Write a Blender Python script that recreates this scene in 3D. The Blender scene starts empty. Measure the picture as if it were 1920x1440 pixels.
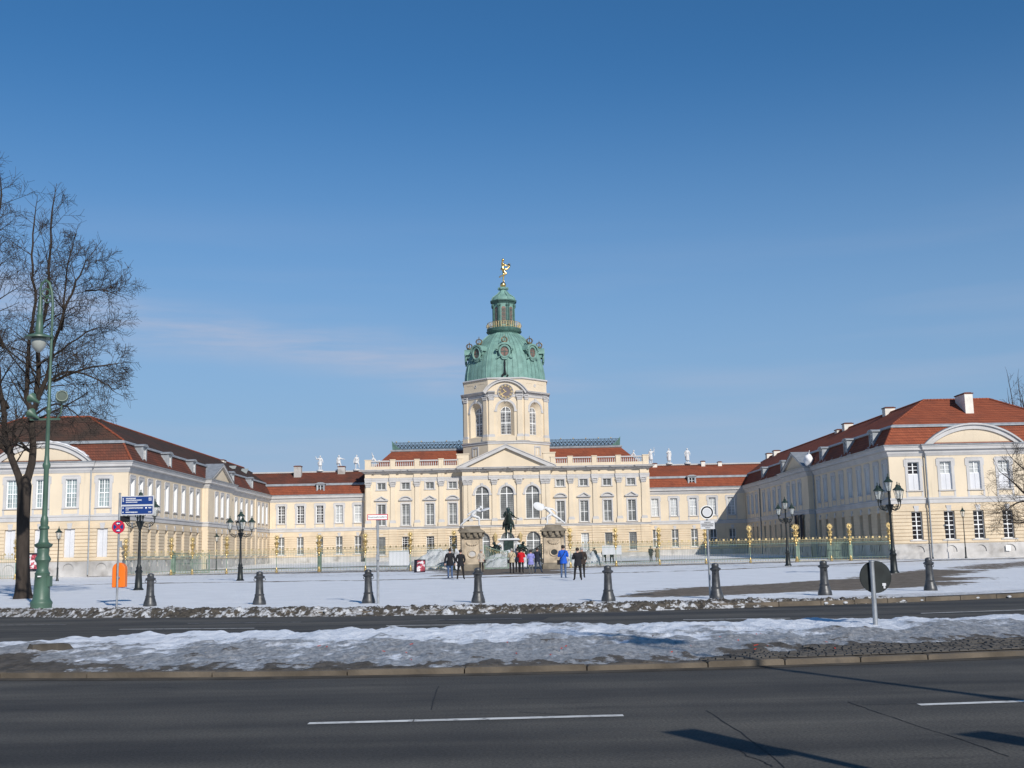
import bpy, bmesh, math, random
import numpy as np
from mathutils import Matrix, Vector
R = math.radians
PI = math.pi
random.seed(7)
SC = bpy.context.scene
COL = SC.collection

# ------------------------------------------------------------------ camera
cam_d = bpy.data.cameras.new('camera')
cam_d.sensor_width = 36.0
cam_d.lens = 36.0 * 2150.0 / 1920.0
cam_d.clip_start = 0.1
cam_d.clip_end = 6000
cam = bpy.data.objects.new('camera', cam_d)
COL.objects.link(cam)
pitch, yaw, roll = R(8.43), R(0.545), R(1.2)
fw = Vector((math.sin(yaw) * math.cos(pitch), math.cos(yaw) * math.cos(pitch), math.sin(pitch)))
rt = Vector((math.cos(yaw), -math.sin(yaw), 0))
up = rt.cross(fw)
cx = rt * math.cos(roll) - up * math.sin(roll)
cy = rt * math.sin(roll) + up * math.cos(roll)
M = Matrix((cx, cy, -fw)).transposed().to_4x4()
M.translation = (0, 0, 1.6)
cam.matrix_world = M
SC.camera = cam

# ------------------------------------------------------------------ sun and sky
SUN_EL = R(29.5)
SUN_AZ = R(155.5)            # clockwise from +Y: behind the camera, to the right
sun_dir = Vector((math.sin(SUN_AZ) * math.cos(SUN_EL), math.cos(SUN_AZ) * math.cos(SUN_EL), math.sin(SUN_EL)))
sd = bpy.data.lights.new('sun', 'SUN')
sd.energy = 4.4
sd.angle = R(0.55)
sd.color = (1.0, 0.955, 0.88)
so = bpy.data.objects.new('sun', sd)
COL.objects.link(so)
so.rotation_mode = 'QUATERNION'
so.rotation_quaternion = sun_dir.to_track_quat('Z', 'Y')
so.location = sun_dir * 300

W = bpy.data.worlds.new('World')
SC.world = W
W.use_nodes = True
nt = W.node_tree
for n in list(nt.nodes):
    nt.nodes.remove(n)
def wn(t, **k):
    n = nt.nodes.new(t)
    for a, b in k.items():
        setattr(n, a, b)
    return n
sky = wn('ShaderNodeTexSky', sky_type='NISHITA', sun_disc=False, sun_elevation=SUN_EL, sun_rotation=SUN_AZ,
         altitude=300, air_density=1.0, dust_density=0.0, ozone_density=3.5)
bg = wn('ShaderNodeBackground')
bg.inputs['Strength'].default_value = 0.10
wo = wn('ShaderNodeOutputWorld')
# thin high cloud: streaks drawn out along the horizon, denser low down
tc = wn('ShaderNodeTexCoord')
mp = wn('ShaderNodeMapping')
mp.inputs['Rotation'].default_value = (0, R(-4), 0)
mp.inputs['Scale'].default_value = (2.0, 2.0, 22.0)
mp.inputs['Location'].default_value = (0.35, 0.2, 0.55)
nz = wn('ShaderNodeTexNoise')
nz.inputs['Scale'].default_value = 1.0
nz.inputs['Detail'].default_value = 4
nz.inputs['Roughness'].default_value = 0.45
cr = wn('ShaderNodeValToRGB')
cr.color_ramp.elements[0].position = 0.46
cr.color_ramp.elements[0].color = (0, 0, 0, 1)
cr.color_ramp.elements[1].position = 0.72
cr.color_ramp.elements[1].color = (1, 1, 1, 1)
sep = wn('ShaderNodeSeparateXYZ')
hm = wn('ShaderNodeMapRange')
hm.inputs['From Min'].default_value = 0.10
hm.inputs['From Max'].default_value = 0.30
hm.inputs['To Min'].default_value = 0.5
hm.inputs['To Max'].default_value = 0.0
mul = wn('ShaderNodeMath', operation='MULTIPLY')
mix = wn('ShaderNodeMix', data_type='RGBA')
mix.inputs['B'].default_value = (4.5, 5.0, 6.4, 1)
L = nt.links.new
L(tc.outputs['Generated'], mp.inputs['Vector'])
L(mp.outputs['Vector'], nz.inputs['Vector'])
L(nz.outputs['Fac'], cr.inputs['Fac'])
L(tc.outputs['Generated'], sep.inputs['Vector'])
L(sep.outputs['Z'], hm.inputs['Value'])
L(cr.outputs['Color'], mul.inputs[0])
L(hm.outputs['Result'], mul.inputs[1])
hs = wn('ShaderNodeHueSaturation')
hs.inputs['Saturation'].default_value = 1.25
L(sky.outputs['Color'], hs.inputs['Color'])
hz = wn('ShaderNodeMapRange', interpolation_type='SMOOTHSTEP')
hz.inputs['From Min'].default_value = 0.0
hz.inputs['From Max'].default_value = 0.42
hz.inputs['To Min'].default_value = 0.92
hz.inputs['To Max'].default_value = 0.0
hx = wn('ShaderNodeMix', data_type='RGBA')
hx.inputs['B'].default_value = (2.6, 3.95, 6.0, 1)
L(sep.outputs['Z'], hz.inputs['Value'])
L(hz.outputs['Result'], hx.inputs['Factor'])
L(hs.outputs['Color'], hx.inputs['A'])
L(hx.outputs['Result'], mix.inputs['A'])
# one longer bank of cirrus low in the left half of the view, slightly tilted, breaking up at its ends
def wm(op, a, b_=None):
    n_ = wn('ShaderNodeMath', operation=op)
    for i_, v_ in enumerate((a, b_)):
        if v_ is None: continue
        if isinstance(v_, (int, float)): n_.inputs[i_].default_value = v_
        else: L(v_, n_.inputs[i_])
    return n_.outputs[0]
nz2 = wn('ShaderNodeTexNoise')
nz2.inputs['Scale'].default_value = 5.0
nz2.inputs['Detail'].default_value = 5
L(tc.outputs['Generated'], nz2.inputs['Vector'])
dd_ = wm('SUBTRACT', sep.outputs['Z'], wm('ADD', wm('MULTIPLY', sep.outputs['X'], -0.13), 0.158))
dd_ = wm('ADD', dd_, wm('MULTIPLY', wm('SUBTRACT', nz2.outputs['Fac'], 0.5), 0.055))
band = wm('POWER', 2.718, wm('MULTIPLY', wm('POWER', wm('MULTIPLY', wm('ABSOLUTE', dd_), 52.0), 2.0), -1.0))
fx_ = wn('ShaderNodeMapRange', interpolation_type='SMOOTHSTEP')
fx_.inputs['From Min'].default_value = 0.16
fx_.inputs['From Max'].default_value = -0.10
L(sep.outputs['X'], fx_.inputs['Value'])
fy_ = wn('ShaderNodeMapRange', interpolation_type='SMOOTHSTEP')
fy_.inputs['From Min'].default_value = 0.2
fy_.inputs['From Max'].default_value = 0.7
L(sep.outputs['Y'], fy_.inputs['Value'])
mp3 = wn('ShaderNodeMapping')
mp3.inputs['Rotation'].default_value = (0, R(7), 0)
mp3.inputs['Scale'].default_value = (7.0, 7.0, 75.0)
L(tc.outputs['Generated'], mp3.inputs['Vector'])
nz3 = wn('ShaderNodeTexNoise')
nz3.inputs['Scale'].default_value = 1.0
nz3.inputs['Detail'].default_value = 6
nz3.inputs['Roughness'].default_value = 0.6
L(mp3.outputs['Vector'], nz3.inputs['Vector'])
wsp = wn('ShaderNodeMapRange', interpolation_type='SMOOTHSTEP')
wsp.inputs['From Min'].default_value = 0.28
wsp.inputs['From Max'].default_value = 0.68
wsp.inputs['To Min'].default_value = 0.25
wsp.inputs['To Max'].default_value = 1.15
L(nz3.outputs['Fac'], wsp.inputs['Value'])
band = wm('MULTIPLY', band, wsp.outputs['Result'])
band = wm('MULTIPLY', wm('MULTIPLY', wm('MULTIPLY', band, fx_.outputs['Result']), fy_.outputs['Result']), 0.62)
L(wm('MAXIMUM', mul.outputs['Value'], band), mix.inputs['Factor'])
L(mix.outputs['Result'], bg.inputs['Color'])
L(bg.outputs['Background'], wo.inputs['Surface'])

SC.view_settings.view_transform = 'Standard'
SC.view_settings.look = 'None'
SC.view_settings.exposure = 0.0
SC.view_settings.gamma = 1.0
SC.cycles.max_bounces = 6
SC.cycles.use_denoising = True

# ------------------------------------------------------------------ materials
MT = {}
def material(name, color, rough=0.8, metal=0.0, var=0.12, vscale=1.2, bump=0.0, bscale=20.0, spec=0.3,
             streak=0.0, dirt=None, dscale=0.6, dpos=(0.55, 0.75), stretch=(1, 1, 1), coat=0.0):
    m = bpy.data.materials.new(name)
    m.use_nodes = True
    t = m.node_tree
    b = t.nodes['Principled BSDF']
    b.inputs['Roughness'].default_value = rough
    b.inputs['Metallic'].default_value = metal
    b.inputs['Specular IOR Level'].default_value = spec
    if coat:
        b.inputs['Coat Weight'].default_value = coat
    g = t.nodes.new('ShaderNodeNewGeometry')
    mpn = t.nodes.new('ShaderNodeMapping')
    mpn.inputs['Scale'].default_value = stretch
    t.links.new(g.outputs['Position'], mpn.inputs['Vector'])
    P = mpn.outputs['Vector']
    def noise(sc, det=4, src=P):
        n = t.nodes.new('ShaderNodeTexNoise')
        n.inputs['Scale'].default_value = sc
        n.inputs['Detail'].default_value = det
        t.links.new(src, n.inputs['Vector'])
        return n.outputs['Fac']
    def mixc(fac, a, bb):
        x = t.nodes.new('ShaderNodeMix')
        x.data_type = 'RGBA'
        t.links.new(fac, x.inputs['Factor'])
        for s, v in (('A', a), ('B', bb)):
            if isinstance(v, tuple):
                x.inputs[s].default_value = v + (1,)
            else:
                t.links.new(v, x.inputs[s])
        return x.outputs['Result']
    def ramp(fac, p0, p1):
        x = t.nodes.new('ShaderNodeMapRange')
        x.interpolation_type = 'SMOOTHSTEP'
        x.inputs['From Min'].default_value = p0
        x.inputs['From Max'].default_value = p1
        t.links.new(fac, x.inputs['Value'])
        return x.outputs['Result']
    lo = tuple(max(0, c * (1 - var)) for c in color)
    hi = tuple(min(1, c * (1 + var)) for c in color)
    c = mixc(ramp(noise(vscale), 0.3, 0.7), lo, hi)
    if streak:
        ms = t.nodes.new('ShaderNodeMapping')
        ms.inputs['Scale'].default_value = (1.0, 1.0, 0.08)
        t.links.new(P, ms.inputs['Vector'])
        k = ramp(noise(3.0, 3, ms.outputs['Vector']), 0.58, 0.8)
        c = mixc(mulf(t, k, streak), c, tuple(x * 0.55 for x in color))
    if dirt:
        c = mixc(ramp(noise(dscale, 6), *dpos), c, dirt)
    t.links.new(c, b.inputs['Base Color'])
    if bump:
        bn = t.nodes.new('ShaderNodeBump')
        bn.inputs['Strength'].default_value = min(1.0, bump)
        bn.inputs['Distance'].default_value = 0.02
        t.links.new(noise(bscale, 5), bn.inputs['Height'])
        t.links.new(bn.outputs['Normal'], b.inputs['Normal'])
    MT[name] = m
    return m
def mulf(t, sock, v):
    x = t.nodes.new('ShaderNodeMath')
    x.operation = 'MULTIPLY'
    x.inputs[1].default_value = v
    t.links.new(sock, x.inputs[0])
    return x.outputs['Value']

material('plaster', (0.665, 0.56, 0.42), 0.9, var=0.06, vscale=0.3, bump=0.2, bscale=12, streak=0.3)
material('plaster_rust', (0.63, 0.515, 0.37), 0.9, var=0.09, vscale=0.5, bump=0.25, bscale=10, streak=0.35)
material('trim', (0.50, 0.485, 0.475), 0.85, var=0.07, vscale=0.7, streak=0.22)
material('plinth', (0.46, 0.44, 0.42), 0.9, var=0.2, vscale=0.45, bump=0.2, streak=0.5, dirt=(0.27, 0.25, 0.23), dscale=0.7, dpos=(0.5, 0.75))
material('white_paint', (0.80, 0.80, 0.79), 0.5, var=0.03)
material('shutter', (0.60, 0.60, 0.62), 0.6, var=0.04)
material('lead', (0.30, 0.32, 0.34), 0.55, metal=0.2, var=0.15, vscale=2)
material('chimney', (0.72, 0.68, 0.61), 0.9, var=0.1, streak=0.3)
material('copper', (0.17, 0.30, 0.26), 0.65, var=0.16, vscale=1.1, streak=0.45, dirt=(0.08, 0.165, 0.15), dscale=0.9, dpos=(0.60, 0.85))
material('copper_dark', (0.075, 0.15, 0.13), 0.65, var=0.2, vscale=2, streak=0.3)
material('gold', (0.83, 0.58, 0.22), 0.28, metal=1.0, var=0.08, vscale=3)
material('gold_dull', (0.55, 0.43, 0.22), 0.5, metal=0.6, var=0.2, vscale=4)
material('gold_paint', (0.62, 0.46, 0.21), 0.45, metal=0.75, var=0.15, vscale=4)
material('statue_white', (0.62, 0.62, 0.62), 0.55, var=0.04)
material('bronze', (0.035, 0.055, 0.048), 0.38, metal=0.6, var=0.35, vscale=3, spec=0.5, dirt=(0.10, 0.19, 0.165), dscale=1.8, dpos=(0.55, 0.8))
material('sandstone', (0.46, 0.375, 0.275), 0.9, var=0.22, vscale=1.6, bump=0.4, bscale=9, dirt=(0.13, 0.105, 0.08), dscale=1.3, dpos=(0.5, 0.8))
material('sandstone_dark', (0.20, 0.17, 0.13), 0.9, var=0.28, vscale=1.6, bump=0.5, bscale=9)
material('iron', (0.022, 0.026, 0.026), 0.45, metal=0.3, var=0.25, vscale=5, spec=0.5)
material('iron_green', (0.028, 0.048, 0.041), 0.5, metal=0.2, var=0.2, vscale=4)
material('bollard', (0.050, 0.051, 0.053), 0.42, metal=0.15, var=0.35, vscale=7, spec=0.6, bump=0.15, bscale=30)
material('fence_green', (0.19, 0.26, 0.20), 0.5, var=0.2, vscale=3)
material('lamp_green', (0.062, 0.118, 0.083), 0.45, var=0.14, vscale=2.2, spec=0.5, dirt=(0.05, 0.10, 0.07), dscale=2.0, dpos=(0.58, 0.8))
material('lamp_glass', (0.34, 0.36, 0.34), 0.12, var=0.05, spec=0.5)
material('galv', (0.36, 0.37, 0.38), 0.45, metal=0.6, var=0.15, vscale=6)
material('bark', (0.040, 0.031, 0.025), 0.95, var=0.3, vscale=6, bump=0.8, bscale=14, stretch=(1, 1, 0.25))
material('twig', (0.050, 0.036, 0.030), 0.9, var=0.25, vscale=2)
material('kerb', (0.125, 0.102, 0.077), 0.9, var=0.3, vscale=1.7, bump=0.4, bscale=25, dirt=(0.10, 0.085, 0.07), dscale=2.5, dpos=(0.5, 0.72))
material('sett', (0.075, 0.068, 0.060), 0.9, var=0.25, vscale=3, bump=0.4, bscale=18)
material('slab', (0.062, 0.054, 0.044), 0.95, var=0.3, vscale=3, bump=0.5, bscale=12)
material('road_paint', (0.60, 0.60, 0.58), 0.8, var=0.12, vscale=4, dirt=(0.14, 0.14, 0.14), dscale=7, dpos=(0.55, 0.75))
material('road_paint_worn', (0.26, 0.26, 0.26), 0.8, var=0.2, vscale=4, dirt=(0.08, 0.08, 0.08), dscale=7, dpos=(0.45, 0.7))
material('asphalt_patch', (0.046, 0.046, 0.048), 0.9, var=0.15, vscale=1.5, bump=0.3, bscale=80)
material('crack', (0.02, 0.02, 0.021), 0.8, var=0.1)
material('sign_blue', (0.013, 0.045, 0.19), 0.35, var=0.03)
material('sign_white', (0.80, 0.80, 0.79), 0.4, var=0.02)
material('sign_grey', (0.56, 0.56, 0.57), 0.4, var=0.03)
material('sign_red', (0.55, 0.02, 0.045), 0.4, var=0.03)
material('sign_black', (0.012, 0.012, 0.013), 0.4, var=0.05)
material('sign_back', (0.014, 0.018, 0.018), 0.5, var=0.25, vscale=5)
material('bin_orange', (0.80, 0.17, 0.012), 0.38, var=0.05, spec=0.5)
material('poster', (0.35, 0.06, 0.08), 0.5, var=0.7, vscale=4, dirt=(0.65, 0.62, 0.62), dscale=3.0, dpos=(0.5, 0.58))
material('cloth_dark', (0.010, 0.011, 0.022), 0.8, var=0.2)
material('tarp', (0.78, 0.77, 0.78), 0.7, var=0.05, bump=0.5, bscale=4)
material('window_frame', (0.79, 0.79, 0.78), 0.5, var=0.03)
material('blind', (0.20, 0.205, 0.20), 0.30, var=0.4, vscale=0.55, spec=0.5)
material('blind_pale', (0.44, 0.45, 0.445), 0.28, var=0.28, vscale=0.5, spec=0.5)
material('blind_blue', (0.27, 0.33, 0.335), 0.22, var=0.4, vscale=0.5, spec=0.5)
material('pane_dark', (0.022, 0.019, 0.020), 0.08, var=0.5, vscale=0.8, spec=0.5)
material('crown_bronze', (0.20, 0.155, 0.10), 0.5, metal=0.5, var=0.25, vscale=5)
material('muntin', (0.11, 0.11, 0.11), 0.6, var=0.1)
material('pane_clock', (0.15, 0.125, 0.13), 0.5, var=0.1)
material('rust_glass', (0.18, 0.115, 0.095), 0.35, var=0.4, vscale=2.5)
material('debris_red', (0.45, 0.05, 0.03), 0.7)

def tile_mat(name, c1, c2, mortar, dirt, row=0.30, dp=(0.5, 0.75)):
    m = bpy.data.materials.new(name)
    m.use_nodes = True
    t = m.node_tree
    b = t.nodes['Principled BSDF']
    b.inputs['Roughness'].default_value = 0.85
    b.inputs['Specular IOR Level'].default_value = 0.2
    g = t.nodes.new('ShaderNodeNewGeometry')
    s = t.nodes.new('ShaderNodeSeparateXYZ')
    t.links.new(g.outputs['Position'], s.inputs[0])
    a = t.nodes.new('ShaderNodeMath')
    t.links.new(s.outputs['X'], a.inputs[0])
    t.links.new(s.outputs['Y'], a.inputs[1])
    c = t.nodes.new('ShaderNodeCombineXYZ')
    t.links.new(a.outputs[0], c.inputs['X'])
    t.links.new(s.outputs['Z'], c.inputs['Y'])
    br = t.nodes.new('ShaderNodeTexBrick')
    br.inputs['Scale'].default_value = 1.0
    br.inputs['Brick Width'].default_value = 0.24
    br.inputs['Row Height'].default_value = row
    br.inputs['Mortar Size'].default_value = 0.014
    br.inputs['Color1'].default_value = c1 + (1,)
    br.inputs['Color2'].default_value = c2 + (1,)
    br.inputs['Mortar'].default_value = mortar + (1,)
    t.links.new(c.outputs[0], br.inputs['Vector'])
    n = t.nodes.new('ShaderNodeTexNoise')
    n.inputs['Scale'].default_value = 0.45
    n.inputs['Detail'].default_value = 7
    t.links.new(g.outputs['Position'], n.inputs['Vector'])
    mr = t.nodes.new('ShaderNodeMapRange')
    mr.inputs['From Min'].default_value = dp[0]
    mr.inputs['From Max'].default_value = dp[1]
    mr.inputs['To Max'].default_value = 0.7
    t.links.new(n.outputs['Fac'], mr.inputs['Value'])
    x = t.nodes.new('ShaderNodeMix')
    x.data_type = 'RGBA'
    t.links.new(mr.outputs[0], x.inputs['Factor'])
    t.links.new(br.outputs['Color'], x.inputs['A'])
    x.inputs['B'].default_value = dirt + (1,)
    t.links.new(x.outputs['Result'], b.inputs['Base Color'])
    MT[name] = m
tile_mat('tile', (0.32, 0.092, 0.046), (0.255, 0.071, 0.037), (0.11, 0.04, 0.028), (0.10, 0.045, 0.035), dp=(0.48, 0.85))
tile_mat('tile_dark', (0.115, 0.058, 0.040), (0.085, 0.046, 0.034), (0.04, 0.028, 0.022), (0.045, 0.038, 0.030), dp=(0.35, 0.62))
tile_mat('tile_old', (0.20, 0.066, 0.040), (0.15, 0.052, 0.034), (0.07, 0.03, 0.024), (0.06, 0.04, 0.033), dp=(0.4, 0.7))

# ------------------------------------------------------------------ mesh helpers
class MB:
    def __init__(s):
        s.v, s.f, s.m = [], [], []
        s.mi = 0
    def add(s, vs, fs):
        o = len(s.v)
        s.v += [tuple(p) for p in vs]
        for f in fs:
            s.f.append([i + o for i in f])
            s.m.append(s.mi)
        return s
    def box(s, x0, y0, z0, x1, y1, z1):
        if x0 > x1: x0, x1 = x1, x0
        if y0 > y1: y0, y1 = y1, y0
        if z0 > z1: z0, z1 = z1, z0
        return s.add([(x0, y0, z0), (x1, y0, z0), (x1, y1, z0), (x0, y1, z0), (x0, y0, z1), (x1, y0, z1), (x1, y1, z1), (x0, y1, z1)],
                     [(0, 3, 2, 1), (4, 5, 6, 7), (0, 1, 5, 4), (1, 2, 6, 5), (2, 3, 7, 6), (3, 0, 4, 7)])
    def prism_y(s, pts, y0, y1):
        """outline (x,z) extruded along y"""
        n = len(pts)
        vs = [(x, y0, z) for x, z in pts] + [(x, y1, z) for x, z in pts]
        fs = [list(range(n)), list(range(2 * n - 1, n - 1, -1))]
        fs += [(i, i + n, (i + 1) % n + n, (i + 1) % n) for i in range(n)]
        return s.add(vs, fs)
    def prism_z(s, pts, z0, z1):
        n = len(pts)
        vs = [(x, y, z0) for x, y in pts] + [(x, y, z1) for x, y in pts]
        fs = [list(range(n - 1, -1, -1)), list(range(n, 2 * n))]
        fs += [(i, (i + 1) % n, (i + 1) % n + n, i + n) for i in range(n)]
        return s.add(vs, fs)
    def band_y(s, outer, inner, y0, y1):
        """strip between two open outlines (x,z), with thickness y0..y1"""
        n = len(outer)
        vs = [(x, y0, z) for x, z in outer] + [(x, y0, z) for x, z in inner] + [(x, y1, z) for x, z in outer] + [(x, y1, z) for x, z in inner]
        fs = []
        for i in range(n - 1):
            a, b = i, i + 1
            fs += [(a, b, b + n, a + n), (a + 2 * n, a + 3 * n, b + 3 * n, b + 2 * n), (a, a + 2 * n, b + 2 * n, b), (a + n, b + n, b + 3 * n, a + 3 * n)]
        fs += [(0, n, 3 * n, 2 * n), (n - 1, 3 * n - 1, 4 * n - 1, 2 * n - 1)]
        return s.add(vs, fs)
    def lathe(s, prof, seg=16, c=(0, 0, 0), sq=None, ph=0.0):
        vs, fs = [], []
        n = len(prof)
        for i in range(seg):
            a = 2 * PI * i / seg + ph
            k = sq(a) if sq else 1.0
            for r, z in prof:
                vs.append((c[0] + r * k * math.cos(a), c[1] + r * k * math.sin(a), c[2] + z))
        for i in range(seg):
            j = (i + 1) % seg
            for q in range(n - 1):
                fs.append((i * n + q, j * n + q, j * n + q + 1, i * n + q + 1))
        if prof[0][0] > 1e-5: fs.append([i * n for i in range(seg - 1, -1, -1)])
        if prof[-1][0] > 1e-5: fs.append([i * n + n - 1 for i in range(seg)])
        return s.add(vs, fs)
    def tube(s, pts, rad, seg=6, cap=True):
        pts = [Vector(p) for p in pts]
        n = len(pts)
        if not hasattr(rad, '__len__'): rad = [rad] * n
        vs, fs = [], []
        d0 = (pts[1] - pts[0]).normalized()
        ref = Vector((0, 0, 1)) if abs(d0.z) < 0.9 else Vector((1, 0, 0))
        u = d0.cross(ref).normalized()
        for i, p in enumerate(pts):
            d = (pts[min(i + 1, n - 1)] - pts[max(i - 1, 0)])
            d = d.normalized() if d.length > 1e-9 else d0
            u = (u - d * u.dot(d))
            u = u.normalized() if u.length > 1e-6 else d.orthogonal().normalized()
            w = d.cross(u)
            for k in range(seg):
                a = 2 * PI * k / seg
                vs.append(p + (u * math.cos(a) + w * math.sin(a)) * rad[i])
        for i in range(n - 1):
            for k in range(seg):
                l = (k + 1) % seg
                fs.append((i * seg + k, i * seg + l, (i + 1) * seg + l, (i + 1) * seg + k))
        if cap:
            fs.append(list(range(seg - 1, -1, -1)))
            fs.append([(n - 1) * seg + k for k in range(seg)])
        return s.add(vs, fs)
    def ball(s, c, r, seg=10, rings=6, sc=(1, 1, 1)):
        vs, fs = [], []
        vs.append((c[0], c[1], c[2] - r * sc[2]))
        for i in range(1, rings):
            t = -PI / 2 + PI * i / rings
            for k in range(seg):
                a = 2 * PI * k / seg
                vs.append((c[0] + r * sc[0] * math.cos(t) * math.cos(a), c[1] + r * sc[1] * math.cos(t) * math.sin(a), c[2] + r * sc[2] * math.sin(t)))
        vs.append((c[0], c[1], c[2] + r * sc[2]))
        top = len(vs) - 1
        for k in range(seg):
            l = (k + 1) % seg
            fs.append((0, 1 + l, 1 + k))
            fs.append((top, top - seg + k, top - seg + l))
            for i in range(rings - 2):
                a = 1 + i * seg
                fs.append((a + k, a + l, a + seg + l, a + seg + k))
        return s.add(vs, fs)
    def torus(s, c, R0, r, seg=20, rs=6, axis='y', sc=(1, 1), a0=0.0, a1=2 * PI):
        full = abs(a1 - a0 - 2 * PI) < 1e-6
        n = seg if full else seg + 1
        vs, fs = [], []
        for i in range(n):
            a = a0 + (a1 - a0) * i / seg
            for k in range(rs):
                b = 2 * PI * k / rs
                q = R0 + r * math.cos(b)
                x, z, y = q * math.cos(a) * sc[0], q * math.sin(a) * sc[1], r * math.sin(b)
                vs.append((c[0] + x, c[1] + y, c[2] + z) if axis == 'y' else ((c[0] + x, c[1] + z, c[2] + y) if axis == 'z' else (c[0] + y, c[1] + x, c[2] + z)))
        for i in range(seg):
            j = (i + 1) % n if full else i + 1
            for k in range(rs):
                l = (k + 1) % rs
                fs.append((i * rs + k, j * rs + k, j * rs + l, i * rs + l))
        return s.add(vs, fs)
    def run(s, path, prof, closed=False):
        """mitred moulding: path [(x,y)] with outside to its right, prof [(out,z)] closed outline"""
        n, k = len(path), len(prof)
        vs, fs = [], []
        P = [Vector((p[0], p[1])) for p in path]
        for i in range(n):
            a = P[i] - P[i - 1] if (i > 0 or closed) else P[1] - P[0]
            b = P[(i + 1) % n] - P[i] if (i < n - 1 or closed) else P[-1] - P[-2]
            a.normalize(); b.normalize()
            na, nb = Vector((a.y, -a.x)), Vector((b.y, -b.x))
            m = (na + nb)
            if m.length < 1e-5: m = na
            m = m / max(0.25, m.dot(na))
            for o, z in prof:
                vs.append((P[i].x + m.x * o, P[i].y + m.y * o, z))
        for i in range(n if closed else n - 1):
            j = (i + 1) % n
            for q in range(k):
                w = (q + 1) % k
                fs.append((i * k + q, j * k + q, j * k + w, i * k + w))
        if not closed:
            fs.append(list(range(k)))
            fs.append([(n - 1) * k + q for q in range(k - 1, -1, -1)])
        return s.add(vs, fs)
    def mesh(s, name, mats, smooth=None):
        me = bpy.data.meshes.new(name)
        me.from_pydata(s.v, [], s.f)
        if not isinstance(mats, (list, tuple)): mats = [mats]
        for q in mats: me.materials.append(MT[q] if isinstance(q, str) else q)
        if len(mats) > 1: me.polygons.foreach_set('material_index', s.m)
        if smooth is not None:
            me.polygons.foreach_set('use_smooth', [True] * len(me.polygons))
            me.set_sharp_from_angle(angle=R(smooth))
        me.update()
        return me
    def build(s, name, mats, parent=None, loc=None, rz=0.0, smooth=None, **props):
        return link(name, s.mesh(name, mats, smooth), parent, loc, rz, **props)

def link(name, me, parent=None, loc=None, rz=0.0, **props):
    o = bpy.data.objects.new(name, me)
    COL.objects.link(o)
    if parent: o.parent = parent
    if loc: o.location = loc
    if rz: o.rotation_euler = (0, 0, rz)
    for k, v in props.items(): o[k] = v
    return o
def thing(name, label, cat, loc=(0, 0, 0), rz=0.0, group=None):
    o = link(name, None, None, loc, rz, label=label, category=cat)
    o.empty_display_size = 0.2
    if group: o['group'] = group
    return o
def tag(o, label, cat, group=None):
    o['label'] = label; o['category'] = cat
    if group: o['group'] = group
    return o
def copy_tree(o, parent=None):
    c = o.copy()
    COL.objects.link(c)
    if parent: c.parent = parent
    for ch in list(o.children): copy_tree(ch, c)
    return c

def arch_pts(w, zs, n=14, x=0.0):
    """half-circle outline from right springing to left"""
    return [(x + w / 2 * math.cos(PI * i / n), zs + w / 2 * math.sin(PI * i / n)) for i in range(n + 1)]

def wall(mb, u0, u1, z0, z1, ops, depth=0.3, y=0.0, reveal=True):
    """flat wall in the plane y with openings (u, z, w, h, arched) and their reveals"""
    us = sorted(set([u0, u1] + [a for o in ops for a in (o[0] - o[2] / 2, o[0] + o[2] / 2)]))
    zs = sorted(set([z0, z1] + [a for o in ops for a in (o[1], o[1] + o[3])]))
    us = [u for u in us if u0 - 1e-6 <= u <= u1 + 1e-6]
    zs = [z for z in zs if z0 - 1e-6 <= z <= z1 + 1e-6]
    for i in range(len(us) - 1):
        for j in range(len(zs) - 1):
            a, b = (us[i] + us[i + 1]) / 2, (zs[j] + zs[j + 1]) / 2
            if any(abs(a - o[0]) < o[2] / 2 and o[1] < b < o[1] + o[3] for o in ops): continue
            mb.add([(us[i], y, zs[j]), (us[i + 1], y, zs[j]), (us[i + 1], y, zs[j + 1]), (us[i], y, zs[j + 1])], [(0, 1, 2, 3)])
    for o in ops:
        u, z, w, h = o[:4]
        arched = len(o) > 4 and o[4]
        l, r, t = u - w / 2, u + w / 2, z + h
        d = y + depth
        mb.mi = 0
        if arched:
            zs_ = t - w / 2
            ar = arch_pts(w, zs_, 14, u)
            half = len(ar) // 2
            for seq, cor in ((ar[:half + 1], (r, t)), (ar[half:], (l, t))):
                for k in range(len(seq) - 1):
                    mb.add([(cor[0], y, cor[1]), (seq[k][0], y, seq[k][1]), (seq[k + 1][0], y, seq[k + 1][1])], [(0, 2, 1)])
            mb.mi = 1
            if reveal:
                for k in range(len(ar) - 1):
                    mb.add([(ar[k][0], y, ar[k][1]), (ar[k + 1][0], y, ar[k + 1][1]), (ar[k + 1][0], d, ar[k + 1][1]), (ar[k][0], d, ar[k][1])], [(0, 1, 2, 3)])
            t = zs_
        mb.mi = 1
        if reveal:
            mb.add([(l, y, z), (l, d, z), (l, d, t), (l, y, t)], [(0, 1, 2, 3)])
            mb.add([(r, y, z), (r, y, t), (r, d, t), (r, d, z)], [(0, 1, 2, 3)])
            mb.add([(l, y, z), (r, y, z), (r, d, z), (l, d, z)], [(0, 1, 2, 3)])
            if not arched:
                mb.add([(l, y, t), (l, d, t), (r, d, t), (r, y, t)], [(0, 1, 2, 3)])
    mb.mi = 0
    return mb

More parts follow.
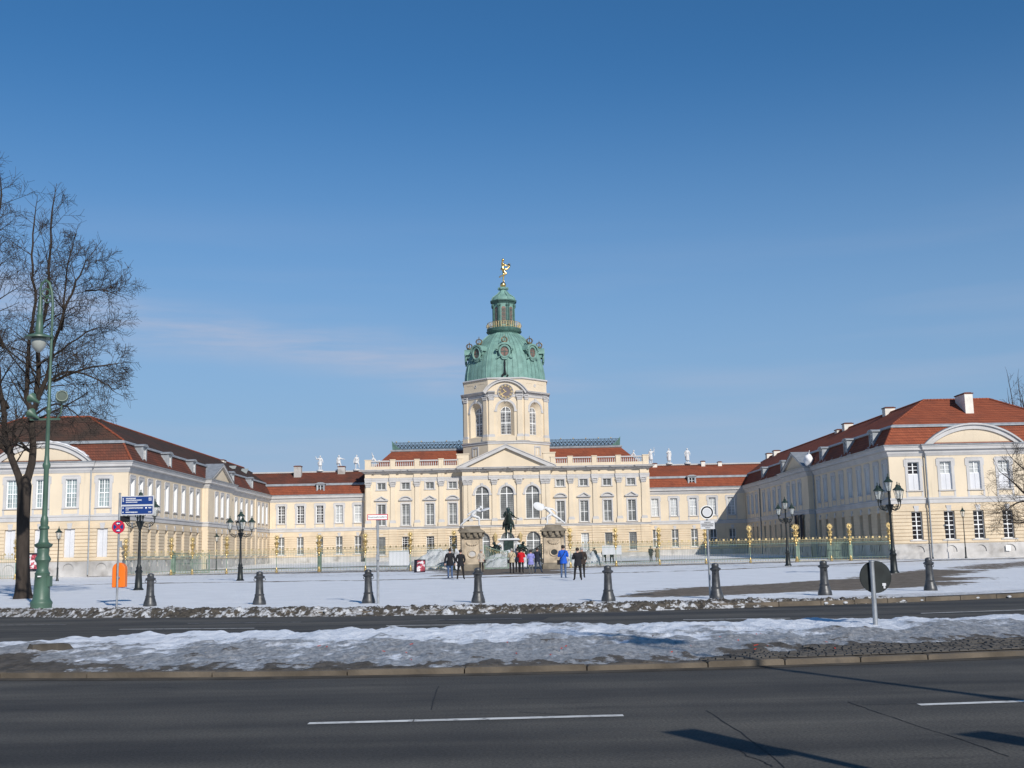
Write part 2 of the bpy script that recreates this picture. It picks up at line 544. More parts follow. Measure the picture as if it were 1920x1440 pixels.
def courses(mb, u0, u1, z0, z1, ops, h=0.36, gap=0.045, proud=0.045, y=0.0):
    """raised rustication courses, interrupted by the openings"""
    n = max(1, round((z1 - z0) / h))
    h = (z1 - z0) / n
    for i in range(n):
        a, b = z0 + i * h + gap / 2, z0 + (i + 1) * h - gap / 2
        cuts = []
        for o in ops:
            u, z, w, hh = o[:4]
            if b <= z + 0.02 or a >= z + hh - 0.02: continue
            half = w / 2
            if len(o) > 4 and o[4]:
                zc = z + hh - w / 2
                m_ = max(a, min(b, zc)) if a < zc < b else (a if a > zc else None)
                if a > zc:
                    half = math.sqrt(max(0, (w / 2) ** 2 - (a - zc) ** 2))
            cuts.append((u - half, u + half))
        cuts.sort()
        x = u0
        for c0, c1 in cuts + [(u1, u1)]:
            if c0 - x > 0.04:
                mb.add([(x, y - proud, a), (c0, y - proud, a), (c0, y - proud, b), (x, y - proud, b),
                        (x, y, a), (c0, y, a), (c0, y, b), (x, y, b)],
                       [(0, 1, 2, 3), (3, 2, 6, 7), (0, 4, 5, 1), (0, 3, 7, 4), (1, 5, 6, 2)])
            x = max(x, c1)
    return mb

class Fac:
    """local frame of a facade: u along it (left to right from outside), y inward, z up"""
    def __init__(s, ox, oy, a):
        s.o, s.a = (ox, oy), a
    def loc(s, u=0.0, y=0.0, z=0.0):
        c, k = math.cos(s.a), math.sin(s.a)
        return (s.o[0] + u * c - y * k, s.o[1] + u * k + y * c, z)

WM = {}
def window(parent, fac, u, z, w, h, glass='blind', nx=2, ny=4, transom=0.5, surround='eared', depth=0.30, sill=True,
           arched=False, shutter=0.0, bar=0.035, mull=0.09, thin=False, y=0.0, keystone=False, label=None, muntin=None):
    key = (w, h, glass, nx, ny, transom, surround, depth, sill, arched, shutter, bar, mull, keystone)
    if key not in WM:
        d = depth - 0.10
        zs = h - w / 2 if arched else h
        # surround / reveal trim: the root mesh of the window part
        s = MB()
        if surround in ('eared', 'plain', 'slim'):
            k = {'eared': 0.27, 'plain': 0.2, 'slim': 0.12}[surround]
            s.box(-w / 2 - k, -0.055, -0.02, -w / 2 - 0.002, 0.02, h)
            s.box(w / 2 + 0.002, -0.055, -0.02, w / 2 + k, 0.02, h)
            e = 0.1 if surround == 'eared' else 0.0
            s.box(-w / 2 - k - e, -0.058, h + 0.001, w / 2 + k + e, 0.02, h + 0.27)
            if surround == 'eared':
                s.box(-w / 2 - k - e, -0.056, h - 0.42, -w / 2 - k - 0.001, 0.02, h)
                s.box(w / 2 + k + 0.001, -0.056, h - 0.42, w / 2 + k + e, 0.02, h)
                s.box(-w / 2 - k + .05, -0.085, h + 0.272, w / 2 + k - .05, 0.02, h + 0.36)
        elif surround == 'arch':
            k = 0.3
            o = [(w / 2 + k, -0.0)] + arch_pts(w + 2 * k, zs) + [(-w / 2 - k, 0.0)]
            i_ = [(w / 2 + .002, 0.0)] + arch_pts(w + .004, zs) + [(-w / 2 - .002, 0.0)]
            if keystone == 'impost':
                o, i_ = o[1:-1], i_[1:-1]
                s.box(-w / 2 - k - .1, -0.1, zs - .28, -w / 2 - .003, .02, zs - .001)
                s.box(w / 2 + .003, -0.1, zs - .28, w / 2 + k + .1, .02, zs - .001)
            s.band_y(o, i_, -0.06, 0.02)
            s.prism_y([(-.16, h + .02), (.16, h + .02), (.22, h + .5), (-.22, h + .5)], -0.12, 0.0)
        if keystone is True:
            s.prism_y([(-.17, h + .015), (.17, h + .015), (.25, h + .55), (-.25, h + .55)], -0.085, 0.0)
        if not s.v:
            s.box(-w / 2 + .002, d - .04, -0.0, -w / 2 + .03, d + .05, zs - .01)
            s.box(w / 2 - .03, d - .04, -0.0, w / 2 - .002, d + .05, zs - .01)
        fm = MB()
        t = 0.07
        z0 = h * shutter
        fm.box(-w / 2 + .004, d, z0 + .004, -w / 2 + t, d + .06, zs)
        fm.box(w / 2 - t, d, z0 + .004, w / 2 - .004, d + .06, zs)
        fm.box(-w / 2 + t, d, z0 + .004, w / 2 - t, d + .06, z0 + t)
        if not arched: fm.box(-w / 2 + t, d, h - t, w / 2 - t, d + .06, h - .004)
        else:
            fm.band_y(arch_pts(w - .008, zs), arch_pts(w - 2 * t, zs), d, d + .06)
        if mull: fm.box(-mull / 2, d - .02, z0 + t + .001, mull / 2, d + .062, h - t - .001)
        zt = []
        for tr in (transom if isinstance(transom, tuple) else (transom,)):
            if tr:
                q = z0 + (h - z0) * tr
                zt.append(q)
                fm.box(-w / 2 + t, d - .015, q - mull / 2 - .0, w / 2 - t, d + .061, q + mull / 2)
        fm.mi = 1
        for i in range(1, nx):
            x = -w / 2 + t + (w - 2 * t) * i / nx
            if mull and abs(x) < mull: continue
            top = h - t if not arched else zs + math.sqrt(max(0.0, (w / 2 - t) ** 2 - x * x))
            fm.box(x - bar / 2, d + .012, z0 + t, x + bar / 2, d + .05, top)
        for j in range(1, ny):
            q = z0 + t + (h - z0 - 2 * t) * j / ny
            if any(abs(q - v) < 0.06 for v in zt): continue
            hw = w / 2 - t if (not arched or q < zs) else math.sqrt(max(0.01, (w / 2 - t) ** 2 - (q - zs) ** 2))
            fm.box(-hw, d + .014, q - bar / 2, hw, d + .048, q + bar / 2)
        g = MB()
        if arched:
            g.prism_y([(-w / 2 + .003, 0.003), (w / 2 - .003, 0.003)] + arch_pts(w - .006, zs), d + .063, d + .10)
        else:
            g.box(-w / 2 + .003, d + .063, .003, w / 2 - .003, d + .10, h - .003)
        sl = MB()
        if sill:
            sl.box(-w / 2 - .28, -0.13, -0.12, w / 2 + .28, 0.03, -0.021)
            sl.box(-w / 2 + .002, 0.031, -0.1, w / 2 - .002, d - .002, 0.0035)
        sh = None
        if shutter:
            sh = MB()
            sh.box(-w / 2 + .005, d - .05, .004, -.01, d + .05, z0)
            sh.box(.01, d - .05, .004, w / 2 - .005, d + .05, z0)
            sh = sh.mesh('shutter', 'shutter')
        WM[key] = (s.mesh('window', 'trim'), fm.mesh('window_frame', ['window_frame', 'muntin' if glass == 'blind' else 'window_frame']) if fm.v else None, g.mesh('glass', glass),
                   sl.mesh('sill', 'trim') if sill else None, sh)
    a, b, c, d_, e = WM[key]
    o = link('window', a, parent, fac.loc(u, y, z), fac.a)
    if label: o['label'] = label
    if b and not (shutter >= 0.99): link('frame', b, o)
    link('glass', c, o)
    if d_: link('sill', d_, o)
    if e: link('shutter', e, o)
    if surround == 'eared' and sill:
        if 'apron' not in WM:
            m_ = MB(); m_.band_y([(-.82, -.121), (-.82, -.72), (.82, -.72), (.82, -.121)], [(-.64, -.121), (-.64, -.60), (.64, -.60), (.64, -.121)], -.03, .01)
            WM['apron'] = m_.mesh('apron', 'trim')
        link('apron', WM['apron'], o)
    return o
# ------------------------------------------------------------------ noise on arrays
_rng = np.random.RandomState(3)
_perm = _rng.rand(256, 256)
def vnoise(x, y):
    xi, yi = np.floor(x).astype(int), np.floor(y).astype(int)
    fx, fy = x - xi, y - yi
    fx, fy = fx * fx * (3 - 2 * fx), fy * fy * (3 - 2 * fy)
    g = lambda a, b: _perm[a % 256, b % 256]
    return (g(xi, yi) * (1 - fx) + g(xi + 1, yi) * fx) * (1 - fy) + (g(xi, yi + 1) * (1 - fx) + g(xi + 1, yi + 1) * fx) * fy
def fbm(x, y, o=4, r=0.5):
    s, a, t = 0, 1.0, 0
    for i in range(o):
        s = s + a * vnoise(x + 17.3 * i, y - 9.1 * i)
        t += a
        a *= r
        x, y = x * 2.03, y * 2.03
    return s / t
def sstep(x, a, b):
    t = np.clip((x - a) / (b - a), 0, 1)
    return t * t * (3 - 2 * t)
def sd_poly(X, Y, pts):
    d = np.full(X.shape, 1e9)
    ins = np.zeros(X.shape, bool)
    n = len(pts)
    for i in range(n):
        (x0, y0), (x1, y1) = pts[i], pts[(i + 1) % n]
        ex, ey = x1 - x0, y1 - y0
        t = np.clip(((X - x0) * ex + (Y - y0) * ey) / (ex * ex + ey * ey), 0, 1)
        d = np.minimum(d, np.hypot(X - x0 - t * ex, Y - y0 - t * ey))
        c = ((y0 > Y) != (y1 > Y)) & (X < (x1 - x0) * (Y - y0) / (y1 - y0 + 1e-12) + x0)
        ins ^= c
    return np.where(ins, -d, d)
def grid_obj(name, X, Y, Z, mat, parent=None, attrs=None, **props):
    ny, nx = X.shape
    vs = np.stack([X, Y, Z], -1).reshape(-1, 3)
    i = np.arange(ny * nx).reshape(ny, nx)
    f = np.stack([i[:-1, :-1], i[:-1, 1:], i[1:, 1:], i[1:, :-1]], -1).reshape(-1, 4)
    me = bpy.data.meshes.new(name)
    me.from_pydata(vs.tolist(), [], f.tolist())
    me.materials.append(MT[mat])
    me.polygons.foreach_set('use_smooth', [True] * len(me.polygons))
    for k, a in (attrs or {}).items():
        at = me.attributes.new(k, 'FLOAT', 'POINT')
        at.data.foreach_set('value', np.clip(a, 0, 1).reshape(-1).astype(np.float32))
    return link(name, me, parent, **props)

def snow_mat(name, snow, grey, bare, lo=0.5, hi=0.62, fine=9.0, bump=0.5, bscale=5.0, rough=0.55, bare2=None, g0=0.25, g1=0.85, stretch=(1, 1, 1)):
    m = bpy.data.materials.new(name)
    m.use_nodes = True
    t = m.node_tree
    b = t.nodes['Principled BSDF']
    b.inputs['Specular IOR Level'].default_value = 0.35
    g = t.nodes.new('ShaderNodeNewGeometry')
    mps = t.nodes.new('ShaderNodeMapping')
    mps.inputs['Scale'].default_value = stretch
    t.links.new(g.outputs['Position'], mps.inputs['Vector'])
    def noise(sc, det=5):
        n = t.nodes.new('ShaderNodeTexNoise')
        n.inputs['Scale'].default_value = sc
        n.inputs['Detail'].default_value = det
        n.inputs['Roughness'].default_value = 0.68
        t.links.new(mps.outputs[0], n.inputs['Vector'])
        return n.outputs['Fac']
    def attr(k):
        a = t.nodes.new('ShaderNodeAttribute')
        a.attribute_name = k
        return a.outputs['Fac']
    def mth(op, a, c):
        x = t.nodes.new('ShaderNodeMath')
        x.operation = op
        for i, v in enumerate((a, c)):
            if isinstance(v, (int, float)): x.inputs[i].default_value = v
            else: t.links.new(v, x.inputs[i])
        return x.outputs[0]
    def rng(v, a, c):
        x = t.nodes.new('ShaderNodeMapRange')
        x.interpolation_type = 'SMOOTHSTEP'
        x.inputs['From Min'].default_value = a
        x.inputs['From Max'].default_value = c
        t.links.new(v, x.inputs['Value'])
        return x.outputs[0]
    def mx(f, a, c):
        x = t.nodes.new('ShaderNodeMix')
        x.data_type = 'RGBA'
        t.links.new(f, x.inputs['Factor'])
        for s, v in (('A', a), ('B', c)):
            if isinstance(v, tuple): x.inputs[s].default_value = v + (1,)
            else: t.links.new(v, x.inputs[s])
        return x.outputs['Result']
    n1, n2 = noise(fine), noise(fine * 0.22)
    s0 = mx(rng(n2, 0.35, 0.7), tuple(c * 0.93 for c in snow), snow)
    s1 = mx(rng(mth('ADD', attr('grey'), mth('MULTIPLY', mth('SUBTRACT', n1, 0.5), 1.5)), g0, g1), s0, mx(rng(noise(fine * 2.4, 4), 0.36, 0.64), tuple(c * 0.62 for c in grey), tuple(min(1, c * 1.28) for c in grey)))
    bc = mx(rng(n1, 0.35, 0.65), bare, bare2 or tuple(c * 1.5 for c in bare))
    bm = rng(mth('ADD', attr('bare'), mth('MULTIPLY', mth('SUBTRACT', n1, 0.5), 1.15)), lo, hi)
    t.links.new(mx(bm, s1, bc), b.inputs['Base Color'])
    rr = t.nodes.new('ShaderNodeMapRange')
    rr.inputs['To Min'].default_value = rough
    rr.inputs['To Max'].default_value = 0.85
    t.links.new(bm, rr.inputs['Value'])
    t.links.new(rr.outputs[0], b.inputs['Roughness'])
    bn = t.nodes.new('ShaderNodeBump')
    bn.inputs['Strength'].default_value = bump
    bn.inputs['Distance'].default_value = 0.05
    t.links.new(mth('ADD', noise(bscale, 8), mth('MULTIPLY', noise(bscale * 6, 3), 0.35)), bn.inputs['Height'])
    t.links.new(bn.outputs['Normal'], b.inputs['Normal'])
    MT[name] = m
snow_mat('snow_plaza', (0.80, 0.81, 0.825), (0.50, 0.49, 0.48), (0.115, 0.092, 0.068), fine=3.2, bscale=3.6, bump=1.0, lo=0.42, hi=0.66, bare2=(0.185, 0.152, 0.118), stretch=(1.0, 0.8, 1.0))
snow_mat('snow_bank', (0.76, 0.785, 0.83), (0.30, 0.295, 0.29), (0.050, 0.042, 0.033), fine=5.5, bscale=5.0, bump=1.0, rough=0.42, bare2=(0.11, 0.095, 0.078), lo=0.45, hi=0.62, g0=0.28, g1=0.72, stretch=(1.0, 0.5, 1.0))
snow_mat('snow_dirty', (0.60, 0.61, 0.63), (0.22, 0.20, 0.18), (0.036, 0.031, 0.026), fine=9.0, bscale=7.0, bump=1.0, rough=0.6, bare2=(0.10, 0.086, 0.068), lo=0.42, hi=0.62)

def asphalt(name):
    m = bpy.data.materials.new(name)
    m.use_nodes = True
    t = m.node_tree
    b = t.nodes['Principled BSDF']
    b.inputs['Roughness'].default_value = 0.82
    b.inputs['Specular IOR Level'].default_value = 0.3
    g = t.nodes.new('ShaderNodeNewGeometry')
    def noise(sc, stretch, det=4):
        mp_ = t.nodes.new('ShaderNodeMapping')
        mp_.inputs['Scale'].default_value = stretch
        t.links.new(g.outputs['Position'], mp_.inputs['Vector'])
        n = t.nodes.new('ShaderNodeTexNoise')
        n.inputs['Scale'].default_value = sc
        n.inputs['Detail'].default_value = det
        t.links.new(mp_.outputs[0], n.inputs['Vector'])
        return n.outputs['Fac']
    def ramp(s, a, c, c0, c1):
        r_ = t.nodes.new('ShaderNodeValToRGB')
        r_.color_ramp.elements[0].position, r_.color_ramp.elements[1].position = a, c
        r_.color_ramp.elements[0].color, r_.color_ramp.elements[1].color = c0 + (1,), c1 + (1,)
        t.links.new(s, r_.inputs['Fac'])
        return r_.outputs['Color']
    def mulc(a, c, f=1.0):
        x = t.nodes.new('ShaderNodeMix')
        x.data_type = 'RGBA'
        x.blend_type = 'MULTIPLY'
        x.inputs['Factor'].default_value = f
        t.links.new(a, x.inputs['A'])
        t.links.new(c, x.inputs['B'])
        return x.outputs['Result']
    c = ramp(noise(1.0, (0.03, 0.85, 1), 3), 0.35, 0.66, (0.046, 0.0435, 0.040), (0.094, 0.088, 0.077))
    c = mulc(c, ramp(noise(0.8, (1, 1, 1), 6), 0.3, 0.7, (0.82, 0.82, 0.83), (1.12, 1.11, 1.08)))
    c = mulc(c, ramp(noise(38, (1, 1, 1), 4), 0.32, 0.70, (0.62, 0.62, 0.62), (1.42, 1.41, 1.38)))
    c = mulc(c, ramp(noise(0.35, (0.5, 2.2, 1), 7), 0.42, 0.72, (0.86, 0.86, 0.87), (1.30, 1.29, 1.27)))
    c = mulc(c, ramp(noise(2.2, (0.35, 1.6, 1), 6), 0.60, 0.75, (1.0, 1.0, 1.0), (0.70, 0.70, 0.71)))
    t.links.new(c, b.inputs['Base Color'])
    bn = t.nodes.new('ShaderNodeBump')
    bn.inputs['Strength'].default_value = 0.35
    bn.inputs['Distance'].default_value = 0.01
    t.links.new(noise(90, (1, 1, 1), 3), bn.inputs['Height'])
    t.links.new(bn.outputs['Normal'], b.inputs['Normal'])
    MT[name] = m
asphalt('asphalt')

# ------------------------------------------------------------------ ground, roads
def kerb_far(x):
    x = np.clip(x, -24, 22) if isinstance(x, np.ndarray) else max(-24, min(22, x))
    return 31.9 - 0.0525 * x + 0.0155 * x * x
def kerb_near(x):
    x = np.clip(x, -14, 14) if isinstance(x, np.ndarray) else max(-14, min(14, x))
    return 15.95 - 0.002 * x + 0.0145 * x * x
g = MB()
g.add([(-2500, -400, -0.3), (2500, -400, -0.3), (2500, 4000, -0.3), (-2500, 4000, -0.3)], [(0, 1, 2, 3)])
g.build('ground', 'plinth', kind='structure')
g = MB()
g.add([(-120, 5.3, 0), (120, 5.3, 0), (120, 50, 0), (-120, 50, 0)], [(0, 1, 2, 3)])
road = g.build('road', 'asphalt', kind='structure')
g = MB()
g.box(-120, -30, -0.2, 120, 5.15, 0.12)
pv = g.build('pavement', 'plinth', kind='structure')
ks = MB(); ks.box(0, 0, -0.15, 1.18, 0.147, 0.125)
ksm = ks.mesh('kerb_stone', 'kerb')
for i in range(-12, 14): link('kerb_stone', ksm, pv, (i * 1.2, 5.152, 0))

# painted lines, patches and seams on the carriageways
def strip(x0, y0, x1, y1, w, z, name, mat, parent):
    mb = MB()
    n = 12
    for k in range(n):
        a, b = k / n, (k + 1) / n - (0.003 if k == 3 else 0.0)
        q = [(x0 + (x1 - x0) * a, y0 + (y1 - y0) * a), (x0 + (x1 - x0) * b, y0 + (y1 - y0) * b)]
        mb.add([(q[0][0], q[0][1] - w / 2, z), (q[1][0], q[1][1] - w / 2, z), (q[1][0], q[1][1] + w / 2, z), (q[0][0], q[0][1] + w / 2, z)], [(0, 1, 2, 3)])
    return mb.build(name, mat, parent)
for a in [(-1.95, 11.59, 1.14, 11.66, 0.13), (4.17, 11.95, 7.3, 12.2, 0.13), (-9.3, 28.2, -5.9, 27.5, 0.12), (-2.8, 27.4, 0.38, 26.8, 0.12), (4.13, 27.2, 6.55, 26.9, 0.12), (9.87, 27.7, 12.9, 28.3, 0.12)]:
    strip(*a, 0.0045, 'lane_marking', 'road_paint', road)
for a in [(-14.5, 31.6, -11.6, 30.9, 0.10), (-8.2, 30.2, -5.2, 29.7, 0.10), (-2.4, 29.4, 0.4, 29.2, 0.10)]:
    strip(*a, 0.0045, 'lane_marking', 'road_paint_worn', road)
for a in [(-1.7, 29.3, 0.9, 28.9, 1.1), (2.5, 30.2, 3.9, 30.2, 1.3), (-6.5, 26.2, -3.4, 25.9, 0.5)]:
    mb = MB(); x0, y0, x1, y1, w = a
    mb.add([(x0, y0 - w / 2, .0025), (x1, y1 - w / 2, .0025), (x1 + .2, y1 + w / 2, .0025), (x0 + .1, y0 + w / 2, .0025)], [(0, 1, 2, 3)])
    mb.build('repair_patch', 'asphalt_patch', road)
def crack(pts, w):
    P = []
    for i in range(len(pts) - 1):
        for k in range(6):
            t = k / 6
            P.append((pts[i][0] * (1 - t) + pts[i + 1][0] * t + random.uniform(-1, 1) * w, pts[i][1] * (1 - t) + pts[i + 1][1] * t + random.uniform(-1, 1) * w))
    P.append(pts[-1])
    mb = MB()
    for i in range(len(P) - 1):
        d = Vector((P[i + 1][0] - P[i][0], P[i + 1][1] - P[i][1])).normalized()
        n = Vector((-d.y, d.x)) * w * random.uniform(0.35, 0.65)
        mb.add([(P[i][0] - n.x, P[i][1] - n.y, .0035), (P[i + 1][0] - n.x, P[i + 1][1] - n.y, .0035), (P[i + 1][0] + n.x, P[i + 1][1] + n.y, .0035), (P[i][0] + n.x, P[i][1] + n.y, .0035)], [(0, 1, 2, 3)])
    mb.build('crack', 'crack', road)
CRACKS = [[(2.0, 11.9), (2.06, 10.45), (2.03, 8.75)], [(3.55, 12.3), (3.6, 11.4), (3.75, 9.8), (3.8, 9.0)], [(3.65, 12.05), (4.2, 12.05)], [(1.86, 9.6), (1.86, 9.3), (1.93, 9.1), (1.95, 8.8)],
          [(4.02, 9.25), (4.05, 9.1), (4.03, 8.9), (3.93, 8.95), (3.96, 8.7)], [(-0.85, 14.6), (-0.8, 12.4)], [(0.1, 12.1), (0.5, 11.85), (0.62, 11.8)], [(-4.7, 15.1), (-4.4, 15.15), (-4.2, 15.0)]]
for c in CRACKS: crack(c, 0.012)

# ------------------------------------------------------------------ snowy forecourt
def zg(y):
    return 0.13 + 0.22 * np.clip((y - 33) / 74.0, 0, 1) + 0.60 * np.clip((y - 107) / 66.0, 0, 1)
xs = np.concatenate([np.linspace(-90, -42, 60)[:-1], np.linspace(-42, 52, 300), np.linspace(52, 95, 50)[1:]])
ts = np.linspace(0, 1, 190) ** 1.55
XX, TT = np.meshgrid(xs, ts)
Y0 = kerb_far(XX) + 0.30
YY = Y0 + TT * (107.6 - Y0)
ZZ = zg(YY) + (0.035 * (fbm(XX * 0.45, YY * 0.45, 4) - 0.5) + 0.05 * (fbm(XX * 1.7, YY * 1.7, 3) - 0.5)) * sstep(YY - Y0, 0.2, 2.5)
n_ = (fbm(XX * 0.22, YY * 0.5, 5, .6) - 0.5)
def bare_of(pts, soft, amp): return 0.5 + np.clip(-(sd_poly(XX, YY, pts) + n_ * amp) / soft, -0.5, 0.5)
track = [(3.6, 39.6), (5.8, 44.2), (8.2, 46.2), (11.2, 48.0), (14.7, 52.3), (20.2, 59.9), (24.6, 68), (25.5, 62), (20.5, 50.0), (15.6, 41.0), (11.6, 38.9), (7.6, 37.0), (5.9, 37.0), (4.3, 37.4)]
track2 = [(24, 66), (30, 76), (42, 90), (60, 97), (60, 95), (44, 84), (33, 71), (27, 62)]
line1 = [(-40, 76), (-21.8, 73.9), (-7.9, 69.7), (-2.8, 70.7), (1.8, 72.5), (5.3, 76.0), (12.6, 77.6), (21.8, 86), (31.2, 96.7), (48, 104), (48, 101), (31.2, 93.5), (21.8, 83.5), (12.6, 75.6), (5.3, 74.2), (1.8, 70.8), (-2.8, 68.8), (-7.9, 68.2), (-21.8, 72.6), (-40, 74.5)]
gate = [(-4.5, 76), (4.5, 77), (6.2, 92), (5, 100), (-3.5, 100), (-6, 90)]
strip2 = [(-38, 104.5), (-5, 96), (6, 96), (36, 104.5), (36, 107.6), (-38, 107.6)]
bare = np.maximum.reduce([0.94 * bare_of(track, 2.2, 4.5), 0.66 * bare_of(track2, 2.0, 4.5), 0.9 * bare_of(line1, 1.4, 2.6), 0.85 * bare_of(gate, 3.0, 6.0), 0.62 * bare_of(strip2, 1.5, 3.0)])
thin = (fbm(XX * 0.09 + 5, YY * 0.05, 3) - 0.5)
grey = 0.12 + 0.75 * sstep(YY, 73, 84) * (0.75 + thin) + 0.8 * (1 - sstep(YY - Y0, 1.0, 3.6)) + 0.5 * bare_of(track, 5.0, 4.0) - 0.34 + 0.8 * (fbm(XX * 0.9, YY * 1.1, 4, .65) - 0.5)
grid_obj('forecourt', XX, YY, ZZ, 'snow_plaza', attrs={'bare': bare, 'grey': grey}, kind='structure')

# courtyard behind the fence, rising to the palace
XX, YY = np.meshgrid(np.linspace(-62, 64, 160), np.linspace(107.6, 200, 120))
n_ = (fbm(XX * 0.18, YY * 0.12, 4) - 0.5)
ZZ = zg(YY) + 0.05 * (fbm(XX * 0.3, YY * 0.3, 3) - 0.5)
path = [(-6, 107), (7, 107), (9, 150), (18, 166), (-17, 166), (-8, 150)]
bare = np.maximum(0.5 + np.clip(-(sd_poly(XX, YY, path) + n_ * 10) / 6, -.5, .5), 0.5 + np.clip((np.abs(YY - 128 - n_ * 14) * -1 + 3.0) / 3, -.5, .5))
grid_obj('courtyard', XX, YY, ZZ, 'snow_plaza', attrs={'bare': bare * 0.8, 'grey': 0.35 + n_ + 0 * XX}, kind='structure')

# kerb stones along the far side of the carriageway, laid stone by stone
kerb_line = link('kerb', None, None, kind='structure')
def stones(fn, xa, xb, name, side, top, wid, parent, lmin=1.0, lmax=1.35):
    x = xa
    while x < xb:
        l = random.uniform(lmin, lmax)
        p0, p1 = Vector((x, fn(x))), Vector((x + l, fn(x + l)))
        d = (p1 - p0).normalized()
        L_ = (p1 - p0).length - 0.018
        mb = MB()
        b = 0.018
        mb.prism_y([(0, -0.12), (L_, -0.12), (L_, top - b), (L_ - b, top), (b, top), (0, top - b)], 0, wid)
        o = mb.build(name, 'kerb', parent, (p0.x, p0.y, random.uniform(-.008, .008)), math.atan2(d.y, d.x) + random.uniform(-.006, .006))
        x += l
stones(lambda x: kerb_far(x), -46, 52, 'kerb_stone', 1, 0.125, 0.28, kerb_line)

# ------------------------------------------------------------------ ploughed dirty snow along the far kerb
xs = np.concatenate([np.linspace(-48, -19, 120)[:-1], np.linspace(-19, 11.5, 900)])
ts = np.linspace(0, 1, 40)
XX, TT = np.meshgrid(xs, ts)
wd = 2.1 * (1 - 0.75 * sstep(XX, 5, 11.5))
YY = kerb_far(XX) - 0.28 * (1 - sstep(XX, 4, 9)) + TT * wd + 0.35 * (fbm(XX * 1.3, TT * 2, 3) - 0.5) * (TT < 0.5)
prof = sstep(TT, 0, 0.16) * (1 - sstep(TT, 0.30, 0.95))
hh = 0.085 * (0.55 + 0.9 * fbm(XX * 0.7, XX * 0 + 2.2, 3)) * (1 - 0.55 * sstep(XX, 4, 11.5))
ZZ = 0.004 + sstep(TT, 0.0, 0.25) * 0.115 + prof * hh + 0.13 * (fbm(XX * 2.6, YY * 2.6, 4) - 0.5) * prof + 0.20 * (fbm(XX * 7, YY * 7, 4, .65) - 0.5) * prof
ZZ[0, :] = -0.03
ZZ[-1, :] = 0.05
dirt = 0.60 - 0.35 * sstep(TT, 0.45, 0.95) + 0.55 * (fbm(XX * 1.1, YY * 1.6, 4) - 0.5) + 1.3 * (fbm(XX * 6, YY * 9, 4, .7) - 0.5)
grid_obj('snow_bank', XX, YY, ZZ, 'snow_dirty', attrs={'bare': dirt, 'grey': 0.45 + 0.8 * (fbm(XX * 2, YY * 2, 3) - 0.5)}, kind='stuff',
         label='dirty ploughed snow heaped along the far kerb', category='snow')
# loose clods that fell off the bank
mb = MB()
for k in range(420):
    x = random.uniform(-20, 18)
    y = kerb_far(x) + random.choice([-1, 1]) * abs(random.gauss(0, 0.35)) + (0.9 if x < 8 else 0.55)
    r = random.uniform(0.02, 0.085)
    z = 0.13 if x < 5 else 0.13
    mb.ball((x, y, z + r * 0.2 - (0.1 if x > 5 else 0)), r, 6, 4, (random.uniform(.7, 1.5), random.uniform(.7, 1.3), random.uniform(.5, .9)))
mb.build('snow_clods', 'snow_dirty', kind='stuff', label='dirty clods of snow scattered along the far kerb', category='snow')

# ------------------------------------------------------------------ median strip
med = link('median', None, None, kind='structure')
stones(lambda x: kerb_near(x), -16, 17, 'kerb_stone', 1, 0.085, 0.16, med, 0.95, 1.9)
mb = MB()
for k in range(140):
    x0, x1 = -16 + k * .23, -16 + (k + 1) * .23
    w0, w1 = [.16 + .14 * float(fbm(np.array([q * 1.3]), np.array([3.3]), 3)[0]) for q in (x0, x1)]
    mb.add([(x0, kerb_near(x0) - w0, .004), (x1, kerb_near(x1) - w1, .004), (x1, kerb_near(x1) + .02, .012), (x0, kerb_near(x0) + .02, .012)], [(0, 1, 2, 3)])
mb.build('gutter_dirt', 'slab', med, kind='stuff')
def med_far(x): return 24.6 - 9.0 * sstep(-x, 7.4, 15.0) + 0.01 * np.clip(x, 0, 20) + 0.35 * (fbm(x * 0.6, x * 0 + 4.4, 3) - 0.5)
xs = np.linspace(-15.5, 17, 620)
ts = np.linspace(0, 1, 150)
XX, TT = np.meshgrid(xs, ts)
Ya = kerb_near(XX) + 0.15
Yb = med_far(XX)
YY = Ya + TT * (Yb - Ya)
dn = YY - Ya
df = Yb - YY
wdt = Yb - Ya
big = fbm(XX * 0.45 + 3, YY * 0.6, 4) - 0.5
fine = fbm(XX * 2.2, YY * 1.3, 4) - 0.5
tiny = fbm(XX * 6.0, YY * 3.0, 3) - 0.5
edge = 1.35 + 1.3 * sstep(XX, 1.8, 5) + 2.2 * big - 1.2 * sstep(-XX, 3, 5) * 0
crest = sstep(dn, edge - 1.7, edge + 2.6)
pit = fbm(XX * 4.2, YY * 1.9, 4, .65) - 0.5
ZZ = 0.075 + crest * (0.075 + 0.10 * big) + 0.10 * fine * (0.3 + crest) + 0.06 * tiny + 0.05 * pit
ZZ = ZZ * sstep(df, -0.02, 0.75) - 0.03 * (1 - sstep(df, 0.0, 0.15))
ZZ[0, :] = 0.05
dirty = 1 - sstep(dn, edge - 1.9, edge + 0.7)
bare = 0.70 * dirty + 0.8 * fine + 0.16 + 0.95 * pit + 0.35 * tiny - 0.10 * crest - 0.15 * sstep(dn, 4.5, 6.5)
greyz = 0.30 + 0.62 * (1 - sstep(dn, edge - 0.5, edge + 4.2)) + 0.8 * big + 0.9 * fine + 1.15 * pit + 0.28 * sstep(1.6 - np.abs(XX - 2.2), -1.5, 1.0) - 0.35 * sstep(dn, 4.5, 6.5)
soil = 0.5 + np.clip(-(sd_poly(XX, YY, [(-14, 16), (-6.4, 16), (-6.2, 17.4), (-8.2, 19.6), (-14, 19)]) + 1.2 * fine) / 0.8, -.5, .5)
bare = np.maximum(bare, soil)
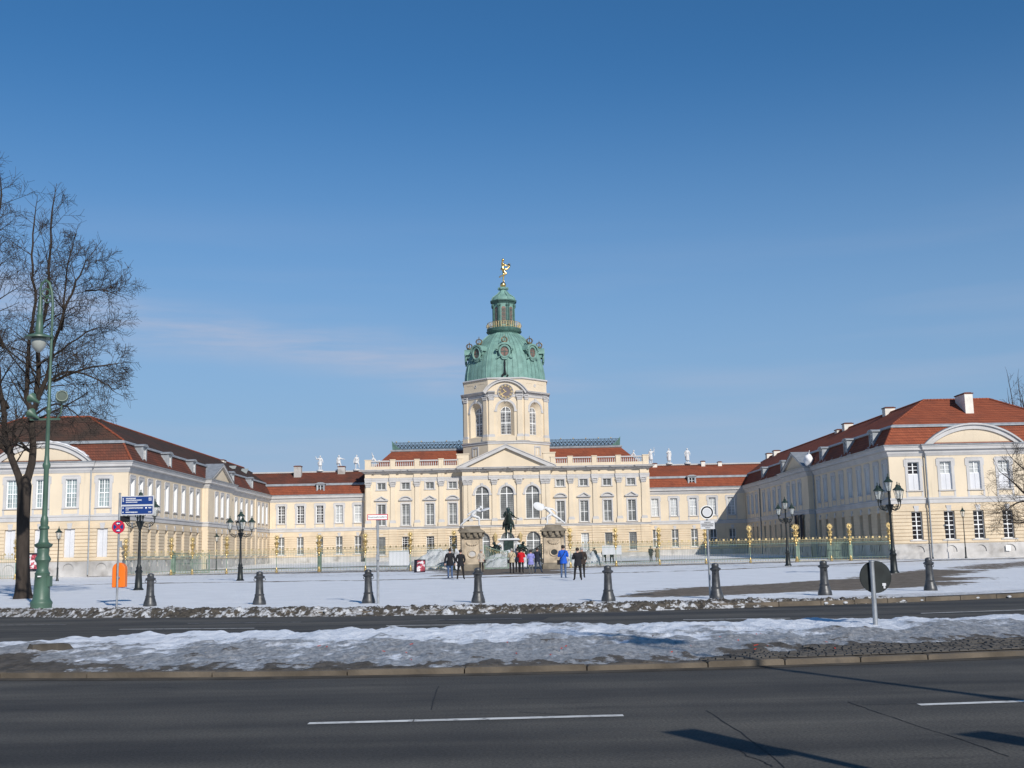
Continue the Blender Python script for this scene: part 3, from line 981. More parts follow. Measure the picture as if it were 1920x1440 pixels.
grid_obj('median_snow', XX, YY, ZZ, 'snow_bank', attrs={'bare': bare, 'grey': greyz}, kind='stuff',
         label='icy half-melted snow bank on the median between the carriageways', category='snow')
# stone setts showing at the right end of the median
mb = MB()
y_rows = 15
for r_ in range(y_rows):
    x = 2.6 + random.uniform(0, .1) + r_ * 0.12
    while x < 15.5:
        l = random.uniform(0.10, 0.15)
        y = kerb_near(x) + 0.19 + r_ * 0.118
        if fbm(np.array([x * .8]), np.array([y * .8]), 3)[0] < 0.66 - r_ * 0.008:
            h = 0.108 + random.uniform(-.006, .008)
            i = 0.012
            mb.add([(x, y, .094), (x + l, y, .094), (x + l, y + .105, .094), (x, y + .105, .094), (x + i, y + i, h), (x + l - i, y + i, h), (x + l - i, y + .105 - i, h), (x + i, y + .105 - i, h)],
                   [(4, 5, 6, 7), (0, 1, 5, 4), (1, 2, 6, 5), (2, 3, 7, 6), (3, 0, 4, 7)])
        x += l + 0.007
mb.build('setts', 'sett', med, kind='stuff')
# broken slab lying on the left end of the bank
mb = MB()
o = [(-.34, -.10), (-.2, -.26), (.22, -.24), (.46, -.02), (.30, .20), (-.1, .27), (-.36, .12)]
top = [(x * .86 + random.uniform(-.03, .03), y * .86) for x, y in o]
n = len(o)
mb.add([(x, y, -0.03 + random.uniform(-.01, .01)) for x, y in o] + [(x, y, 0.085 + random.uniform(-.02, .035)) for x, y in top],
       [list(range(n - 1, -1, -1)), list(range(n, 2 * n))] + [(i, (i + 1) % n, (i + 1) % n + n, i + n) for i in range(n)])
sl = mb.build('broken_slab', 'slab', None, (-8.0, 20.5, 0.13), R(12))
tag(sl, 'flat dark broken slab lying on the left tip of the snowy median', 'slab')
# litter frozen into the median
mb = MB()
for k in range(26):
    x, y = random.uniform(-5, 5), random.uniform(16.3, 19.5)
    l, a = random.uniform(.02, .07), random.uniform(0, 3)
    z = 0.14 + 0.03 * max(0, y - 17)
    mb.add([(x, y, z), (x + l * math.cos(a), y + l * math.sin(a), z + .012), (x + l * math.cos(a) - .015 * math.sin(a), y + l * math.sin(a) + .015, z + .02), (x - .015 * math.sin(a), y + .02, z + .01)], [(0, 1, 2, 3)])
mb.build('litter', 'debris_red', kind='stuff', label='red scraps of firework paper on the icy median', category='litter')
# ------------------------------------------------------------------ palace: shared mouldings and roofs
def mould(z0, z1, out, steps=4, inset=0.0):
    """classical cornice outline (out, z): small at the bottom, overhanging at the top"""
    p = [(-0.05, z0), (inset + 0.03, z0)]
    h = z1 - z0
    f = [(0.22, 0.18), (0.35, 0.30), (0.42, 0.55), (0.85, 0.60), (0.88, 0.82), (1.0, 0.88), (1.0, 1.0)]
    for a, b in f: p.append((inset + out * a, z0 + h * b))
    p.append((-0.05, z1))
    return p
def belt(z0, z1, out):
    h = z1 - z0
    return [(-0.05, z0), (out * 0.45, z0), (out * 0.5, z0 + h * 0.62), (out, z0 + h * 0.7), (out, z0 + h * 0.92), (out * 0.3, z1), (-0.05, z1)]
def inset(rect, d):
    x0, y0, x1, y1 = rect
    return (x0 + d, y0 + d, x1 - d, y1 - d)
def ring(rect, z):
    x0, y0, x1, y1 = rect
    return [(x0, y0, z), (x1, y0, z), (x1, y1, z), (x0, y1, z)]
def roof_slope(mb, ra, za, rb, zb, step=0.30, lift=0.035):
    """courses of tiles between two rectangles, each course lapping the one below"""
    n = max(1, round((zb - za) / step * 1.0))
    n = max(n, 3)
    prev = None
    for i in range(n):
        t0, t1 = i / n, (i + 1) / n
        q0 = [ra[k] + (rb[k] - ra[k]) * t0 for k in range(4)]
        q1 = [ra[k] + (rb[k] - ra[k]) * t1 for k in range(4)]
        a = ring(inset(q0, -lift), za + (zb - za) * t0)
        b = ring(q1, za + (zb - za) * t1)
        mb.add(a + b, [(k, (k + 1) % 4, (k + 1) % 4 + 4, k + 4) for k in range(4)])
        c = ring(q0, za + (zb - za) * t0)
        mb.add(c + a, [(k, (k + 1) % 4, (k + 1) % 4 + 4, k + 4) for k in range(4)])
    return mb
def hip_tiles(mb, p0, p1, n, r=0.11):
    p0, p1 = Vector(p0), Vector(p1)
    for i in range(n):
        a, b = p0.lerp(p1, i / n), p0.lerp(p1, (i + 1.12) / n)
        mb.tube([a, b], [r * 1.15, r * 0.85], 6)

def dormer_mesh():
    a = MB()
    # lead-clad dormer: front at y=0, running back into the slope, local z=0 at its sill
    a.box(-0.62, 0.0, -0.15, -0.44, 0.22, 1.35)
    a.box(0.44, 0.0, -0.15, 0.62, 0.22, 1.35)
    a.box(-0.62, 0.0, 1.352, 0.62, 0.22, 1.5)
    a.box(-0.44, 0.02, -0.15, 0.44, 0.22, 0.1)
    for s in (-1, 1):
        x = s * 0.6
        a.add([(x, 0.22, -0.15), (x, 0.22, 1.5), (x, 1.5, 1.5), (x, 1.15, 0.9)], [(0, 1, 2, 3)])
    a.add([(-.6, .22, -.15), (.6, .22, -.15), (.6, 1.15, .9), (-.6, 1.15, .9)], [(0, 1, 2, 3)])
    r_ = MB()
    r_.prism_y([(-.78, 1.5), (.78, 1.5), (.78, 1.57), (.3, 1.74), (-.3, 1.74), (-.78, 1.57)], -0.12, 1.7)
    f = MB()
    f.box(-.44, .1, .1, -.38, .15, 1.35); f.box(.38, .1, .1, .44, .15, 1.35)
    f.box(-.38, .1, .1, .38, .15, .16); f.box(-.38, .1, 1.29, .38, .15, 1.35)
    f.box(-.035, .09, .16, .035, .151, 1.29); f.box(-.38, .11, .5, .38, .145, .53); f.box(-.38, .11, .88, .38, .145, .91)
    g_ = MB(); g_.box(-.44, .152, .1, .44, .19, 1.35)
    return a.mesh('dormer', 'lead'), r_.mesh('dormer_roof', 'lead'), f.mesh('dormer_frame', 'window_frame'), g_.mesh('dormer_glass', 'pane_dark')
DM = dormer_mesh()
def dormer(parent, loc, rz):
    o = link('dormer', DM[0], parent, loc, rz)
    link('dormer_roof', DM[1], o); link('frame', DM[2], o); link('glass', DM[3], o)
    return o
def chimney(parent, x0, y0, x1, y1, z0, z1, mat='chimney'):
    m = MB(); m.box(x0, y0, z0, x1, y1, z1)
    c = m.build('chimney', mat, parent)
    k = MB(); k.box(x0 - .07, y0 - .07, z1, x1 + .07, y1 + .07, z1 + .10)
    k.box(x0 + .08, y0 + .08, z1 + .1, x1 - .08, y1 - .08, z1 + .16)
    k.build('chimney_cap', 'tile_old', c)
    return c

Z_PL, Z_S0, Z_S1, Z_E0, Z_E1, Z_BR, Z_RG = 1.72, 5.50, 6.05, 10.20, 10.90, 12.80, 16.0
SIDE_Y = [109.2, 111.8, 114.6, 117.3, 120.4, 123.5, 126.6, 129.8, 132.6]
SIDE_R = [138.4, 141.2, 144.0]
SIDE_B = [148.5, 151.5, 154.6, 157.7, 160.9, 165.6, 168.4, 171.1]

def facade(parent, fac, u0, u1, wins_u, wins_g, y=0.0, zb=0.0, glass='blind', gglass='blind', style=None, cellar=True, plain_ends=True, gstyle=None, depth=0.3, gdepth=0.3):
    """one two-storey facade: plinth, rusticated ground floor, plastered upper floor, windows"""
    style = style or {}
    gstyle = gstyle or {}
    gw, gh, gz = 1.02, 2.62, 2.12
    uw, uh, uz = 1.06, 2.64, 6.76
    gops = [(u, gz, gw, gh) for u in wins_g]
    uops = [(u, uz, uw, uh) for u in wins_u]
    p = fac.loc(0, y, 0)
    a = MB(); wall(a, u0, u1, Z_PL, Z_S0 + .2, gops, gdepth)
    a.build('wall', 'plaster_rust', parent, p, fac.a)
    a = MB(); courses(a, u0, u1, Z_PL + .06, Z_S0 - .42, gops, 0.33, 0.065, 0.07)
    a.build('rustication', 'plaster_rust', parent, p, fac.a, kind='stuff')
    a = MB(); wall(a, u0, u1, Z_S0 + .2, Z_E0 + .3, uops, depth)
    a.build('wall', ['plaster', 'white_paint'], parent, p, fac.a)
    a = MB()
    cops = [(u, 0.72 + zb * .6, 1.0, 0.62, True) for u in wins_g] if cellar else []
    wall(a, u0, u1, zb - .9, Z_PL, cops, 0.10, -0.07)
    if cops:
        for c in cops: a.add([(c[0] - .5, 0.03, c[1]), (c[0] + .5, 0.03, c[1]), (c[0] + .5, 0.03, c[1] + .62), (c[0] - .5, 0.03, c[1] + .62)], [(0, 1, 2, 3)])
    a.add([(u0, -.07, Z_PL), (u1, -.07, Z_PL), (u1, .0, Z_PL + .03), (u0, .0, Z_PL + .03)], [(0, 1, 2, 3)])
    for u in (u0, u1): a.add([(u, -.07, zb - .9), (u, -.07, Z_PL), (u, 0.1, Z_PL), (u, .1, zb - .9)], [(0, 1, 2, 3)])
    a.build('plinth', 'plinth', parent, p, fac.a)
    for i, u in enumerate(wins_u):
        st = dict(style.get(i, style.get('all', {})))
        st.setdefault('glass', glass)
        st.setdefault('depth', depth)
        st.setdefault('ny', 6)
        window(parent, fac, u, uz, uw, uh, surround='eared', y=y, **st)
    for i, u in enumerate(wins_g):
        st = dict(gstyle.get(i, gstyle.get('all', {})))
        st.setdefault('glass', gglass)
        st.setdefault('depth', gdepth)
        st.setdefault('ny', 6)
        st.setdefault('sill', True)
        window(parent, fac, u, gz, gw, gh, surround=None, keystone=True, y=y, **st)

def make_wing(side, root, xin, width):
    """side wing of the court; xin = inner wall, side = -1 left / +1 right"""
    zb = 0.38
    yf, yb = 108.0, 186.0
    xo = xin + side * width
    x0, x1 = min(xin, xo), max(xin, xo)
    left = side < 0
    # front facade: flank bay, projecting centre with a segmental gable, flank bay
    F = Fac(x0, yf, 0)
    def U(d): return width - d if left else d          # distance from the inner corner -> u
    RP = 0.22
    cu = [U(5.25), U(8.0), U(10.75)]
    fl = [U(2.28), U(13.75), U(16.6)]
    if left:
        us = {'all': dict(glass='blind_blue', nx=4, ny=6, transom=0.5)}
        gs = {'all': dict(glass='blind_pale', shutter=0.998, sill=False)}
        ug, gg = us, gs
    else:
        ug = {'all': dict(glass='blind_pale', nx=2, ny=3, transom=None, shutter=0.56, bar=0.05)}
        gg = {'all': dict(glass='pane_dark', nx=2, ny=6, transom=0.5, bar=0.05)}
    r0, r1 = sorted((U(3.5), U(12.62)))
    fs = sorted(fl)
    for a, b in ((0.0, r0), (r1, width)):
        w = [u for u in fl if a < u < b]
        facade(root, F, a, b, w, w, 0.0, zb, style=({'all': dict(glass='pane_dark', nx=2, ny=3, transom=None, shutter=0.56, bar=0.05)} if not left else ug), gstyle=gg)
    facade(root, F, r0, r1, sorted(cu), sorted(cu), -RP, zb, style=ug, gstyle=gg)
    for u in (r0, r1):
        a = MB()
        a.add([(u, -RP, zb - .5), (u, 0, zb - .5), (u, 0, Z_E0), (u, -RP, Z_E0)], [(0, 1, 2, 3)])
        a.build('wall_return', 'plaster', root, F.loc())
    # inner side facade (towards the court)
    S = Fac(xin, yf, PI / 2) if left else Fac(xin, yb, -PI / 2)
    def V(yy): return yy - yf if left else yb - yy
    sty = {'all': dict(glass='blind_pale' if left else 'blind_blue', nx=2, ny=6, depth=0.42)}
    gst = {'all': dict(glass='blind_pale' if left else 'pane_dark', nx=2, ny=6, depth=0.5, shutter=0.998 if left else 0.0)}
    if left: sty = {'all': dict(glass='blind_pale', nx=2, ny=6, depth=0.42)}
    def sect(ya, yc, ys, y=0.0, **k):
        u = sorted(V(q) for q in ys)
        lo, hi = sorted((V(ya), V(yc)))
        facade(root, S, lo, hi, u, u, y, zb + 0.3, style=sty, gstyle=gst, depth=0.42, gdepth=0.5, **k)
    SP = 0.7
    sect(yf, 134.6, SIDE_Y)
    sect(134.6, 146.6, SIDE_R, -SP)
    sect(146.6, 173.1, SIDE_B)
    lo, hi = sorted((V(173.1), V(yb)))
    a = MB(); wall(a, lo, hi, 0, Z_E0 + .3, []); a.build('wall', 'plaster', root, S.loc(), S.a)
    for q in (134.6, 146.6):
        a = MB()
        u = V(q)
        a.add([(u, -SP, -.2), (u, 0, -.2), (u, 0, Z_E0 + .1), (u, -SP, Z_E0 + .1)], [(0, 1, 2, 3)])
        a.build('wall_return', 'plaster', root, S.loc(), S.a)
    a = MB(); u = V(163.4); a.box(u - .28, -.14, .3, u + .28, .02, Z_E0)
    a.build('pilaster_strip', 'plaster', root, S.loc(), S.a)
    # outer and rear walls, closing the body
    a = MB()
    a.add([(xo, yf, -.3), (xo, yb, -.3), (xo, yb, Z_E0 + .3), (xo, yf, Z_E0 + .3)], [(0, 1, 2, 3)])
    a.add([(x0, yb, -.3), (x1, yb, -.3), (x1, yb, Z_E0 + .3), (x0, yb, Z_E0 + .3)], [(0, 1, 2, 3)])
    a.build('wall', 'plaster', root)
    # mouldings run round the front and the court side (outside to the right of the path)
    fr = [(x0, yf), (x0 + r0, yf), (x0 + r0, yf - RP), (x0 + r1, yf - RP), (x0 + r1, yf), (x1, yf)]
    if left:
        path = [(xo, yf + 6)] + fr + [(xin, 134.6), (xin + SP, 134.6), (xin + SP, 146.6), (xin, 146.6), (xin, 173.2)]
    else:
        path = [(xin, 173.2), (xin, 146.6), (xin - SP, 146.6), (xin - SP, 134.6), (xin, 134.6)] + fr + [(xo, yf + 6)]
    a = MB(); a.run(path, belt(Z_S0, Z_S1, 0.14)); a.build('string_course', 'trim', root)
    a = MB(); a.run(path, mould(Z_E0 - .25, Z_E1, 0.52)); a.build('cornice', 'trim', root)
    a = MB(); a.run(path, [(.30, Z_E1), (.58, Z_E1), (.63, Z_E1 + .12), (.57, Z_E1 + .13), (.52, Z_E1 + .04), (.30, Z_E1 + .04)]); a.build('gutter', 'lead', root)
    # roof
    e = (x0 - .40, yf - .38, x1 + .40, yb)
    b = inset((x0 - .40, yf - .38, x1 + .40, yb + 3), 1.28)
    t = inset((x0 - .40, yf - .38, x1 + .40, yb + 3), 6.4)
    a = MB(); roof_slope(a, e, Z_E1 + .02, b, Z_BR, 0.27)
    rl = a.build('roof', 'tile_old' if left else 'tile', root)
    a = MB(); roof_slope(a, inset(b, .04), Z_BR + .26, t, Z_RG, 0.22)
    q = ring(t, Z_RG); a.add(q, [(0, 1, 2, 3)])
    ru = a.build('roof', 'tile_dark' if left else 'tile', root)
    a = MB(); a.run(ring2(inset(b, -.16)), [(0, Z_BR - .02), (.05, Z_BR + .0), (.05, Z_BR + .10), (-.16, Z_BR + .28), (-.25, Z_BR + .28), (-.25, Z_BR - .02)], closed=True)
    a.build('roof_flashing', 'lead', root)
    for (c0, c1) in ((0, 0), (1, 1)):
        a = MB()
        pe, pb, pt = ring(e, Z_E1 + .05)[c0], ring(b, Z_BR + .03)[c0], ring(t, Z_RG + .04)[c0]
        hip_tiles(a, pe, pb, 7); hip_tiles(a, ring(inset(b, .04), Z_BR + .3)[c0], pt, 18)
        a.build('hip_tiles', 'tile', ru, kind='stuff')
    a = MB(); hip_tiles(a, ring(t, Z_RG + .04)[0], ring(t, Z_RG + .04)[1], 20)
    k = 0 if not left else 1
    hip_tiles(a, ring(t, Z_RG + .03)[k], ring(t, Z_RG + .03)[3 - k], 150)
    a.build('ridge_tiles', 'tile', ru, kind='stuff')
    # segmental gable over the front centre
    cxm = x0 + (r0 + r1) / 2
    hw = (r1 - r0) / 2 + .1
    rise = 1.95
    Rr = (hw * hw + rise * rise) / (2 * rise)
    zc = Z_E1 - .15 + rise - Rr
    th = math.asin(hw / Rr)
    def seg(rad, n=28, k=1.0): return [(rad * math.sin(th * k * (1 - 2 * i / n)), zc + rad * math.cos(th * k * (1 - 2 * i / n))) for i in range(n + 1)]
    G = MB()
    G.prism_y(seg(Rr - .05) , 0.0, 1.2)
    gable = G.build('gable', 'plaster', root, (cxm, yf - RP, 0))
    G = MB(); G.band_y(seg(Rr + .10), seg(Rr - .30), -.16, .30); G.band_y(seg(Rr + .22, k=1.01), seg(Rr + .102, k=1.01), -.34, .36)
    G.build('gable_moulding', 'trim', gable)
    G = MB(); G.band_y(seg(Rr + .27), seg(Rr + .222), -.3, 2.6); G.build('gable_roof', 'lead', gable)
    if left:
        G = MB(); G.band_y([(x, z + .05 + .04 * math.sin(9 * x)) for x, z in seg(Rr + .30)][2:13], seg(Rr + .275)[2:13], -.32, .5); G.build('roof_snow', 'tarp', gable)
    # triangular gable over the court-side centre
    ym = 140.6
    xg = xin + (SP if left else -SP)
    G = MB()
    hw2 = 6.0
    G.prism_y([(-hw2 + .2, Z_E1 - .1), (hw2 - .2, Z_E1 - .1), (0, Z_E1 + 2.05)], 0.02, 0.5)
    ga = G.build('gable', 'plaster', root, (xg, ym, 0), S.a)
    G = MB()
    for s in (-1, 1):
        G.prism_y([(s * (hw2 + .35), Z_E1 - .02), (0, Z_E1 + 2.32), (0, Z_E1 + 2.02), (s * (hw2 - .55), Z_E1 - .02)], -.28, .5)
    G.build('gable_moulding', 'trim', ga)
    G = MB()
    for s in (-1, 1):
        G.add([(s * (hw2 + .42), -.36, Z_E1 + .0), (0, -.36, Z_E1 + 2.38), (0, 3.6, Z_E1 + 2.38), (s * (hw2 + .42), 1.4, Z_E1 + .0)], [(0, 1, 2, 3)])
    G.build('gable_roof', 'lead', ga)
    # dormers on the court side
    for yy in (112.4, 121.0, 130.5, 149.3, 160.7):
        dx = (-side) * 0.02
        dormer(root, (xin - side * 0.12, yy, Z_E1 + .34), S.a)
    return t
def ring2(r): return [(r[0], r[1]), (r[2], r[1]), (r[2], r[3]), (r[0], r[3])]

wl = thing('palace_wing', 'long cream wing with reddish-brown mansard roof on the left of the court', 'palace wing')
make_wing(-1, wl, -35.15, 18.6)
wr = thing('palace_wing', 'long cream wing with big white front chimney, its court side in shadow', 'palace wing')
make_wing(1, wr, 36.45, 18.6)
# chimneys and roof lights
chimney(wr, 45.35, 111.0, 46.15, 113.4, 13.0, 16.2)
for yy, s in ((124.5, .55), (139.7, .55), (143.6, .35), (177.0, .5), (182.0, .45)): chimney(wr, 42.4 - s, yy - .5, 42.4 + s, yy + .5, 14.2, 16.5 if s > .4 else 16.15)
chimney(wl, -41.6, 166.4, -40.4, 167.6, 14.0, 15.9)
for yy, w in ((170.5, 1.6), (163.0, .9)):
    m = MB(); m.box(-w / 2, -.5, 0, w / 2, .5, .06)
    o = m.build('roof_light', 'lamp_glass', wl, (-38.4, yy, 14.55)); o.rotation_euler = (0, R(-31), R(90))
for x, y, z in ((34.9, 0, 0),): pass
# leftover snow along the shaded eaves of the right wing
mb = MB()
for yy in (110.5, 113.3, 119.5, 122.4, 126.0, 128.9, 131.6, 150.6, 152.4, 158.0, 161.9):
    l = random.uniform(.5, 1.5)
    pts = [(yy - l / 2 + l * i / 6) for i in range(7)]
    for i in range(6):
        w0, w1 = .12 + .2 * math.sin(PI * i / 6), .12 + .2 * math.sin(PI * (i + 1) / 6)
        x0, z0 = 36.14, 11.02
        mb.add([(x0, pts[i], z0 + .03), (x0, pts[i + 1], z0 + .03), (x0 + w1 * .6, pts[i + 1], z0 + w1 * .9 + .06), (x0 + w0 * .6, pts[i], z0 + w0 * .9 + .06)], [(0, 1, 2, 3)])
mb.build('roof_snow', 'tarp', wr, kind='stuff')
# rainwater pipes on the front
for root, xs_ in ((wl, (-38.55,)), (wr, (39.85,))):
    for x in xs_:
        m = MB(); m.tube([(x, 107.68, 10.6), (x, 107.68, 5.95), (x, 107.62, 5.7), (x, 107.62, .5)], .07, 8); m.build('rain_pipe', 'lead', root, smooth=40)
for y, x in ((134.2, 36.3), (163.0, 36.3)):
    m = MB(); m.tube([(x, y, 10.6), (x, y, .8)], .07, 8)
    m.build('rain_pipe', 'lead', wr, smooth=40)

# ------------------------------------------------------------------ connecting wings either side of the main block
def make_link(root, x0, x1, wins, dorm_x, dark, chims):
    yf, yb = 173.0, 185.0
    F = Fac(x0, yf, 0)
    st = {i: dict(glass=('pane_dark' if d else 'blind_pale'), nx=4, ny=6, transom=0.5) for i, d in enumerate(dark)}
    gst = {'all': dict(glass='blind', nx=4, ny=6, transom=0.5)}
    facade(root, F, 0, x1 - x0, [w - x0 for w in wins], [w - x0 for w in wins], 0, 0.95, style=st, gstyle=gst, cellar=False)
    a = MB(); a.add([(x0, yb, 0), (x1, yb, 0), (x1, yb, 14.6), (x0, yb, 14.6)], [(0, 1, 2, 3)]); a.build('wall', 'plaster', root)
    path = [(x0, yf), (x1, yf)]
    a = MB(); a.run(path, belt(Z_S0, Z_S1, 0.14)); a.build('string_course', 'trim', root)
    a = MB(); a.run(path, mould(Z_E0 - .25, Z_E1, 0.52)); a.build('cornice', 'trim', root)
    a = MB(); a.run(path, [(.30, Z_E1), (.58, Z_E1), (.63, Z_E1 + .12), (.57, Z_E1 + .13), (.52, Z_E1 + .04), (.30, Z_E1 + .04)]); a.build('gutter', 'lead', root)
    xa, xb = x0 - 4, x1 + 4
    if x0 < 0: xb = x1
    else: xa = x0
    def slope(y0, z0, y1, z1, mat):
        n = max(3, round((z1 - z0) / .25))
        m = MB()
        for i in range(n):
            a, b = i / n, (i + 1) / n
            ya, yb_ = y0 + (y1 - y0) * a, y0 + (y1 - y0) * b
            za, zb_ = z0 + (z1 - z0) * a, z0 + (z1 - z0) * b
            m.add([(xa, ya - .035, za), (xb, ya - .035, za), (xb, yb_, zb_), (xa, yb_, zb_), (xa, ya, za - .01), (xb, ya, za - .01)], [(0, 1, 2, 3), (4, 5, 1, 0)])
        return m.build('roof', mat, root)
    slope(yf - .38, Z_E1 + .02, yf + .9, Z_BR - .32, 'tile')
    m = MB(); m.run([(xa, yf + .78), (xb, yf + .78)], [(0, Z_BR - .36), (.05, Z_BR - .36), (.05, Z_BR - .24), (-.1, Z_BR - .04), (-.3, Z_BR - .04), (-.3, Z_BR - .36)]); m.build('roof_flashing', 'lead', root)
    ru = slope(yf + .98, Z_BR - .06, yf + 5.6, 14.62, 'tile_old' if x0 < 0 else 'tile')
    m = MB(); hip_tiles(m, (xa, yf + 5.6, 14.66), (xb, yf + 5.6, 14.66), int((xb - xa) / .34)); m.build('ridge_tiles', 'tile_old', ru, kind='stuff')
    m = MB(); m.box(xa, yf + 6.4, 13.5, xb, yf + 6.9, 15.02); m.build('parapet', 'trim', root)
    dormer(root, (dorm_x, yf + .16, Z_E1 + .22), 0)
    for c in chims: chimney(root, *c, mat='plinth' if x0 < 0 else 'chimney')
ll = thing('connecting_wing', 'cream two-storey range between the left wing and the domed main block', 'palace wing')
make_link(ll, -35.05, -20.6, [-33.3, -30.45, -27.55, -24.65, -21.85], -27.5, [1, 1, 1, 0, 0], [(-32.2, 176.9, -31.1, 178.0, 13.2, 15.6), (-25.6, 178.0, -24.5, 178.9, 13.5, 15.5)])
lr = thing('connecting_wing', 'cream two-storey range right of the domed main block, half in shadow', 'palace wing')
make_link(lr, 21.9, 36.4, [22.75, 25.6, 28.5, 31.4, 34.25], 28.5, [0, 0, 0, 0, 0], [(23.3, 178.2, 24.0, 178.8, 14.2, 15.0), (30.9, 178.2, 31.5, 178.8, 14.2, 15.2), (33.5, 178.2, 34.1, 178.8, 14.2, 15.05)])
# ------------------------------------------------------------------ main palace block
PAL = thing('palace_block', 'cream main palace front with pilasters, balustrade and pedimented centre below the tower', 'palace')
XA, XB, XL, XR = -20.6, 21.85, -6.06, 7.06        # block ends, centre risalit
YF, YC = 171.5, 170.5
CXM = 0.5
def seg_arc(hw, rise, n=16):
    Rr = (hw * hw + rise * rise) / (2 * rise)
    th = math.asin(hw / Rr)
    return [(Rr * math.sin(th * (1 - 2 * i / n)), rise - Rr + Rr * math.cos(th * (1 - 2 * i / n))) for i in range(n + 1)]
def hood(kind):
    m = MB()
    m.box(-1.02, -.30, 0, 1.02, .02, .13)
    if kind == 'tri':
        for s in (-1, 1):
            m.prism_y([(s * 1.05, .131), (0, .72), (0, .56), (s * .72, .131)], -.32, .02)
        m.prism_y([(-.7, .131), (.7, .131), (0, .54)], -.1, .02)
    else:
        o = [(x, z + .131) for x, z in seg_arc(1.04, .55)]
        i_ = [(x, z + .131) for x, z in seg_arc(.82, .40)]
        m.band_y(o, i_, -.32, .02)
        m.prism_y([(x, z + .01) for x, z in i_], -.1, .02)
    m.box(-.86, -.06, -.16, .86, .02, -.001)
    return m.mesh('hood', 'trim')
HOOD = {'tri': hood('tri'), 'arc': hood('arc')}
GW = [(1.12, 2.68, 1.80)]
def block_side(u0, u1, bays, fac, kinds):
    gops = [(u, 1.82, 1.14, 2.66) for u in bays]
    mops = [(u, 6.14, 1.20, 3.14) for u in bays]
    sops = [(u, 11.44, 1.22, 1.04) for u in bays]
    p = fac.loc()
    a = MB(); wall(a, u0, u1, 1.5, 5.75, gops, .3); a.build('wall', 'plaster_rust', PAL, p)
    a = MB(); courses(a, u0, u1, 1.55, 5.55, gops, .36, .08, .09); a.build('rustication', 'plaster_rust', PAL, p, kind='stuff')
    a = MB(); wall(a, u0, u1, 5.75, 13.0, mops + sops, .3); a.build('wall', 'plaster', PAL, p)
    a = MB(); a.box(u0, -.1, .2, u1, .05, 1.5); a.build('plinth', 'plinth', PAL, p)
    for i, u in enumerate(bays):
        window(PAL, fac, u, 1.82, 1.14, 2.66, glass=('blind', 'pane_dark', 'pane_dark', 'pane_dark')[i] if u0 < 10 and fac.o[0] < 0 else ('blind_pale', 'blind_pale', 'blind', 'blind')[i], nx=4, ny=8, transom=.5, surround=None, keystone=True, mull=.0001, bar=.04)
        o = window(PAL, fac, u, 6.14, 1.20, 3.14, glass='blind', nx=4, ny=8, transom=.48, surround='plain', mull=.07, bar=.03)
        link('hood', HOOD[kinds[i]], o, (0, 0, 3.66))
        window(PAL, fac, u, 11.44, 1.22, 1.04, glass='blind', nx=4, ny=3, transom=None, surround='plain', mull=.06, bar=.03)
FL = Fac(XA, YF, 0)
block_side(0, XL - XA, [-18.15 - XA, -14.55 - XA, -10.95 - XA, -7.55 - XA], FL, ['tri', 'arc', 'tri', 'arc'])
FR = Fac(XR, YF, 0)
block_side(0, XB - XR, [8.5 - XR, 12.0 - XR, 15.5 - XR, 19.1 - XR], FR, ['arc', 'tri', 'arc', 'tri'])
# ends of the block
for x in (XA, XB):
    a = MB(); a.add([(x, YF, 0), (x, 186, 0), (x, 186, 14.5), (x, YF, 14.5)], [(0, 1, 2, 3)]); a.build('wall', 'plaster', PAL)
# centre: arched doors below, arched windows above
FC = Fac(XL, YC, 0)
cb = [-3.15 - XL, CXM - XL, 4.3 - XL]
W_ = XR - XL
gops = [(u, .9, 2.1, 3.95, True) for u in cb]
aops = [(u, 6.75, 2.05, 4.85, True) for u in cb]
a = MB(); wall(a, 0, W_, .2, 5.75, gops, .45); a.build('wall', 'plaster_rust', PAL, FC.loc())
a = MB(); courses(a, 0, W_, 1.55, 5.55, gops, .36, .08, .09); a.build('rustication', 'plaster_rust', PAL, FC.loc(), kind='stuff')
a = MB(); wall(a, 0, W_, 5.75, 13.0, aops, .35); a.build('wall', 'plaster', PAL, FC.loc())
for u in cb:
    window(PAL, FC, u, .9, 2.1, 3.95, glass='blind', nx=6, ny=9, transom=.66, surround=None, arched=True, sill=False, depth=.45, mull=.11, bar=.035)
    window(PAL, FC, u, 6.75, 2.05, 4.85, glass='blind', nx=8, ny=15, transom=.77, surround='arch', arched=True, sill=True, depth=.35, mull=.13, bar=.03, keystone='impost')
for x in (XL, XR):
    a = MB(); a.add([(x, YC, .2), (x, YF + .02, .2), (x, YF + .02, 13.0), (x, YC, 13.0)], [(0, 1, 2, 3)]); a.build('wall_return', 'plaster', PAL)

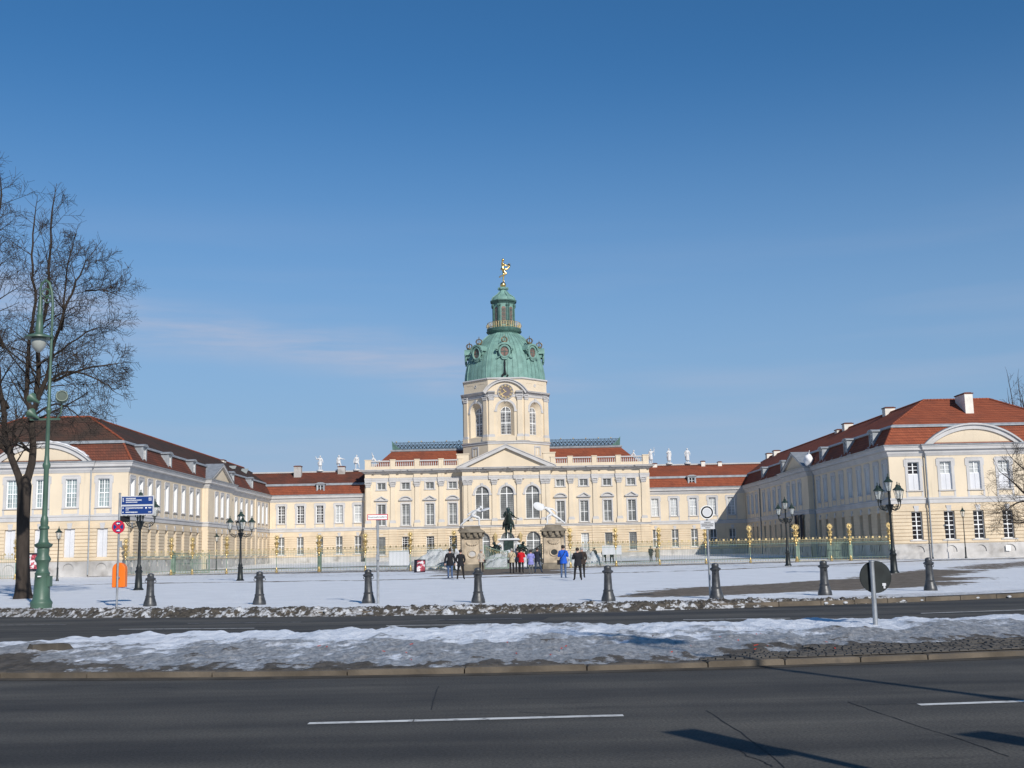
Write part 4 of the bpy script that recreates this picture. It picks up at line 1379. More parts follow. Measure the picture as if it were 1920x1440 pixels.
# pilasters: shaft, base, capital
def pil_meshes(w, h, d):
    s = MB(); s.prism_y([(-w / 2, 1.0), (w / 2, 1.0), (w * .44, h - .85), (-w * .44, h - .85)], -d, .02)
    b = MB(); b.box(-w * .68, -d - .1, 0, w * .68, .02, .58)
    b.mi = 1
    b.box(-w * .62, -d - .06, .581, w * .62, .02, .78); b.prism_y([(-w * .6, .781), (w * .6, .781), (w * .5, .999), (-w * .5, .999)], -d - .04, .02)
    c = MB(); z = h - .85
    c.prism_y([(-w * .44, z), (w * .44, z), (w * .52, z + .62), (-w * .52, z + .62)], -d - .03, .02)
    for q in range(5):
        x = -w * .42 + w * .21 * q
        c.ball((x, -d - .05, z + .18), .09, 6, 4, (1, .8, 1.6)); c.ball((x * 1.15, -d - .09, z + .42), .085, 6, 4, (1, .8, 1.4))
    for s_ in (-1, 1): c.torus((s_ * w * .56, -d - .09, z + .58), .10, .05, 10, 5)
    c.box(-w * .66, -d - .12, z + .70, w * .66, .02, z + .85)
    return s.mesh('pilaster', 'plaster'), b.mesh('pilaster_base', ['plaster', 'trim']), c.mesh('capital', 'trim', 40)
PM = pil_meshes(.74, 6.75, .2)
def pilaster(parent, loc, rz=0, me=None):
    me = me or PM
    o = link('pilaster', me[0], parent, loc, rz)
    link('pilaster_base', me[1], o); link('capital', me[2], o)
    return o
PX = [-20.1, -16.45, -12.82, -9.23, 10.09, 13.7, 17.3, 20.95]
for x in PX: pilaster(PAL, (x, YF, 5.9))
for x in (XL + .5, XL + 1.08, -1.32, 2.35, XR - 1.08, XR - .5): pilaster(PAL, (x, YC, 5.9))
# ground-floor piers under the pilasters
for x in PX + [XL + .75, -1.32, 2.35, XR - .75]:
    y = YF if x in PX else YC
    a = MB(); wall(a, -.62, .62, 1.5, 5.6, [], .2, -.1); courses(a, -.62, .62, 1.55, 5.55, [], .36, .08, .07, -.1)
    a.add([(-.62, -.1, 1.5), (-.62, .02, 1.5), (-.62, .02, 5.6), (-.62, -.1, 5.6)], [(0, 1, 2, 3)]); a.add([(.62, -.1, 1.5), (.62, .02, 1.5), (.62, .02, 5.6), (.62, -.1, 5.6)], [(0, 1, 2, 3)])
    a.build('pier', 'plaster_rust', PAL, (x, y, 0))
# entablature with a break over every pilaster
def jog(xs_, y, x0, x1, d, w):
    p = [(x0, y)]
    for x in xs_:
        a, b = max(x - w, x0), min(x + w, x1)
        if a > x0 + .01: p += [(a, y), (a, y - d)]
        else: p[-1] = (x0, y - d)
        if b < x1 - .01: p += [(b, y - d), (b, y)]
        else: p += [(x1, y - d)]
    if p[-1][0] < x1 - .01: p.append((x1, y))
    return p
front = jog(PX[:4], YF, XA, XL, .22, .5)
centre = jog([XL + .79, -1.32, 2.35, XR - .79], YC, XL, XR, .22, .78)
right = jog(PX[4:], YF, XR, XB, .22, .5)
path = [(XA, 184)] + front + centre + right + [(XB, 184)]
a = MB(); a.run(path, [(-.05, 12.64), (.03, 12.64), (.03, 12.9), (.06, 12.9), (.06, 13.14), (.10, 13.2), (-.05, 13.2)]); a.build('architrave', 'trim', PAL)
a = MB(); a.run(path, [(-.05, 13.2), (.0, 13.2), (.0, 13.85), (-.05, 13.85)]); a.build('frieze', 'plaster', PAL)
a = MB(); a.run(path, mould(13.82, 14.42, .85)); a.build('cornice', 'trim', PAL)
a = MB(); a.run([(XA, 184), (XA, YF), (XL, YF), (XL, YC), (XR, YC), (XR, YF), (XB, YF), (XB, 184)], belt(5.56, 5.92, .30)); a.build('string_course', 'trim', PAL)
d = MB()
def dentils(x0, x1, y):
    n = int((x1 - x0) / .34)
    for i in range(n):
        x = x0 + (x1 - x0) * (i + .5) / n
        d.box(x - .08, y - .36, 13.98, x + .08, y - .02, 14.12)
dentils(XA, XL, YF); dentils(XL, XR, YC - .1); dentils(XR, XB, YF)
d.build('dentils', 'trim', PAL, kind='stuff')
# pediment over the centre
hw = (XR - XL) / 2 + .55
mx_ = (XR + XL) / 2
a = MB(); a.prism_y([(-hw + .3, 14.43), (hw - .3, 14.43), (0, 17.2)], -.12, .6)
ped = a.build('pediment', 'plaster', PAL, (mx_, YC, 0))
a = MB()
for s in (-1, 1):
    a.prism_y([(s * (hw + .25), 14.43), (0, 17.68), (0, 17.22), (s * (hw - 1.0), 14.43)], -.62, .6)
    a.prism_y([(s * (hw + .32), 14.45), (s * (hw + .32), 14.56), (0, 17.84), (0, 17.7)], -.72, .62)
a.build('pediment_moulding', 'trim', ped)
a = MB()
for s in (-1, 1):
    for i in range(19):
        t = (i + .7) / 20
        x, z = s * (hw - .9) * (1 - t), 14.36 + (17.22 - 14.43) * t
        a.box(x - .08, -.42, z, x + .08, -.1, z + .15)
a.build('dentils', 'trim', ped, kind='stuff')
# balustrade
def balustrade(x0, x1, piers, n):
    r_ = MB(); r_.box(x0, YF - .15, 14.42, x1, YF + .35, 14.92); pl = r_.build('balustrade_plinth', 'plaster', PAL)
    r_ = MB(); r_.box(x0, YF - .12, 15.62, x1, YF + .32, 15.80); r_.build('balustrade_rail', 'trim', PAL)
    edges = []
    for x, w in piers:
        m = MB(); m.box(x - w / 2, YF - .22, 14.425, x + w / 2, YF + .4, 15.83); m.box(x - w / 2 - .06, YF - .28, 15.831, x + w / 2 + .06, YF + .46, 15.95)
        m.build('balustrade_pier', 'plaster', PAL)
        edges.append((x - w / 2, x + w / 2))
    edges.sort()
    spans = []
    x = x0
    for a_, b_ in edges:
        if a_ - x > .5: spans.append((x, a_))
        x = b_
    if x1 - x > .5: spans.append((x, x1))
    for a_, b_ in spans:
        k = max(2, round((b_ - a_) / .31))
        for i in range(k):
            link('baluster', BAL, PAL, (a_ + (b_ - a_) * (i + .5) / k, YF + .1, 14.92))
m = MB(); m.lathe([(.075, 0), (.075, .06), (.05, .09), (.095, .24), (.085, .32), (.045, .5), (.045, .6), (.075, .63), (.075, .70)], 8)
BAL = m.mesh('baluster', 'trim', 40)
balustrade(XA, XL - .1, [(XA + .45, .9), (-16.45, .74), (-12.82, .74), (-9.23, .74), (XL - .3, .6)], 9)
balustrade(XR + .1, XB, [(XR + .4, .6), (10.09, .74), (13.7, .74), (17.3, .74), (XB - .45, .9)], 9)
for x in (XL + .1, XR - .1):
    m = MB(); m.box(x - .9, YF - .1, 14.45, x + .9, YF + 1.2, 16.45); m.box(x - 1.0, YF - .2, 16.45, x + 1.0, YF + 1.3, 16.6); m.build('attic_block', 'plaster', PAL)
# roof of the block with its iron cresting
a = MB()
e, t = (XA + .5, 174.2, XB - .5, 186), (-17.2, 179.2, 18.4, 183)
roof_slope(a, e, 14.6, t, 17.9, .22)
a.add(ring(t, 17.9), [(0, 1, 2, 3)])
a.build('roof', 'tile', PAL)
a = MB(); a.run(ring2(t), [(-.1, 17.78), (.28, 17.78), (.34, 17.95), (.34, 18.06), (-.1, 18.10)], closed=True); a.build('roof_cornice', 'lead', PAL)
def cresting(x0, x1, y):
    a = MB()
    a.box(x0, y - .04, 18.1, x1, y + .04, 18.16); a.box(x0, y - .04, 19.15, x1, y + .04, 19.2)
    n = int((x1 - x0) / .58)
    for i in range(n):
        x = x0 + (x1 - x0) * (i + .5) / n
        a.torus((x, y, 18.48), .24, .026, 12, 4); a.torus((x, y, 18.93), .17, .024, 10, 4)
        a.tube([(x - .29, y, 18.16), (x + .29, y, 19.15)], .02, 4); a.tube([(x + .29, y, 18.16), (x - .29, y, 19.15)], .02, 4)
        a.box(x - .31, y - .02, 18.16, x - .27, y + .02, 19.26)
    return a.build('roof_cresting', 'iron', PAL, kind='stuff')
cresting(-17.2, -5.4, 179.1); cresting(6.6, 18.4, 179.1)
cresting(-17.2, -5.4, 182.8); cresting(6.6, 18.4, 182.8)
for x, s in ((-17.2, -1), (18.4, 1)):
    a = MB(); a.prism_y([(x - s * 1.3, 18.12), (x, 18.12), (x + s * .1, 19.5), (x - s * .25, 19.05), (x - s * .8, 18.5)], 178.95, 179.25); a.build('roof_scroll', 'copper_dark', PAL)
for i in range(6):
    for x0, x1 in ((-17.2, -5.4), (6.6, 18.4)):
        m = MB(); m.ball((x0 + (x1 - x0) * (i + .3) / 6, 179.1, 19.32), .11, 8, 5); m.build('gilt_knob', 'gold_dull', PAL, smooth=60)
# two lanterns beside the middle door
for x in (-1.3, 2.4):
    m = MB(); m.lathe([(.02, -.5), (.18, -.4), (.30, .35), (.34, .4), (.12, .7), (.03, .9)], 6); m.build('wall_lantern', 'gold_dull', PAL, (x, YC - .55, 3.9))

# ------------------------------------------------------------------ tower
TOW = thing('clock_tower', 'octagonal cream clock tower with green copper dome and lantern', 'tower', (0.6, 178.9, 0))
AP = 6.4
SIDE = 2 * AP * math.tan(PI / 8)
def octa(ap): return [(ap / math.cos(PI / 8) * math.cos(-PI / 2 - PI / 8 + PI / 4 * i), ap / math.cos(PI / 8) * math.sin(-PI / 2 - PI / 8 + PI / 4 * i)) for i in range(8)]
a = MB(); a.prism_z(octa(AP + .25), 14.0, 18.05); a.build('base', 'plaster', TOW)
a = MB(); a.run(octa(AP + .25), belt(18.05, 18.5, .22), closed=True); a.build('base_cornice', 'trim', TOW)
a = MB(); a.prism_z(octa(AP + .12), 18.5, 19.2); a.build('pedestal', 'plaster', TOW)
PT = pil_meshes(.82, 7.0, .22)
ww, wh = 1.55, 4.25
nw, nh = 2.55, 5.3
wmesh = MB()
wall(wmesh, -SIDE / 2, SIDE / 2, 19.2, 25.6, [(0, 19.25, nw, nh, True)], .0, 0, reveal=False)
def archline(w, z0, h): return [(w / 2, z0)] + arch_pts(w, z0 + h - w / 2) + [(-w / 2, z0)]
o_, i_ = archline(nw, 19.25, nh), archline(ww, 19.55, wh)
n = len(o_)
wmesh.add([(x, 0, z) for x, z in o_] + [(x, .75, z) for x, z in i_], [(k, k + 1, k + 1 + n, k + n) for k in range(n - 1)] + [(0, n, 2 * n - 1, n - 1)])
wmesh = wmesh.mesh('wall', 'plaster')
sur = MB()
k_ = .34
zs_ = 19.25 + nh - nw / 2
sur.band_y(arch_pts(nw + 2 * k_, zs_), arch_pts(nw + .004, zs_), -.07, .02)
sur.prism_y([(-.16, zs_ + nw / 2 - .05), (.16, zs_ + nw / 2 - .05), (.24, zs_ + nw / 2 + .5), (-.24, zs_ + nw / 2 + .5)], -.14, .01)
for s in (-1, 1): sur.box(s * (nw / 2 + .003), -.1, zs_ - .3, s * (nw / 2 + k_ + .12), .02, zs_ - .001)
sur = sur.mesh('arch_surround', 'trim')
att = MB()
wall(att, -SIDE / 2, SIDE / 2, 26.1, 28.0, [])
att.box(-1.9, -.03, 27.35, -.55, .01, 27.42); att.box(.55, -.03, 27.35, 1.9, .01, 27.42)
att = att.mesh('attic', 'plaster')
ocu = MB(); ocu.torus((0, -.02, 27.1), .2, .06, 14, 5); ocu.lathe([(0, 0), (.19, 0)], 14)
for i in range(8):
    ang = PI / 4 * (i - 2) if i < 5 else PI / 4 * (i - 2)
    # face i: outward normal direction
    F = Fac(0, 0, ang)
    fx, fy, _ = F.loc(0, -AP, 0)
    p = (fx, fy, 0)
    w = link('wall', wmesh, TOW, p, ang)
    link('arch_surround', sur, w)
    FF = Fac(fx, fy, ang)
    window(TOW, FF, 0, 19.55, ww, wh, glass='pane_dark', nx=6, ny=9, transom=(.41, .815), surround=None, arched=True, sill=False, depth=.78, mull=.12, bar=.035)
    for s in (-1, 1):
        u = s * (SIDE / 2 - .5)
        x, y, _ = F.loc(u, -AP, 0)
        pilaster(TOW, (x, y, 18.55), ang, PT)
    link('attic', att, TOW, p, ang)
    if i in (1, 3):
        m = MB(); m.torus((0, -.02, 27.1), .2, .06, 14, 5); m.prism_y([(.19 * math.cos(q * PI / 7), 27.1 + .19 * math.sin(q * PI / 7)) for q in range(14)], -.012, .01)
        m.build('oculus', 'plinth', TOW, p, ang)
    if i in (1, 3):
        FB = Fac(*F.loc(0, -AP - .25, 0)[:2], ang)
        window(TOW, FB, 0, 16.35, 1.0, 1.2, glass='blind', nx=4, ny=3, transom=None, surround='plain', depth=.12, mull=.07, sill=False, y=-.02)
fr_ = octa(AP)
a = MB(); a.run(octa(AP + .02), [(-.05, 25.2), (.05, 25.2), (.08, 25.55), (.14, 25.6), (-.05, 25.6)], closed=True); a.build('architrave', 'trim', TOW)
# main cornice, left open over the front face where the clock gable rises
oc = octa(AP)
a = MB(); a.run([oc[(1 + k) % 8] for k in range(8)], mould(25.6, 26.12, .55)); a.build('cornice', 'trim', TOW)
f0, f1 = Vector(oc[0]), Vector(oc[1])
for s0, s1 in ((0.0, .2), (.8, 1.0)):
    a = MB()
    p0, p1 = f0.lerp(f1, s0), f0.lerp(f1, s1)
    a.run([tuple(p0), tuple(p1)], mould(25.6, 26.12, .55))
    a.build('cornice', 'trim', TOW)
a = MB(); wall(a, -SIDE / 2, SIDE / 2, 25.55, 26.15, []); a.build('wall', 'plaster', TOW, (0, -AP - .002, 0))
# arched gable framing the clock
arc = seg_arc(3.3, 1.9, 24)
o_ = [(x, 25.95 + z) for x, z in arc]
i_ = [(x * .92, 25.95 + z - .28) for x, z in arc]
o2 = [(x * 1.04, 26.02 + z * 1.02) for x, z in arc]
a = MB(); a.band_y(o_, i_, -.42, .2)
cg = a.build('clock_gable', 'trim', TOW, (0, -AP, 0))
a = MB(); a.band_y(o2, [(x, z + .003) for x, z in o_], -.6, .25); a.build('gable_cap', 'trim', cg)
a = MB(); a.prism_y([(x * .95, 25.95 + z - .1) for x, z in arc], -.06, .3); a.build('gable_wall', 'plaster', cg)
# clock
CZ = 26.0
a = MB(); a.lathe([(0, 0), (1.14, 0), (1.14, .12), (0, .12)], 48)
for k in range(len(a.v)):
    x, y, z = a.v[k]; a.v[k] = (x, -z, y)
ck = a.build('clock', 'pane_clock', TOW, (0.03, -AP - .07, CZ))
a = MB(); a.torus((0, -.12, 0), 1.17, .06, 48, 6); a.build('clock_rim', 'trim', ck, smooth=60)
a = MB(); a.torus((0, -.135, 0), .74, .025, 40, 5); a.build('chapter_ring', 'gold_paint', ck, smooth=60)
for q in range(12):
    th = PI / 6 * q
    m = MB()
    for off in (-.09, 0, .09) if q % 3 else (-.11, -.037, .037, .11):
        m.box(off - .022, -.14, .82, off + .022, -.121, 1.05)
    m.box(-.14, -.141, .805, .14, -.121, .835); m.box(-.14, -.141, 1.04, .14, -.121, 1.07)
    o = m.build('numeral', 'gold_dull', ck); o.rotation_euler = (0, th, 0)
for th, l, w in ((-R(45), .62, .05), (-R(122), .88, .04)):
    m = MB(); m.prism_y([(-w, -.15), (w, -.15), (w * 1.3, l * .7), (0, l), (-w * 1.3, l * .7)], -.19, -.15)
    o = m.build('clock_hand', 'gold_paint', ck); o.rotation_euler = (0, th, 0)
m = MB(); m.ball((0, -.16, 0), .1, 10, 6, (1, .5, 1)); m.build('clock_hub', 'gold_paint', ck, smooth=60)
# dome
def osq(a): # octagon-to-circle factor
    b = (a + PI / 2 + PI / 8) % (PI / 4) - PI / 8
    return 0.45 * (math.cos(PI / 8) / math.cos(b) * 1.04) + 0.55
a = MB(); a.run(octa(AP + .03), [(-.3, 27.95), (.12, 27.95), (.18, 28.06), (.10, 28.2), (-.3, 28.2)], closed=True); a.build('dome_rim', 'trim', TOW)
prof = [(6.45, 28.1), (6.42, 28.8), (6.34, 29.6), (6.2, 30.4), (5.98, 31.3), (5.66, 32.2), (5.2, 33.0), (4.62, 33.85), (3.95, 34.6), (3.2, 35.3), (2.4, 35.95)]
def dr(z):
    for (r0, z0), (r1, z1) in zip(prof, prof[1:]):
        if z0 <= z <= z1: return r0 + (r1 - r0) * (z - z0) / (z1 - z0)
    return 6.4
a = MB(); a.lathe(prof, 80, sq=osq); dome = a.build('dome', 'copper', TOW, smooth=35)
# standing seams: each a rib of its own
for q in range(48):
    an = 2 * PI * q / 48 + PI / 48
    m = MB()
    pts = [(r * osq(an) * math.cos(an), r * osq(an) * math.sin(an), z) for r, z in prof]
    big = (q % 6 == 2) or (q % 6 == 3)
    m.tube(pts, .10 if big else .04, 5)
    m.build('rib' if big else 'seam', 'copper' if big else 'copper_dark', dome, smooth=50)
# oval dormers with crowns
def ovals():
    f = MB(); f.torus((0, -.02, 0), .84, .17, 24, 8, sc=(.92, 1.08)); 
    f.prism_y([(-.85, -.2), (.85, -.2), (1.0, .2), (.9, .75), (.5, 1.15), (-.5, 1.15), (-.9, .75), (-1.0, .2)], .12, 2.6)
    f.band_y([(1.3 * math.cos(PI * i / 12), .35 + 1.05 * math.sin(PI * i / 12)) for i in range(13)], [(1.0 * math.cos(PI * i / 12), .35 + .78 * math.sin(PI * i / 12)) for i in range(13)], -.22, 1.6)
    for s in (-1, 1):
        f.torus((s * 1.18, -.05, .28), .16, .08, 10, 5); f.tube([(s * .75, -.02, -.75), (s * 1.05, -.02, -.98), (s * 1.3, -.02, -.92)], [.1, .09, .05], 6)
    f.prism_y([(-.55, -.95), (.55, -.95), (.3, -1.25), (-.3, -1.25)], -.1, .4)
    g_ = MB(); g_.prism_y([(.80 * .92 * math.cos(2 * PI * i / 20), .80 * 1.08 * math.sin(2 * PI * i / 20)) for i in range(20)], .05, .11)
    c = MB(); c.lathe([(.34, 1.42), (.40, 1.46), (.40, 1.62), (.34, 1.66), (.0, 1.66)], 16)
    for q in range(8):
        t = 2 * PI * q / 8
        c.tube([(.38 * math.cos(t), .38 * math.sin(t), 1.62), (.52 * math.cos(t), .52 * math.sin(t), 1.95), (.34 * math.cos(t), .34 * math.sin(t), 2.25), (0, 0, 2.3)], [.05, .06, .05, .04], 5)
        c.ball((.44 * math.cos(t), .44 * math.sin(t), 1.72), .06, 6, 4)
    c.ball((0, 0, 2.4), .11, 8, 6); c.box(-.02, -.02, 2.45, .02, .02, 2.75); c.box(-.09, -.018, 2.58, .09, .018, 2.63)
    c.box(-.2, -.2, 1.15, .2, .2, 1.42)
    b = MB(); b.box(-.03, .0, -.8, .03, .045, .8); b.box(-.7, .002, -.03, .7, .043, .03)
    return f.mesh('oval_dormer', 'copper', 40), g_.mesh('dormer_glass', 'rust_glass'), c.mesh('crown', 'crown_bronze', 40), b.mesh('glazing_bar', 'copper_dark')
OV = ovals()
for i in range(8):
    ang = PI / 4 * (i - 2)
    F = Fac(0, 0, ang)
    zc = 32.3
    x, y, _ = F.loc(0, -(dr(zc - .9) * 1.01 + .08), 0)
    o = link('oval_dormer', OV[0], TOW, (x, y, zc), ang)
    link('glass', OV[1], o); link('glazing_bar', OV[3], o); link('crown', OV[2], o, (0, .55, .02))
m = MB()
pts = [(0, -(dr(z) + .06), z) for z in (30.95, 30.4, 29.8, 29.2, 28.7)]
m.tube(pts, [.10, .16, .12, .16, .30], 6); m.ball((-.35, -6.5, 28.55), .2, 7, 5); m.ball((.4, -6.5, 28.5), .16, 7, 5)
m.build('dome_bracket', 'iron', dome, smooth=50)
# gallery, lantern, ball
a = MB(); a.lathe([(2.35, 35.8), (2.42, 36.1), (2.75, 36.3), (2.82, 36.45), (2.6, 36.55), (2.72, 36.75), (2.72, 36.86), (1.0, 36.9)], 40); a.build('gallery', 'copper_dark', TOW, smooth=40)
a = MB()
a.torus((0, 0, 37.78), 2.62, .05, 40, 5, 'z'); a.torus((0, 0, 36.98), 2.62, .04, 40, 5, 'z')
for q in range(40):
    t = 2 * PI * q / 40
    a.box(2.62 * math.cos(t) - .03, 2.62 * math.sin(t) - .03, 36.86, 2.62 * math.cos(t) + .03, 2.62 * math.sin(t) + .03, 37.78)
    if q % 2: a.torus((2.62 * math.cos(t), 2.62 * math.sin(t), 37.38), .2, .035, 10, 4)
a.build('gallery_railing', 'gold_dull', TOW, kind='stuff')
a = MB(); a.prism_z(octa(1.62), 36.9, 41.0); lan = a.build('lantern', 'copper', TOW)
for i in range(8):
    ang = PI / 4 * (i - 2)
    F = Fac(0, 0, ang)
    x, y, _ = F.loc(0, -1.63, 0)
    m = MB(); m.prism_y([(.33, 37.5)] + arch_pts(.66, 40.0) + [(-.33, 37.5)], -.02, .03); m.build('louvre', 'rust_glass', lan, (x, y, 0), ang)
    m = MB()
    for q in range(11): m.box(-.31, -.05, 37.55 + q * .23, .31, -.021, 37.62 + q * .23)
    m.build('louvre_slats', 'copper_dark', lan, (x, y, 0), ang, kind='stuff')
    for s in (-1, 1):
        x2, y2, _ = F.loc(s * .56, -1.66, 0)
        m = MB(); m.box(-.1, -.12, 37.0, .1, .05, 40.4); m.ball((0, -.12, 40.6), .17, 8, 5, (1, 1, 1.5)); m.build('lantern_pilaster', 'copper_dark', lan, (x2, y2, 0), ang)
a = MB(); a.run(octa(1.66), mould(40.9, 41.4, .42), closed=True); a.build('lantern_cornice', 'copper_dark', lan)
a = MB(); a.lathe([(1.95, 41.3), (1.98, 41.55), (1.75, 41.95), (1.35, 42.2), (.95, 42.5), (.62, 42.95), (.5, 43.2), (.72, 43.35), (.8, 43.5), (.72, 43.66), (.3, 43.72)], 24); cap = a.build('lantern_roof', 'copper', TOW, smooth=40)
for q in range(8):
    t = 2 * PI * q / 8 + PI / 8
    m = MB(); m.tube([(r * math.cos(t), r * math.sin(t), z) for r, z in ((1.98, 41.4), (2.0, 41.6), (1.78, 42.0), (1.38, 42.28), (.98, 42.56), (.66, 43.0))], .09, 5); m.build('roof_rib', 'copper', cap, smooth=50)
    m = MB(); m.torus((.72 * math.cos(t), .72 * math.sin(t), 43.5), .14, .07, 8, 5); m.build('scroll', 'copper', cap, smooth=50)
m = MB(); m.ball((0, 0, 44.12), .48, 20, 12); m.build('gilt_ball', 'gold', TOW, smooth=60)
# ------------------------------------------------------------------ clear glass for lanterns
def clear_glass(name, col=(0.9, 0.93, 0.9), alpha=0.25):
    m = bpy.data.materials.new(name)
    m.use_nodes = True
    t = m.node_tree
    b = t.nodes['Principled BSDF']
    b.inputs['Base Color'].default_value = col + (1,)
    b.inputs['Roughness'].default_value = 0.12
    tr = t.nodes.new('ShaderNodeBsdfTransparent')
    mx = t.nodes.new('ShaderNodeMixShader')
    mx.inputs[0].default_value = alpha
    t.links.new(tr.outputs[0], mx.inputs[1])
    t.links.new(b.outputs[0], mx.inputs[2])
    t.links.new(mx.outputs[0], t.nodes['Material Output'].inputs['Surface'])
    MT[name] = m
clear_glass('clear_glass')
def Z(y): return float(zg(np.array([float(y)]))[0])

# ------------------------------------------------------------------ figures: one continuous skinned body each
def skinned(nodes, edges, root=0, sub=2):
    me = bpy.data.meshes.new('tmp')
    me.from_pydata([n[0] for n in nodes], edges, [])
    ob = bpy.data.objects.new('tmp', me)
    COL.objects.link(ob)
    ob.modifiers.new('s', 'SKIN').use_smooth_shade = True
    lay = me.skin_vertices[0].data if len(me.skin_vertices) else None
    if lay is None:
        bm = bmesh.new(); bm.from_mesh(me); bm.verts.layers.skin.verify(); bm.to_mesh(me); bm.free()
        lay = me.skin_vertices[0].data
    for i, n in enumerate(nodes):
        r = n[1]
        lay[i].radius = r if isinstance(r, tuple) else (r, r)
        lay[i].use_root = (i == root)
    ss = ob.modifiers.new('ss', 'SUBSURF'); ss.levels = sub; ss.render_levels = sub
    dg = bpy.context.evaluated_depsgraph_get()
    ev = ob.evaluated_get(dg)
    out = bpy.data.meshes.new_from_object(ev)
    bpy.data.objects.remove(ob); bpy.data.meshes.remove(me)
    vs = [tuple(v.co) for v in out.vertices]
    fs = [tuple(p.vertices) for p in out.polygons]
    bpy.data.meshes.remove(out)
    return vs, fs
def seg_near(p, nodes, edges):
    best, bi = 1e9, 0
    for i, (a, b) in enumerate(edges):
        A, B = Vector(nodes[a][0]), Vector(nodes[b][0])
        d = B - A
        t = max(0, min(1, (p - A).dot(d) / max(1e-9, d.dot(d))))
        q = (p - A - d * t).length / (0.5 * (rad(nodes[a]) + rad(nodes[b])))
        if q < best: best, bi = q, i
    return bi
def rad(n): return n[1] if not isinstance(n[1], tuple) else sum(n[1]) / 2
def add_hand(mb, wrist, d, side, s=1.0, curl=0.35):
    """palm, four unequal bent fingers and a thumb, pointing along d from the wrist"""
    d = Vector(d).normalized()
    w = Vector(wrist)
    ref = Vector((0, 1, 0)) if abs(d.y) < .8 else Vector((0, 0, 1))
    sx = d.cross(ref).normalized()
    nrm = sx.cross(d).normalized()
    mb.tube([w - d * .01, w + d * .04 * s, w + d * .095 * s], [.026 * s, .04 * s, .034 * s], 7)
    for k, l in enumerate((.062, .075, .07, .054)):
        b = w + d * .09 * s + sx * ((k - 1.5) * .019 * s)
        m_ = b + (d * (1 - curl * .3) + nrm * curl * .5) * l * .5 * s
        e = m_ + (d * (1 - curl) + nrm * curl) * l * .55 * s
        mb.tube([b, m_, e], [.0095 * s, .009 * s, .007 * s], 5)
    b = w + d * .035 * s + sx * (.032 * side * s)
    mb.tube([b, b + (d * .6 + sx * side * .7) * .04 * s, b + (d * .95 + sx * side * .35 + nrm * .3) * .075 * s], [.013 * s, .012 * s, .009 * s], 5)

